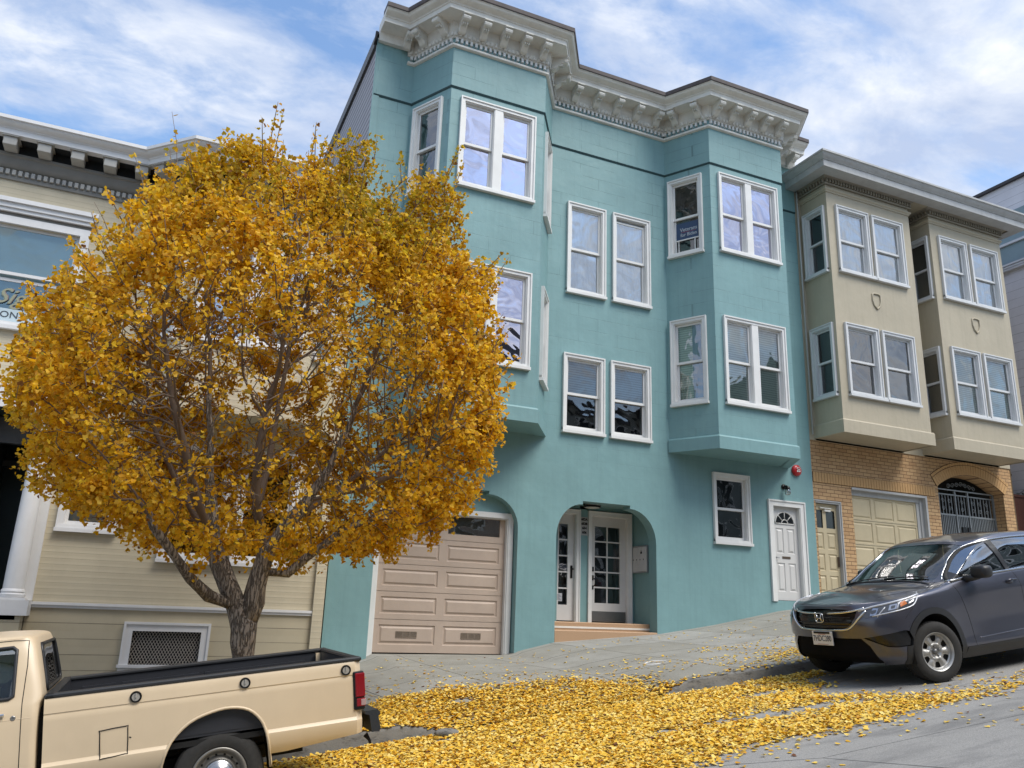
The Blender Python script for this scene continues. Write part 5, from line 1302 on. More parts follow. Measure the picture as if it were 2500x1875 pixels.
def cut(bm, poly, kind, cond, mi):
    """cut the outline into the shell and give the faces inside material index mi"""
    d, pr = DIRS[kind]; n = len(poly); xs_ = [p[0] for p in poly]; ys_ = [p[1] for p in poly]; pad = .12
    def fc(): return [f for f in bm.faces if cond(f.calc_center_median(), f.normal) and min(xs_)-pad < pr(f.calc_center_median())[0] < max(xs_)+pad and min(ys_)-pad < pr(f.calc_center_median())[1] < max(ys_)+pad]
    for i in range(n):
        a, b = poly[i], poly[(i+1) % n]; e = Vector((b[0]-a[0], b[1]-a[1]))
        if e.length < 1e-5: continue
        e.normalize(); nrm2 = Vector((-e.y, e.x))
        if kind == 'side': co, no = Vector((a[0], 0, a[1])), Vector((nrm2.x, 0, nrm2.y))
        elif kind == 'front': co, no = Vector((0, a[0], a[1])), Vector((0, nrm2.x, nrm2.y))
        elif kind == 'top': co, no = Vector((a[0], a[1], 0)), Vector((nrm2.x, nrm2.y, 0))
        elif kind == 'diag': co, no = Vector((a[0]*.7071, -a[0]*.7071, a[1])), Vector((nrm2.x*.7071, -nrm2.x*.7071, nrm2.y))
        else: co, no = Vector((a[0]*.7071, a[0]*.7071, a[1])), Vector((nrm2.x*.7071, nrm2.x*.7071, nrm2.y))
        lo = (min(a[0], b[0])-.06, min(a[1], b[1])-.06); hi = (max(a[0], b[0])+.06, max(a[1], b[1])+.06)
        fs = []
        for f in fc():
            P2 = [pr(v.co) for v in f.verts]
            if max(p[0] for p in P2) < lo[0] or min(p[0] for p in P2) > hi[0] or max(p[1] for p in P2) < lo[1] or min(p[1] for p in P2) > hi[1]: continue
            fs.append(f)
        if not fs: continue
        geom = set(fs)
        for f in fs: geom.update(f.edges); geom.update(f.verts)
        bmesh.ops.bisect_plane(bm, geom=list(geom), dist=1e-5, plane_co=co, plane_no=no)
        bm.normal_update()
    for f in bm.faces:
        c = f.calc_center_median()
        if cond(c, f.normal) and inside(pr(c), poly): f.material_index = mi
def take(bm, mi, name, mat, parent, off=0., smooth=True, thick=0, sg=0, xr=None, **k):
    """the faces with index mi become a mesh of their own"""
    b2 = bm.copy(); bmesh.ops.delete(b2, geom=[f for f in b2.faces if f.material_index != mi], context='FACES')
    if sg: bmesh.ops.delete(b2, geom=[f for f in b2.faces if f.calc_center_median().y*sg < 0], context='FACES')
    if xr: bmesh.ops.delete(b2, geom=[f for f in b2.faces if not xr[0] < f.calc_center_median().x < xr[1]], context='FACES')
    if not b2.faces: b2.free(); return None
    b2.normal_update()
    if off:
        for v in b2.verts: v.co += v.normal*off
    for f in b2.faces: f.material_index = 0; f.smooth = smooth
    if thick:
        bmesh.ops.solidify(b2, geom=list(b2.faces), thickness=thick)
    me = bpy.data.meshes.new(name); b2.to_mesh(me); b2.free(); me.materials.append(mat); me.set_sharp_from_angle(angle=R(38))
    o = bpy.data.objects.new(name, me); COL.objects.link(o); o.parent = parent; return tag(o, **k)
def project(bvh, pts, kind, off=.004, side=-1):
    out = []
    d, pr = DIRS[kind]
    for p in pts:
        if kind == 'side': o_, dd = Vector((p[0], side*3, p[1])), Vector((0, -side, 0))
        elif kind == 'front': o_, dd = Vector((-3, p[0], p[1])), Vector((1, 0, 0))
        elif kind == 'top': o_, dd = Vector((p[0], p[1], 4)), Vector((0, 0, -1))
        elif kind == 'diag': o_, dd = Vector((p[0]*.7071-3, -p[0]*.7071-3, p[1])), Vector((.7071, .7071, 0))
        else: o_, dd = Vector((p[0]*.7071-3, p[0]*.7071+3, p[1])), Vector((.7071, -.7071, 0))
        h = bvh.ray_cast(o_, dd)
        if h[0] is None: continue
        out.append(h[0]-dd*off)
    return out
def densify(pts, st=.03, closed=True):
    out = []; n = len(pts)
    for i in range(n if closed else n-1):
        a, b = pts[i], pts[(i+1) % n]; L = math.hypot(b[0]-a[0], b[1]-a[1]); k = max(1, int(L/st))
        out += [(a[0]+(b[0]-a[0])*j/k, a[1]+(b[1]-a[1])*j/k) for j in range(k)]
    if not closed: out.append(pts[-1])
    return out
def smooth2(pts, n=5, closed=True):
    P_ = np.array([(p[0], p[1], 0) for p in pts])
    if closed:
        E = np.vstack([P_, P_[:3]]); E = np.vstack([P_[-1:], E]); c = catmull(E, n); c = c[n:n+len(pts)*n]
    else: c = catmull(P_, n)
    return [(float(a), float(b)) for a, b, _ in c]
def strip(m, bvh, pts, kind, r, closed=True, off=.003, side=-1, n=6, st=.03):
    q = project(bvh, densify(pts, st, closed), kind, off, side)
    if len(q) > 2: m.tube(q, r, n, closed=closed)
def car_paint(name, c1, metal=.6, rough=.28, coat=1., dirt=.2):
    t = NT(name); v = t.coord(); n = t.noise(v, 2.5, 6, .65); f = t.noise(v, 400, 2)
    c = t.mix(t.math('MULTIPLY', f, .25), c1, tuple(min(1, x*1.6) for x in c1[:3])+(1,))
    c = t.mix(t.math('MULTIPLY', t.ramp(n, [(.45, 0), (.75, 1)]), dirt), c, (.16, .15, .14, 1))
    ro = t.math('ADD', rough, t.math('MULTIPLY', n, .15))
    return t.set(Base_Color=c, Metallic=metal, Roughness=ro, Coat_Weight=coat, Coat_Roughness=.06)

# ================================================================== GREY COMPACT SUV
SUV = empty('parked_suv', (7.90, 8.08, road_z(7.90)), (0, -TH, 0), label='dark grey compact suv parked nose downhill on the street', cat='car')
rows_ = [
 [(.17,0,.25),(.19,-.35,.25),(.26,-.62,.25),(.38,-.76,.25),(.52,-.82,.25),(.9,-.84,.23),(1.45,-.85,.22),(2.0,-.85,.22),(2.6,-.85,.22),(3.3,-.85,.22),(3.9,-.83,.25),(4.3,-.76,.28),(4.42,-.55,.30),(4.46,-.3,.30),(4.47,0,.30)],
 [(.06,0,.33),(.08,-.35,.33),(.17,-.64,.33),(.30,-.79,.33),(.46,-.87,.33),(.9,-.90,.33),(1.45,-.905,.33),(2.0,-.905,.33),(2.6,-.905,.33),(3.3,-.905,.33),(3.9,-.89,.33),(4.33,-.80,.36),(4.47,-.58,.37),(4.51,-.3,.37),(4.52,0,.37)],
 [(.03,0,.47),(.05,-.35,.47),(.13,-.64,.47),(.27,-.80,.47),(.44,-.885,.47),(.9,-.915,.47),(1.45,-.90,.47),(2.0,-.895,.47),(2.6,-.895,.47),(3.3,-.905,.47),(3.9,-.90,.47),(4.35,-.82,.47),(4.49,-.6,.48),(4.53,-.3,.48),(4.54,0,.48)],
 [(.015,0,.62),(.03,-.35,.62),(.10,-.63,.63),(.24,-.80,.64),(.43,-.885,.65),(.9,-.92,.66),(1.45,-.895,.66),(2.0,-.885,.66),(2.6,-.885,.66),(3.3,-.905,.66),(3.9,-.905,.66),(4.35,-.83,.66),(4.47,-.62,.68),(4.50,-.3,.68),(4.51,0,.68)],
 [(.00,0,.76),(.02,-.35,.77),(.10,-.61,.79),(.24,-.78,.81),(.44,-.875,.83),(.9,-.915,.85),(1.45,-.90,.84),(2.0,-.895,.84),(2.6,-.895,.85),(3.3,-.91,.86),(3.9,-.90,.88),(4.33,-.82,.90),(4.45,-.62,.92),(4.48,-.3,.92),(4.49,0,.92)],
 [(.045,0,.90),(.065,-.35,.905),(.17,-.58,.925),(.33,-.745,.95),(.55,-.855,.975),(.95,-.895,.995),(1.45,-.895,.995),(2.0,-.90,.99),(2.6,-.90,1.00),(3.3,-.905,1.02),(3.9,-.89,1.05),(4.30,-.80,1.08),(4.43,-.60,1.10),(4.46,-.3,1.10),(4.47,0,1.10)],
 [(.12,0,.955),(.14,-.35,.962),(.28,-.56,.975),(.47,-.70,.995),(.70,-.80,1.015),(1.05,-.855,1.05),(1.45,-.865,1.085),(2.0,-.865,1.115),(2.6,-.865,1.14),(3.3,-.865,1.16),(3.9,-.85,1.17),(4.26,-.77,1.18),(4.38,-.57,1.19),(4.42,-.3,1.19),(4.43,0,1.19)],
 [(.50,0,1.045),(.52,-.34,1.045),(.62,-.53,1.045),(.80,-.66,1.05),(1.0,-.76,1.06),(1.22,-.815,1.08),(1.5,-.835,1.125),(2.0,-.835,1.17),(2.6,-.835,1.20),(3.3,-.83,1.23),(3.9,-.80,1.25),(4.22,-.72,1.27),(4.33,-.54,1.28),(4.37,-.3,1.28),(4.38,0,1.28)],
 [(1.08,0.,1.125),(1.10,-0.304,1.122),(1.16,-0.507,1.118),(1.24,-0.639,1.113),(1.31,-.75,1.11),(1.44,-.815,1.15),(1.65,-.812,1.23),(2.0,-0.812,1.29),(2.6,-0.807,1.33),(3.3,-0.797,1.35),(3.85,-0.761,1.36),(4.12,-0.67,1.37),(4.22,-0.507,1.38),(4.27,-0.304,1.38),(4.28,0.,1.38)],
 [(1.50,0.,1.355),(1.52,-0.295,1.35),(1.57,-0.496,1.34),(1.60,-.63,1.315),(1.66,-.73,1.305),(1.77,-.772,1.34),(1.94,-.757,1.42),(2.2,-.748,1.46),(2.65,-0.775,1.485),(3.3,-0.76,1.49),(3.75,-0.717,1.48),(3.98,-0.622,1.47),(4.08,-0.485,1.47),(4.12,-0.295,1.47),(4.13,0.,1.47)],
 [(1.93,0.,1.566),(1.94,-0.286,1.561),(1.97,-0.473,1.547),(2.0,-.59,1.53),(2.04,-.65,1.517),(2.12,-.682,1.53),(2.25,-.69,1.56),(2.45,-0.704,1.589),(2.75,-0.704,1.603),(3.3,-0.693,1.593),(3.68,-0.66,1.578),(3.85,-0.583,1.558),(3.93,-0.462,1.558),(3.97,-0.286,1.558),(3.98,0.,1.558)],
 [(2.06,0.,1.61),(2.07,-0.249,1.606),(2.10,-0.407,1.597),(2.14,-0.508,1.588),(2.2,-0.565,1.59),(2.28,-0.588,1.603),(2.4,-0.599,1.622),(2.6,-0.599,1.644),(2.85,-0.599,1.649),(3.3,-0.588,1.639),(3.6,-0.565,1.624),(3.75,-0.497,1.614),(3.82,-0.407,1.614),(3.86,-0.249,1.614),(3.87,0.,1.614)],
 [(2.45,0,1.669),(2.46,-.03,1.669),(2.5,-.05,1.671),(2.55,-.06,1.673),(2.6,-.07,1.677),(2.68,-.075,1.678),(2.75,-.08,1.68),(2.85,-.08,1.68),(2.95,-.08,1.68),(3.1,-.075,1.678),(3.2,-.07,1.675),(3.3,-.06,1.672),(3.35,-.05,1.67),(3.38,-.03,1.67),(3.4,0,1.67)]]
bm = loft(rows_, 6, 7); bmesh.ops.recalc_face_normals(bm, faces=bm.faces); bm.normal_update(); BV = BVHTree.FromBMesh(bm)
# close roof top hole
loopv = [e for e in bm.edges if e.is_boundary and all(v.co.z > 1.6 for v in e.verts)]
if loopv: bmesh.ops.contextual_create(bm, geom=loopv)
near_ = lambda s_: (lambda c, n: c.y*s_ > .3)
hub = (.865, .355); hubr = (3.525, .355)
def archpoly(h, r=.395, flat=0): return [(h[0]+r*cos(a), h[1]+.02+r*1.02*sin(a)) for a in [PI*1.22-(PI*1.44)*i/26 for i in range(27)]]
def clad(h, r=.475): return [(h[0]+r*cos(a), h[1]+.02+r*1.0*sin(a)) for a in [PI*1.17-(PI*1.34)*i/26 for i in range(27)]]
side_f = smooth2([(1.37,1.128),(1.52,1.24),(1.72,1.37),(1.93,1.475),(2.1,1.52)], 4, False)+[(2.26,1.548),(2.40,1.165)]
side_w1 = [(1.37,1.128)]+side_f[1:]; side_w2 = [(2.48,1.168),(2.38,1.556),(2.8,1.572),(3.22,1.56),(3.32,1.19)]; side_w3 = [(3.40,1.20),(3.33,1.55),(3.58,1.53),(3.85,1.33),(3.78,1.24)]
ws = smooth2([(1.135,0),(1.15,-.3),(1.20,-.50),(1.275,-.655)], 4, False)+smooth2([(1.985,-.605),(1.955,-.42),(1.93,-.2),(1.92,0)], 4, False)
wsp = ws+[(x, -y) for x, y in ws[::-1]][1:-1]
for s_ in (-1, 1):
    C_ = near_(s_)
    cut(bm, clad(hub), 'side', C_, 2); cut(bm, clad(hubr), 'side', C_, 2); cut(bm, archpoly(hub), 'side', C_, 9); cut(bm, archpoly(hubr), 'side', C_, 9)
    cw = lambda c, n, s_=s_: c.y*s_ > .5 and c.z > 1.05 and abs(n.y) > .22
    for w_ in (side_w1, side_w2, side_w3): cut(bm, w_, 'side', cw, 3)
    # black rocker band
    cut(bm, [(1.3,.20),(1.36,.345),(3.05,.345),(3.15,.20)], 'side', C_, 2)
for v in (wsp,): cut(bm, v, 'top', lambda c, n: c.z > 1.09 and c.x < 2.1 and n.z > .3, 4)
gr = [(-.50,.868),(-.30,.895),(0,.903),(.30,.895),(.50,.868),(.49,.80),(.43,.72),(.35,.675),(.2,.665),(0,.662),(-.2,.665),(-.35,.675),(-.43,.72),(-.49,.80)]
cut(bm, gr, 'front', lambda c, n: c.x < .35, 5)
lowg = [(-.52,.56),(.52,.56),(.60,.47),(.66,.30),(.60,.2),(-.60,.2),(-.66,.30),(-.60,.47)]
cut(bm, lowg, 'front', lambda c, n: c.x < .42 and c.z < .6, 6)
HLp = smooth2([(.435,.885),(.60,.925),(.80,.958),(1.0,.995),(1.125,1.025)], 3, False)+smooth2([(1.11,.97),(1.05,.895),(.92,.858),(.78,.835),(.62,.81),(.50,.785)], 3, False)+[(.46,.82)]
FOGp = [(.44,.565),(.90,.635),(.95,.625),(1.0,.475),(.97,.46),(.79,.45),(.69,.46)]
for kd, s_ in (('diag', -1), ('diagm', 1)):
    C_ = lambda c, n, s_=s_: c.y*s_ > .30 and c.x < 1.0
    cut(bm, HLp, kd, C_, 7); cut(bm, FOGp, kd, lambda c, n, s_=s_: c.y*s_ > .3 and c.x < .6, 8)
rw_ = [(-.55,1.22),(-.48,1.47),(0,1.49),(.48,1.47),(.55,1.22)]
cut(bm, rw_, 'front', lambda c, n: c.x > 3.9, 3)
paint_ = car_paint('suv_paint', (.068, .070, .092, 1), .6, .24, 1.0, .06)
plast = plain('suv_black_plastic', (.018, .019, .021, 1), .45); chrome = plain('chrome', (.62, .63, .64, 1), .12, 1.0); glossblack = plain('gloss_black', (.008, .008, .009, 1), .12)
blackp = plain('seam_black', (.004, .004, .004, 1), .8)
def mat_carglass(name, tint, refl=.12):
    return mat_glass(name, refl, tint=tint, wav=.02, rough=.01, sc=1)
body = take(bm, 0, 'body', paint_, SUV)
for s_ in (-1, 1):
    for q_ in ((0, 2.2), (2.2, 5)): take(bm, 2, 'wheel_arch_cladding', plast, SUV, off=.006, sg=s_, xr=q_)
sgm = mat_carglass('suv_glass', (.55, .62, .60, 1), .28)
for s_ in (-1, 1):
    for q_ in ((1, 2.43), (2.43, 3.36), (3.36, 3.95)): take(bm, 3, 'side_window', sgm, SUV, off=-.004, sg=s_, xr=q_)
take(bm, 3, 'rear_window', sgm, SUV, off=-.004, xr=(3.95, 5))
wsh = take(bm, 4, 'windshield', mat_carglass('suv_windshield', (.55, .74, .66, 1), .10), SUV, off=-.003)
gr_o = take(bm, 5, 'grille', glossblack, SUV, off=-.025)
take(bm, 6, 'lower_bumper', plain('bumper_black', (.006, .006, .007, 1), .85, 0, Specular_IOR_Level=.1), SUV, off=-.02)
hlm = plain('headlamp_housing', (.09, .095, .105, 1), .12, .3)
HL = {s_: take(bm, 7, 'headlight', hlm, SUV, off=.002, sg=s_) for s_ in (-1, 1)}
for s_ in (-1, 1): take(bm, 8, 'fog_lamp_recess', glossblack, SUV, off=-.02, sg=s_)
lsil = plain('lamp_silver', (.55, .57, .61, 1), .3, .3); amb = plain('amber', (.50, .13, .02, 1), .2); lrf = plain('lamp_reflector', (.36, .38, .43, 1), .2, .8)
for s_, kd in ((-1, 'diag'), (1, 'diagm')):
    m = MB()
    for a, r in (([(x, z-.012) for x, z in HLp[:13]], .013), ([(x, z+.008) for x, z in HLp[12:27]], .008), ([(.63, .80), (.66, .835), (.735, .905)], .006), ([(.70, .83), (.86, .858)], .006), ([(.86, .868), (.885, .93), (.93, .965)], .008)): strip(m, BV, a, kd, r, False, .004)
    m.build('lamp_trim', lsil, HL[s_], smooth=True)
    for nm, pl4, mt4 in (('indicator', [(.905,.895),(.985,.925),(.965,.962),(.905,.945)], amb), ('reflector', [(.55,.815),(.62,.825),(.66,.895),(.60,.90)], lrf), ('reflector', [(.76,.865),(.855,.88),(.875,.935),(.79,.925)], lrf), ('reflector', [(1.0,.925),(1.06,.945),(1.08,.99),(1.0,.968)], lrf)):
        m = MB(); q = project(BV, pl4, kd, .006)
        if len(q) == 4: m.add([tuple(p) for p in q], [(0, 1, 2, 3)]); m.build(nm, mt4, HL[s_])
# grille chrome and badge
m = MB()
ub = [(-.60,.872),(-.54,.80),(-.46,.715),(-.37,.665),(-.2,.652),(0,.648),(.2,.652),(.37,.665),(.46,.715),(.54,.80),(.60,.872)]
strip(m, BV, smooth2(ub, 4, False), 'front', .014, False, .004, st=.02)
for s_ in (-1, 1): strip(m, BV, [(s_*.57,.905),(s_*.45,.872),(s_*.30,.855),(s_*.10,.848)], 'front', .013, False, .004, st=.02)
m.build('grille_trim', chrome, gr_o, smooth=True)
m = MB()
for z in (.80, .74, .70): strip(m, BV, [(-.42, z), (.42, z)], 'front', .008, False, -.012)
m.build('grille_bars', plast, gr_o)
bdg = MB()
rr_ = [(.085*cos(a)*1.0*(1 if abs(cos(a)) < .8 else 1), .80+.062*sin(a)) for a in [2*PI*i/24 for i in range(24)]]
def sq(a, rx, rz, e=.55): c_, s__ = cos(a), sin(a); return (rx*math.copysign(abs(c_)**e, c_), rz*math.copysign(abs(s__)**e, s__))
ring_ = [sq(2*PI*i/28, .066, .055) for i in range(28)]
bdg.tube([(-.028, p[0], .80+p[1]) for p in ring_], .006, 6, closed=True)
for s_ in (-1, 1): bdg.tube([(-.030, s_*.040, .845), (-.032, s_*.027, .80), (-.030, s_*.036, .755)], .008, 6)
bdg.tube([(-.032, -.027, .795), (-.032, .027, .795)], .007, 6)
bdg.build('badge', chrome, gr_o, smooth=True)
# plate
m = MB(); m.cbox(-.028, -.012, -.165, .165, .475, .64, .004); pl_ = m.build('license_plate', plain('plate_white', (.62, .62, .62, 1), .4), SUV)
PM = Matrix(((0, 0, -1, -.030), (-1, 0, 0, 0), (0, 1, 0, .553), (0, 0, 0, 1)))
text_mesh('number', '7HDC280', .096, plain('plate_ink', (.01, .015, .04, 1), .4), PM, pl_, depth=.001, font_bold=0, sx=.74)
m = MB(); m.box(-.032, -.028, -.13, .13, .612, .637); m.build('holder_strip', M['black'], pl_)
m = MB(); m.box(-.031, -.029, -.06, .06, .602, .608); m.box(-.031, -.029, -.09, .09, .485, .489); m.build('small_print', plain('plate_red', (.35, .06, .05, 1), .4), pl_)
# window frames in chrome, pillars, seams, handle, mirror
m = MB()
for s_ in (-1, 1):
    strip(m, BV, [(1.34,1.118),(1.80,1.150),(2.30,1.165),(2.75,1.177),(3.25,1.192),(3.70,1.225),(3.86,1.31)], 'side', .014, False, .006, s_)
    strip(m, BV, smooth2([(1.345,1.13),(1.50,1.245),(1.70,1.378),(1.92,1.488),(2.15,1.545),(2.5,1.574),(2.9,1.582),(3.3,1.572),(3.62,1.54),(3.86,1.33)], 4, False), 'side', .0115, False, .004, s_)
m.build('window_trim', chrome, SUV, smooth=True)
m = MB()
for s_ in (-1, 1):
    strip(m, BV, smooth2([(1.36,1.11),(1.51,1.225),(1.71,1.36),(1.93,1.47),(2.16,1.525),(2.5,1.555),(2.9,1.562),(3.3,1.55)], 4, False), 'side', .030, False, -.038, s_, 8)
    strip(m, BV, [(1.36,1.08),(2.3,1.13),(3.7,1.20)], 'side', .035, False, -.045, s_, 8)
m.build('door_lining', plain('lining_dark', (.02, .021, .021, 1), .8), SUV, smooth=True)
m = MB()
for s_ in (-1, 1):
    for a, b in (([(2.27,1.55),(2.375,1.556),(2.475,1.168),(2.405,1.166)], 0), ([(3.23,1.56),(3.325,1.55),(3.395,1.20),(3.325,1.19)], 0), ([(1.38,1.13),(1.50,1.225),(1.54,1.155)], 0)):
        a = a if len(a) == 4 else a+[a[-1]]; g_ = []
        for j in range(13):
            t_ = j/12; L_ = (a[0][0]*(1-t_)+a[3][0]*t_, a[0][1]*(1-t_)+a[3][1]*t_); R_ = (a[1][0]*(1-t_)+a[2][0]*t_, a[1][1]*(1-t_)+a[2][1]*t_)
            g_ += project(BV, [(L_[0]*(1-u_/3)+R_[0]*u_/3, L_[1]*(1-u_/3)+R_[1]*u_/3) for u_ in range(4)], 'side', .007, s_)
        if len(g_) == 52: m.add([tuple(p) for p in g_], [(i*4+u_, i*4+u_+1, i*4+u_+5, i*4+u_+4) for i in range(12) for u_ in range(3)])
m.build('pillar_trim', plast, SUV)
m = MB()
for s_ in (-1, 1):
    strip(m, BV, smooth2([(1.32,1.10),(1.40,.95),(1.46,.78),(1.50,.62),(1.52,.35)], 4, False), 'side', .0035, False, -.001, s_, 4)
    strip(m, BV, smooth2([(2.48,1.16),(2.53,1.05),(2.56,.85),(2.56,.55),(2.55,.34)], 4, False), 'side', .0035, False, -.001, s_, 4)
    strip(m, BV, smooth2([(3.38,1.19),(3.36,1.0),(3.20,.80),(3.10,.5),(3.05,.34)], 4, False), 'side', .0035, False, -.001, s_, 4)
    strip(m, BV, [(.50,.70),(.62,.79)] if 0 else [(.435,.76),(.52,.83),(.58,.87)], 'side', .003, False, -.001, s_, 4)
    strip(m, BV, [(1.17, s_*.70), (1.05, s_*.755), (.80, s_*.70), (.55, s_*.62), (.40, s_*.565)], 'top', .0035, False, -.001, n=4)
    strip(m, BV, [(1.17, s_*.70), (1.27, s_*.69)], 'top', .0035, False, -.001, n=4)
strip(m, BV, [(.115, -.42), (.09, -.2), (.085, 0), (.09, .2), (.115, .42)], 'top', .004, False, -.001, n=4)
m.build('panel_gaps', blackp, body)
m = MB()
for s_ in (-1, 1): strip(m, BV, smooth2([(1.60,.425),(2.2,.44),(2.9,.46),(3.08,.50)], 4, False), 'side', .007, False, -.003, s_, 6)
m.build('door_crease', paint_, body, smooth=True)
m = MB()
for s_ in (-1, 1):
    for x in (2.37, 3.30):
        q = project(BV, [(x-.1, 1.045), (x, 1.055), (x+.11, 1.05)], 'side', .022, s_); m.tube(q, [.010, .015, .011], 8)
        q = project(BV, [(x-.1+.012*i, 1.03) for i in range(14)], 'side', -.002, s_); m.tube(q, [.01+.02*sin(PI*i/13) for i in range(14)], 6)
m.build('door_handle', plain('handle_grey', (.055, .057, .075, 1), .2, .5), SUV, smooth=True)
for s_ in (-1, 1):
    m = MB(); fm = s_ > 0; yc, yh, xc = (.93, .06, 1.86) if fm else (1.02, .115, 1.70)
    bmx = bmesh.new(); bmesh.ops.create_uvsphere(bmx, u_segments=20, v_segments=12, radius=1)
    for v in bmx.verts:
        c = v.co; e = lambda q, p: math.copysign(abs(q)**p, q)
        v.co = Vector((xc+e(c.x, .6)*(.12 if fm else .095), s_*(yc+e(c.y, .55)*yh), 1.20+e(c.z, .62)*.08))
    bmx.verts.index_update(); m.add([v.co[:] for v in bmx.verts], [[v.index for v in f.verts] for f in bmx.faces]); bmx.free()
    m.tube([(1.60, s_*.84, 1.125), (1.66, s_*(.88 if fm else .93), 1.13), (1.70, s_*(.90 if fm else .98), 1.15)], [.05, .035, .04], 10)
    m.build('mirror', plast, SUV, smooth=True)
# wipers, cowl
m = MB(); q = project(BV, [(1.13+.03*abs(y)**1.5*4, y) for y in np.linspace(-.66, .66, 24)], 'top', .0); m.tube(q, .014, 6)
q = project(BV, [(1.15, .62), (1.18, .35), (1.20, .05), (1.23, -.12)], 'top', .02); m.tube(q, .008, 5); q = project(BV, [(1.16, -.02), (1.20, -.2), (1.26, -.45), (1.30, -.58)], 'top', .02); m.tube(q, .008, 5)
m.build('wipers', plast, SUV, smooth=True)
# interior: dark tub, seats, wheel, mirror
m = MB(); m.box(1.35, 4.1, -.74, .74, .35, .40); m.box(1.12, 1.50, -.68, .68, .85, 1.08); m.box(3.9, 4.15, -.7, .7, .4, 1.2)
for s_ in (-1, 1): m.box(1.4, 4.0, s_*.80, s_*.78, .40, 1.09)
m.build('cabin', plain('cabin_dark', (.03, .032, .032, 1), .8), SUV)
for s_ in (-1, 1):
    for x in (2.15, 3.05):
        m = MB(); m.cbox(x-.35, x+.15, s_*.38-.26, s_*.38+.26, .45, .78, .05); m.cbox(x+.08, x+.24, s_*.38-.25, s_*.38+.25, .70, 1.22, .06); m.cbox(x+.12, x+.22, s_*.38-.13, s_*.38+.13, 1.24, 1.42, .035)
        m.build('seat', plain('seat_grey', (.06, .065, .065, 1), .8), SUV)
m = MB(); m.tube([(1.62+.03*cos(t*PI/8)*0+.05*sin(t*PI/8), -.38+.18*cos(t*PI/8), 1.02+.17*sin(t*PI/8)) for t in range(16)], .014, 6, closed=True); m.build('steering_wheel', plast, SUV, smooth=True)
m = MB(); m.cbox(1.93, 1.96, -.12, .12, 1.40, 1.47, .01); m.build('rear_view_mirror', plast, SUV)
# floor and wheel wells
m = MB(); m.box(.60, 4.35, -.76, .76, .225, .27)
for h in (hub, hubr):
    for s_ in (-1, 1):
        a = [PI*1.1-(PI*1.2)*i/20 for i in range(21)]; y0, y1 = s_*.895, s_*.55
        ri = [(h[0]+.40*cos(t), h[1]+.02+.41*sin(t)) for t in a]
        for (p, q) in zip(ri, ri[1:]): m.quad((p[0], y0, p[1]), (q[0], y0, q[1]), (q[0], y1, q[1]), (p[0], y1, p[1]))
        m.poly([(p[0], y1, p[1]) for p in ri])
m.build('wheel_wells', blackp, SUV)
def tyre_prof(R_, w_, rr):
    return [(rr, -w_*.44), (rr+.01, -w_*.50), (rr+.05, -w_*.56), (R_-.035, -w_*.52), (R_-.012, -w_*.46), (R_, -w_*.36), (R_-.006, -w_*.12), (R_, -w_*.1), (R_, w_*.1), (R_-.006, w_*.12), (R_, w_*.36), (R_-.012, w_*.46), (R_-.035, w_*.52), (rr+.05, w_*.56), (rr+.01, w_*.5), (rr, w_*.44)]
t = NT('tyre_rubber'); sx_ = t.noise(t.coord(), 30, 4); M['tyre'] = t.set(Base_Color=t.mix(sx_, (.012, .012, .012, 1), (.035, .034, .032, 1)), Roughness=.8, Normal=t.bump(sx_, .3, .004))
M['rim'] = paint('rim_silver', (.44, .44, .43, 1), var=.25, rough=.38, bump=.05, scale=8, dirt=.4, dirtcol=(.10, .08, .06, 1)); M['rim'].node_tree.nodes['Principled BSDF'].inputs['Metallic'].default_value = .45
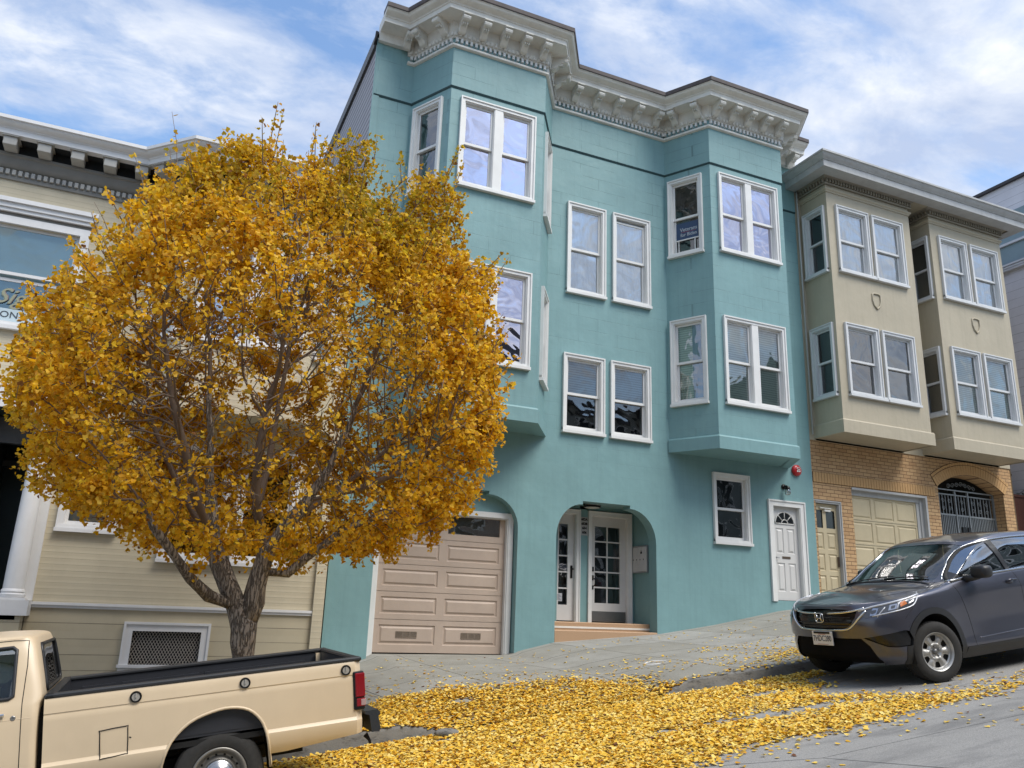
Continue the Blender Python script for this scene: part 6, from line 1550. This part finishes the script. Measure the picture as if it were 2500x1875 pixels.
def suv_wheel(x, s_, steer):
    e = empty('wheel', (x, s_*.80, .345), (0, 0, steer), parent=SUV)
    m = MB(); m.lathe(tyre_prof(.345, .21, .215), (0, 0, 0), 1, 48)
    for k in range(60):
        a = 2*PI*k/60
        for sy in (-1, 1): m.add([(.3465*cos(a+da)*1.0, sy*yy, .3465*sin(a+da)) for da, yy in ((0, .045), (.05, .045), (.06, .095), (.01, .095))], [(0, 1, 2, 3)])
    m.build('tyre', M['tyre'], e, angle=30)
    m = MB(); o = s_
    m.lathe([(.222, o*.098), (.218, o*.107), (.206, o*.100), (.198, o*.07), (.195, -o*.08)], (0, 0, 0), 1, 48)
    NA, RS = 144, [.030, .052, .075, .088, .10, .115, .13, .145, .158, .17, .182, .192, .200]
    vs = []; fs = []
    for i, r in enumerate(RS):
        for k in range(NA):
            a = 2*PI*k/NA; sp_ = cos(6*a); b = .055+.018*max(0, sp_)*sin(PI*min(1, max(0, (r-.07)/.13)))-(.012 if r < .06 else 0)+(.012 if .07 < r < .1 else 0)
            if r > .19: b = .068
            vs.append((r*cos(a), o*b, r*sin(a)))
    for i in range(len(RS)-1):
        rm = (RS[i]+RS[i+1])/2
        for k in range(NA):
            a = 2*PI*(k+.5)/NA; da = (a*6/(2*PI)+.5) % 1-.5   # 0 at spoke centre
            u = abs(abs(da)-.5)/.5; hw = .34+.12*(rm-.1)/.08
            hole = .108 < rm < .184 and (abs(u/hw)**2.6+abs((rm-.146)/.042)**3) < 1
            if not hole: fs.append((i*NA+k, i*NA+(k+1) % NA, (i+1)*NA+(k+1) % NA, (i+1)*NA+k))
    m.add(vs, fs); m.build('rim', M['rim'], e, angle=45)
    m = MB(); m.lathe([(.001, o*.075), (.022, o*.073), (.032, o*.06), (.032, o*.04)], (0, 0, 0), 1, 20)
    for k in range(5): a = 2*PI*k/5+.3; m.lathe([(.001, o*.068), (.010, o*.066), (.011, o*.045)], (.056*cos(a), 0, .056*sin(a)), 1, 8)
    m.build('hub', plain('hub_grey', (.20, .20, .20, 1), .4, .7), e, smooth=True)
    m = MB(); m.lathe([(.196, o*.03), (.001, o*.02)], (0, 0, 0), 1, 24); m.build('rim_shade_backing', plain('rim_shade_dark', (.02, .02, .02, 1), .7), e)  # near-black disc closing the rim, paints the shade behind its holes
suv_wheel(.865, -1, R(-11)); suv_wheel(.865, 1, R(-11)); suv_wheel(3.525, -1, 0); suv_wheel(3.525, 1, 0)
m = MB()
for s_ in (-1, 1): m.box(4.30, 4.46, s_*.62, s_*.79, .90, 1.35) if 0 else strip(m, BV, [(4.25, .95), (4.2, 1.15), (4.1, 1.38)], 'side', .04, False, -.01, s_)
m.build('tail_lamp', plain('tail_red', (.30, .01, .01, 1), .2), SUV, smooth=True)
bm.free()

# ================================================================== CREAM PICKUP
PK = empty('pickup_truck', (1.0, 7.07, road_z(1.0)), (0, -TH, R(-.6)), label='cream pickup truck with black lined open bed parked at the kerb', cat='truck')
# lateral profile of the body side (y measured from the outermost face, + is inward)
cream = paint('pickup_paint', (.63, .505, .345, 1), var=.05, rough=.33, bump=.02, scale=2, dirt=.10, dirtcol=(.45, .33, .2, 1))
cream_b = NT('x')  # unused holder
bpy.data.materials.remove(cream_b.mat)
liner = plain('bed_liner_black', (.028, .030, .036, 1), .42)
W_ = 1.60
def yprof(z):
    ks = [(.44, .055), (.50, .014), (.585, -.004), (.598, -.006), (.622, .010), (.75, .004), (.93, .004), (.945, .010), (.955, .004), (1.03, .012), (1.06, .022), (1.072, .040)]
    if z <= ks[0][0]: return ks[0][1]
    for (a, b), (c, d) in zip(ks, ks[1:]):
        if z <= c: return b+(d-b)*(z-a)/(c-a)
    return ks[-1][1]
zs_ = [.44, .48, .52, .56, .585, .60, .612, .625, .66, .70, .74, .78, .82, .86, .90, .93, .94, .947, .955, .97, 1.0, 1.03, 1.05, 1.062, 1.072]
def side_panel(x0, x1, zmin, rear_round=False):
    b = bmesh.new(); xs2 = list(np.arange(x0, x1-.001, .05))+[x1]; g = []
    for x in xs2:
        col_ = []
        for z in zs_:
            zz2 = max(z, zmin(x)) if z < .6 else z; y = yprof(zz2)
            if rear_round: y += max(0, (x-(x1-.06))/.06)**2*.035
            col_.append(b.verts.new((x, y, zz2)))
        g.append(col_)
    for i in range(len(g)-1):
        for j in range(len(zs_)-1):
            try: b.faces.new((g[i][j], g[i+1][j], g[i+1][j+1], g[i][j+1]))
            except ValueError: pass
    return b
archp = smooth2([(-.60, .30), (-.595, .48), (-.53, .64), (-.40, .76), (-.24, .815), (-.10, .828), (.03, .795), (.12, .71), (.165, .60), (.19, .44), (.20, .30)], 3, False)
lowline = lambda x: .43+.065*(x-.2)/.72 if x > .2 else .44
bm = side_panel(-1.375, .925, lowline, True); bm.normal_update()
cut(bm, archp, 'side', lambda c, n: True, 9); bmesh.ops.delete(bm, geom=[f for f in bm.faces if f.material_index == 9], context='FACES')
def one_side(bmA, mir):
    b2 = bmA.copy()
    if mir:
        for v in b2.verts: v.co.y = W_-v.co.y
    bmesh.ops.recalc_face_normals(b2, faces=b2.faces)
    for f in b2.faces: f.smooth = True
    me = bpy.data.meshes.new('bed_side'); b2.to_mesh(me); b2.free(); me.materials.append(cream); me.set_sharp_from_angle(angle=R(25)); o = bpy.data.objects.new('bed_side', me); COL.objects.link(o); o.parent = PK; return o
def two_sided(bmA, name, mat, parent):
    me = bpy.data.meshes.new(name); b2 = bmA.copy(); dup = bmesh.ops.duplicate(b2, geom=list(b2.faces)+list(b2.verts)+list(b2.edges))['geom']
    for v in dup:
        if isinstance(v, bmesh.types.BMVert): v.co.y = W_-v.co.y
    bmesh.ops.remove_doubles(b2, verts=b2.verts, dist=1e-5); bmesh.ops.recalc_face_normals(b2, faces=b2.faces)
    for f in b2.faces: f.smooth = True
    b2.to_mesh(me); b2.free(); me.materials.append(mat); me.set_sharp_from_angle(angle=R(40)); o = bpy.data.objects.new(name, me); COL.objects.link(o); o.parent = parent; return o
bed = one_side(bm, 0); one_side(bm, 1); bm.free()
m = MB()   # flare lip round the wheel opening
m.tube([(x, yprof(z)+.004, z) for x, z in archp[1:-1]], .012, 6)
m.build('arch_lip', cream, bed, smooth=True)
m = MB(); m.cbox(.895, .925, .06, W_-.06, .50, 1.055, .008); m.box(-1.37, -1.35, .05, W_-.05, .5, 1.05); m.build('tailgate', cream, PK)
# liner: floor, inner walls with ribs, rail caps
m = MB(); fl = .66
m.box(-1.34, .89, .06, W_-.06, fl-.02, fl)
for y0, y1 in ((.055, .10), (W_-.10, W_-.055)): m.box(-1.35, .89, y0, y1, fl, 1.07)
m.box(-1.35, -1.31, .06, W_-.06, fl, 1.07); m.box(.865, .895, .06, W_-.06, fl, 1.07)
for i in range(5):
    z = .75+i*.055
    for (a, b) in ((-1.22, -.95), (-.90, -.25), (-.20, .72)):
        m.box(a, b, W_-.125, W_-.10, z, z+.026); m.box(a, b, .10, .118, z, z+.026)
for i in range(14): m.box(-1.3, .86, .14+i*.1, .18+i*.1, fl, fl+.012)
m.build('bed_liner', liner, PK)
m = MB()
for f_ in (lambda y: y, lambda y: W_-y):
    a, b = sorted((f_(.012), f_(.115))); m.cbox(-1.375, .935, a, b, 1.055, 1.088, .01)
m.cbox(-1.38, -1.31, .012, W_-.012, 1.055, 1.088, .01); m.cbox(.865, .94, .03, W_-.03, 1.050, 1.085, .012); m.build('rail_cap', plain('rail_black', (.02, .022, .025, 1), .5), PK)
m = MB(); m.box(.82, .862, W_-.16, W_-.118, .72, 1.05); m.build('bed_post', cream, PK)
# tie downs
for x in (-.775, .005, .80):
    e = MB(); c = (x, yprof(.99), .995)
    e.lathe([(.001, -.004), (.028, -.006), (.030, -.012), (.040, -.014), (.042, -.004), (.042, .01)], c, 1, 24); td = e.build('tie_down', M['black'], PK, angle=40)
    e = MB(); e.lathe([(.001, -.0085), (.028, -.0085)], (c[0], c[1], c[2]), 1, 20); e.tube([(x+.003, c[1]-.014, 1.022), (x, c[1]-.016, .992)], .006, 6); e.build('tie_cup', plain('cup_grey', (.42, .40, .36, 1), .4, .3), td)
# tail lamp
m = MB(); m.cbox(.855, .945, -.008, .05, .675, .975, .008); tl = m.build('tail_lamp', M['black'], PK)
m = MB(); m.cbox(.870, .950, -.014, .03, .775, .962, .006); m.cbox(.876, .952, -.013, .03, .700, .765, .006); m.build('lens', plain('lens_red', (.23, .008, .012, 1), .12), tl)
m = MB(); m.cbox(.91, .954, -.0145, .03, .705, .76, .005); m.build('reversing_lens', plain('lens_clear', (.38, .26, .25, 1), .1), tl)
# bumper
m = MB(); pr_b = [(.95, .655), (1.055, .655), (1.075, .63), (1.06, .60), (1.075, .50), (1.06, .485), (1.00, .485), (.985, .62), (.95, .63)]
m.prism([(x, z) for x, z in pr_b], 1, .02, W_-.02); m.build('rear_bumper', plain('bumper_black', (.022, .026, .032, 1), .45), PK)
m = MB(); m.cbox(.75, .96, .12, W_-.12, .50, .62, .02); m.tube([(.97, .10, .47), (.99, .09, .42), (1.0, .10, .39)], .012, 6); m.tube([(.96, .14, .45), (1.01, .12, .40)], .010, 6); m.build('hitch_frame', blackp, PK)
# fuel door, rear quarter line
m = MB(); rrp = smooth2([(-1.0, .79), (-.84, .80), (-.825, .785), (-.825, .625), (-.84, .61), (-.99, .60), (-1.005, .615), (-1.01, .775)], 2)
m.tube([(x, yprof(z)-.0025, z) for x, z in rrp], .0035, 4, closed=True); m.tube([(-.815, yprof(.70)-.001, .72), (-.80, yprof(.7)-.001, .715)], .004, 4); m.build('fuel_door_gap', blackp, bed)
# cab (behind it the bed gap)
CX0, CX1 = -2.62, -1.425
def cabsec(x, top):   # half section y at heights
    return None
def cab_row(z): return None
cab = [
 [(-4.02,.80,.38),(-4.02,.40,.38),(-3.98,.10,.38),(-3.8,.03,.38),(-3.3,.02,.38),(-2.7,.02,.40),(-2.0,.02,.40),(-1.55,.02,.40),(-1.435,.025,.40),(-1.42,.10,.40),(-1.42,.40,.40),(-1.42,.80,.40)],
 [(-4.06,.80,.60),(-4.06,.40,.60),(-4.02,.08,.60),(-3.82,.0,.60),(-3.3,.0,.60),(-2.7,.0,.60),(-2.0,.0,.60),(-1.55,.0,.60),(-1.435,.008,.60),(-1.415,.08,.60),(-1.415,.40,.60),(-1.415,.80,.60)],
 [(-4.05,.80,.80),(-4.05,.40,.80),(-4.01,.08,.80),(-3.82,.0,.80),(-3.3,.0,.80),(-2.7,.0,.80),(-2.0,.0,.80),(-1.55,.0,.80),(-1.435,.008,.80),(-1.415,.08,.80),(-1.415,.40,.80),(-1.415,.80,.80)],
 [(-4.03,.80,.90),(-4.03,.40,.90),(-3.99,.10,.90),(-3.8,.02,.92),(-3.3,.015,.935),(-2.7,.01,.94),(-2.0,.008,.94),(-1.55,.008,.94),(-1.43,.015,.94),(-1.41,.09,.94),(-1.41,.40,.94),(-1.41,.80,.94)],
 [(-3.9,.80,.97),(-3.9,.40,.97),(-3.85,.20,.965),(-3.6,.12,.97),(-3.2,.08,.985),(-2.7,.045,1.0),(-2.0,.025,1.01),(-1.55,.022,1.02),(-1.43,.03,1.02),(-1.40,.10,1.02),(-1.40,.40,1.02),(-1.40,.80,1.02)],
 [(-2.95,.80,1.05),(-2.94,.45,1.05),(-2.9,.28,1.05),(-2.82,.16,1.05),(-2.75,.12,1.05),(-2.60,.075,1.06),(-2.0,.045,1.07),(-1.57,.04,1.08),(-1.425,.05,1.08),(-1.39,.12,1.09),(-1.385,.40,1.09),(-1.385,.80,1.09)],
 [(-2.62,.80,1.28),(-2.61,.47,1.28),(-2.57,.30,1.28),(-2.50,.20,1.28),(-2.45,.16,1.28),(-2.35,.13,1.28),(-1.95,.105,1.28),(-1.60,.10,1.28),(-1.46,.11,1.28),(-1.42,.18,1.28),(-1.41,.42,1.28),(-1.41,.80,1.28)],
 [(-2.32,.80,1.46),(-2.31,.48,1.455),(-2.28,.34,1.45),(-2.23,.25,1.44),(-2.20,.21,1.44),(-2.13,.18,1.45),(-1.9,.165,1.455),(-1.62,.165,1.455),(-1.50,.18,1.455),(-1.46,.24,1.455),(-1.445,.44,1.46),(-1.445,.80,1.46)],
 [(-2.18,.80,1.515),(-2.17,.50,1.51),(-2.15,.38,1.505),(-2.11,.30,1.50),(-2.08,.27,1.50),(-2.03,.25,1.505),(-1.85,.235,1.51),(-1.65,.235,1.51),(-1.56,.25,1.51),(-1.52,.31,1.51),(-1.50,.48,1.515),(-1.50,.80,1.515)],
 [(-1.9,.80,1.54),(-1.9,.76,1.54),(-1.88,.74,1.54),(-1.86,.73,1.54),(-1.84,.72,1.54),(-1.82,.72,1.54),(-1.79,.72,1.54),(-1.76,.72,1.54),(-1.73,.73,1.54),(-1.71,.74,1.54),(-1.70,.77,1.54),(-1.70,.80,1.54)]]
cabc = np.array(cab, float); cabc[:, :, 1] = -(W_/2-cabc[:, :, 1])
bm = loft(cabc, 5, 4); top_ = [e for e in bm.edges if e.is_boundary and all(v.co.z > 1.5 for v in e.verts)]
if top_: bmesh.ops.contextual_create(bm, geom=top_)
bmesh.ops.recalc_face_normals(bm, faces=bm.faces); bm.normal_update(); BV2 = BVHTree.FromBMesh(bm)
wsd = [(-2.62, 1.09), (-2.25, 1.405), (-2.20, 1.42), (-1.60, 1.432), (-1.575, 1.41), (-1.575, 1.03+.07), (-1.60, 1.085), (-2.58, 1.075)]
rwp = smooth2([(-.50, 1.12), (-.52, 1.14), (-.47, 1.40), (-.44, 1.43), (0, 1.44), (.44, 1.43), (.47, 1.40), (.52, 1.14), (.50, 1.12), (0, 1.115)], 2)
rwp = [(-.545, 1.125), (-.50, 1.41), (-.47, 1.435), (.47, 1.435), (.50, 1.41), (.545, 1.125), (.52, 1.105), (-.52, 1.105)]
for s_ in (-1, 1): cut(bm, wsd, 'side', lambda c, n, s_=s_: c.y*s_ > .3 and c.z > 1.03 and abs(n.y) > .4, 3)
cut(bm, rwp, 'front', lambda c, n: c.x > -1.6 and c.z > 1.0 and n.x > .5, 4)
cut(bm, [(-.56, 1.09), (-.50, 1.43), (.50, 1.43), (.56, 1.09)], 'front', lambda c, n: c.x < -2.2 and c.z > 1.06 and n.x < -.3, 4)
cut(bm, [(-2.02-1.0, .30), (-3.56, .44), (-3.50, .68), (-3.36, .78), (-3.2, .80), (-3.04, .78), (-2.90, .68), (-2.84, .44)], 'side', lambda c, n: c.z < .9, 9)
CABO = empty('cab', (0, W_/2, 0), parent=PK)
cb_ = take(bm, 0, 'cab_shell', cream, CABO)
tsg = mat_carglass('truck_side_glass', (.42, .52, .50, 1), .25)
for s_ in (-1, 1): take(bm, 3, 'side_window', tsg, CABO, off=-.006, sg=s_)
trg = mat_carglass('truck_rear_glass', (.12, .14, .14, 1), .13)
take(bm, 4, 'rear_window', trg, CABO, off=-.006, xr=(-2, 0)); take(bm, 4, 'windshield', trg, CABO, off=-.006, xr=(-4, -2))
m = MB(); rs = project(BV2, densify(rwp, .03), 'front', 0)
def from_back(pts, off):
    o = []
    for p in pts:
        h = BV2.ray_cast(Vector((3, p[0], p[1])), Vector((-1, 0, 0)))
        if h[0] is not None: o.append(h[0]+Vector((off, 0, 0)))
    return o
m.tube(from_back(densify(rwp, .03), .003), .014, 6, closed=True)
for s_ in (-1, 1): strip(m, BV2, wsd, 'side', .013, True, .003, s_)
m.build('window_seal', plast, CABO, smooth=True)
m = MB()
for s_ in (-1, 1):
    strip(m, BV2, [(-1.515, .42), (-1.515, 1.05), (-1.50, 1.30), (-1.505, 1.47), (-1.60, 1.478), (-2.1, 1.475), (-2.27, 1.43), (-2.62, 1.12), (-2.66, .95), (-2.66, .42)], 'side', .0035, False, -.0005, s_, 4, st=.02)
m.build('door_gap', blackp, CABO)
m = MB()
for s_ in (-1, 1): strip(m, BV2, [(-4.0, .95), (-1.43, .945)], 'side', .004, False, -.002, s_, 4)
m.build('crease', cream, CABO)
m = MB()
for s_ in (-1, 1): q = project(BV2, [(-1.75, .985), (-1.62, .985)], 'side', .018, s_); m.tube(q, .011, 8)
m.build('door_handle', chrome, CABO, smooth=True)
m = MB()
for s_ in (-1, 1):
    p = project(BV2, [(-1.565, .955)], 'side', .002, s_)[0]; m.lathe([(.001, s_*.004), (.012, s_*.004), (.017, s_*.002), (.018, -s_*.01)], tuple(p), 1, 16)
m.build('lock', plain('lock_chrome', (.35, .34, .32, 1), .3, .8), CABO, smooth=True)
m = MB(); m.cbox(-2.2, -1.62, -.62, .62, .6, .82, .05); m.cbox(-1.68, -1.52, -.62, .62, .75, 1.20, .05); m.box(-2.75, -1.5, -.7, .7, .42, .46); m.cbox(-2.8, -2.45, -.66, .66, .8, 1.04, .03); m.build('bench_seat', plain('seat_brown', (.06, .05, .04, 1), .8), CABO)
m = MB(); m.cbox(-4.16, -4.03, -.80, .80, .42, .56, .02); m.build('front_bumper', chrome, CABO)
m = MB(); m.box(-4.075, -4.05, -.42, .42, .66, .86); m.build('grille', plast, CABO)
for s_ in (-1, 1): m = MB(); m.cbox(-4.075, -4.04, s_*.60-.11, s_*.60+.11, .69, .85, .008); m.build('headlight', chrome, CABO)
bm.free()
# dark gap, chassis, wells
m = MB(); m.box(-1.41, -1.375, .10, W_-.10, .42, 1.0); m.box(-3.9, .5, .40, .52, .36, .46); m.box(-3.9, .5, W_-.52, W_-.40, .36, .46)
ri = [(x, z) for x, z in archp]
for f_ in (lambda y: y, lambda y: W_-y):
    for (p, q) in zip(ri, ri[1:]): m.quad((p[0], f_(.02), p[1]), (q[0], f_(.02), q[1]), (q[0], f_(.32), q[1]), (p[0], f_(.32), p[1]))
    m.poly([(x, f_(.32), z) for x, z in ri if z > .5]); m.box(-1.3, -.62, f_(.03), f_(.05), .42, .46)
m.box(-1.37, .9, .06, W_-.06, .58, .62); m.build('chassis', blackp, PK)
def pk_wheel(x, y, s_):
    e = empty('wheel', (x, y, .335), (0, 0, 0), parent=PK); o = s_
    m = MB(); m.lathe(tyre_prof(.335, .20, .205), (0, 0, 0), 1, 48); m.build('tyre', M['tyre'], e, angle=30)
    m = MB(); m.lathe([(.208, o*.092), (.203, o*.104), (.190, o*.100), (.178, o*.085), (.170, o*.05), (.15, o*.035), (.135, o*.04), (.12, o*.065), (.10, o*.07), (.085, o*.07)], (0, 0, 0), 1, 48); m.build('rim', plain('truck_rim', (.25, .24, .22, 1), .42, .6), e, smooth=True)
    m = MB(); m.lathe([(.125, o*.055), (.115, o*.075), (.10, o*.085), (.07, o*.095), (.06, o*.12), (.035, o*.13), (.001, o*.132)], (0, 0, 0), 1, 32); m.build('hub_cap', plain('cap_metal', (.35, .35, .35, 1), .25, .9), e, smooth=True)
    m = MB()
    for k in range(15): a = 2*PI*k/15; m.box(.150*cos(a)-.008, .150*cos(a)+.008, o*.036, o*.041, .15*sin(a)-.008, .15*sin(a)+.008)
    m.build('rim_slots', blackp, e)
pk_wheel(-.185, .165, -1); pk_wheel(-.185, W_-.165, 1); pk_wheel(-3.20, .155, -1); pk_wheel(-3.20, W_-.155, 1)
# parts are modelled in world coordinates: keep them there under their root
for o in list(bpy.data.objects):
    if o.parent in WROOTS: o.matrix_parent_inverse = Matrix.Translation(-WROOTS[o.parent])
SC.cycles.max_bounces = 8; SC.cycles.transparent_max_bounces = 16; SC.cycles.diffuse_bounces = 3; SC.cycles.glossy_bounces = 4
SC.cycles.use_denoising = True
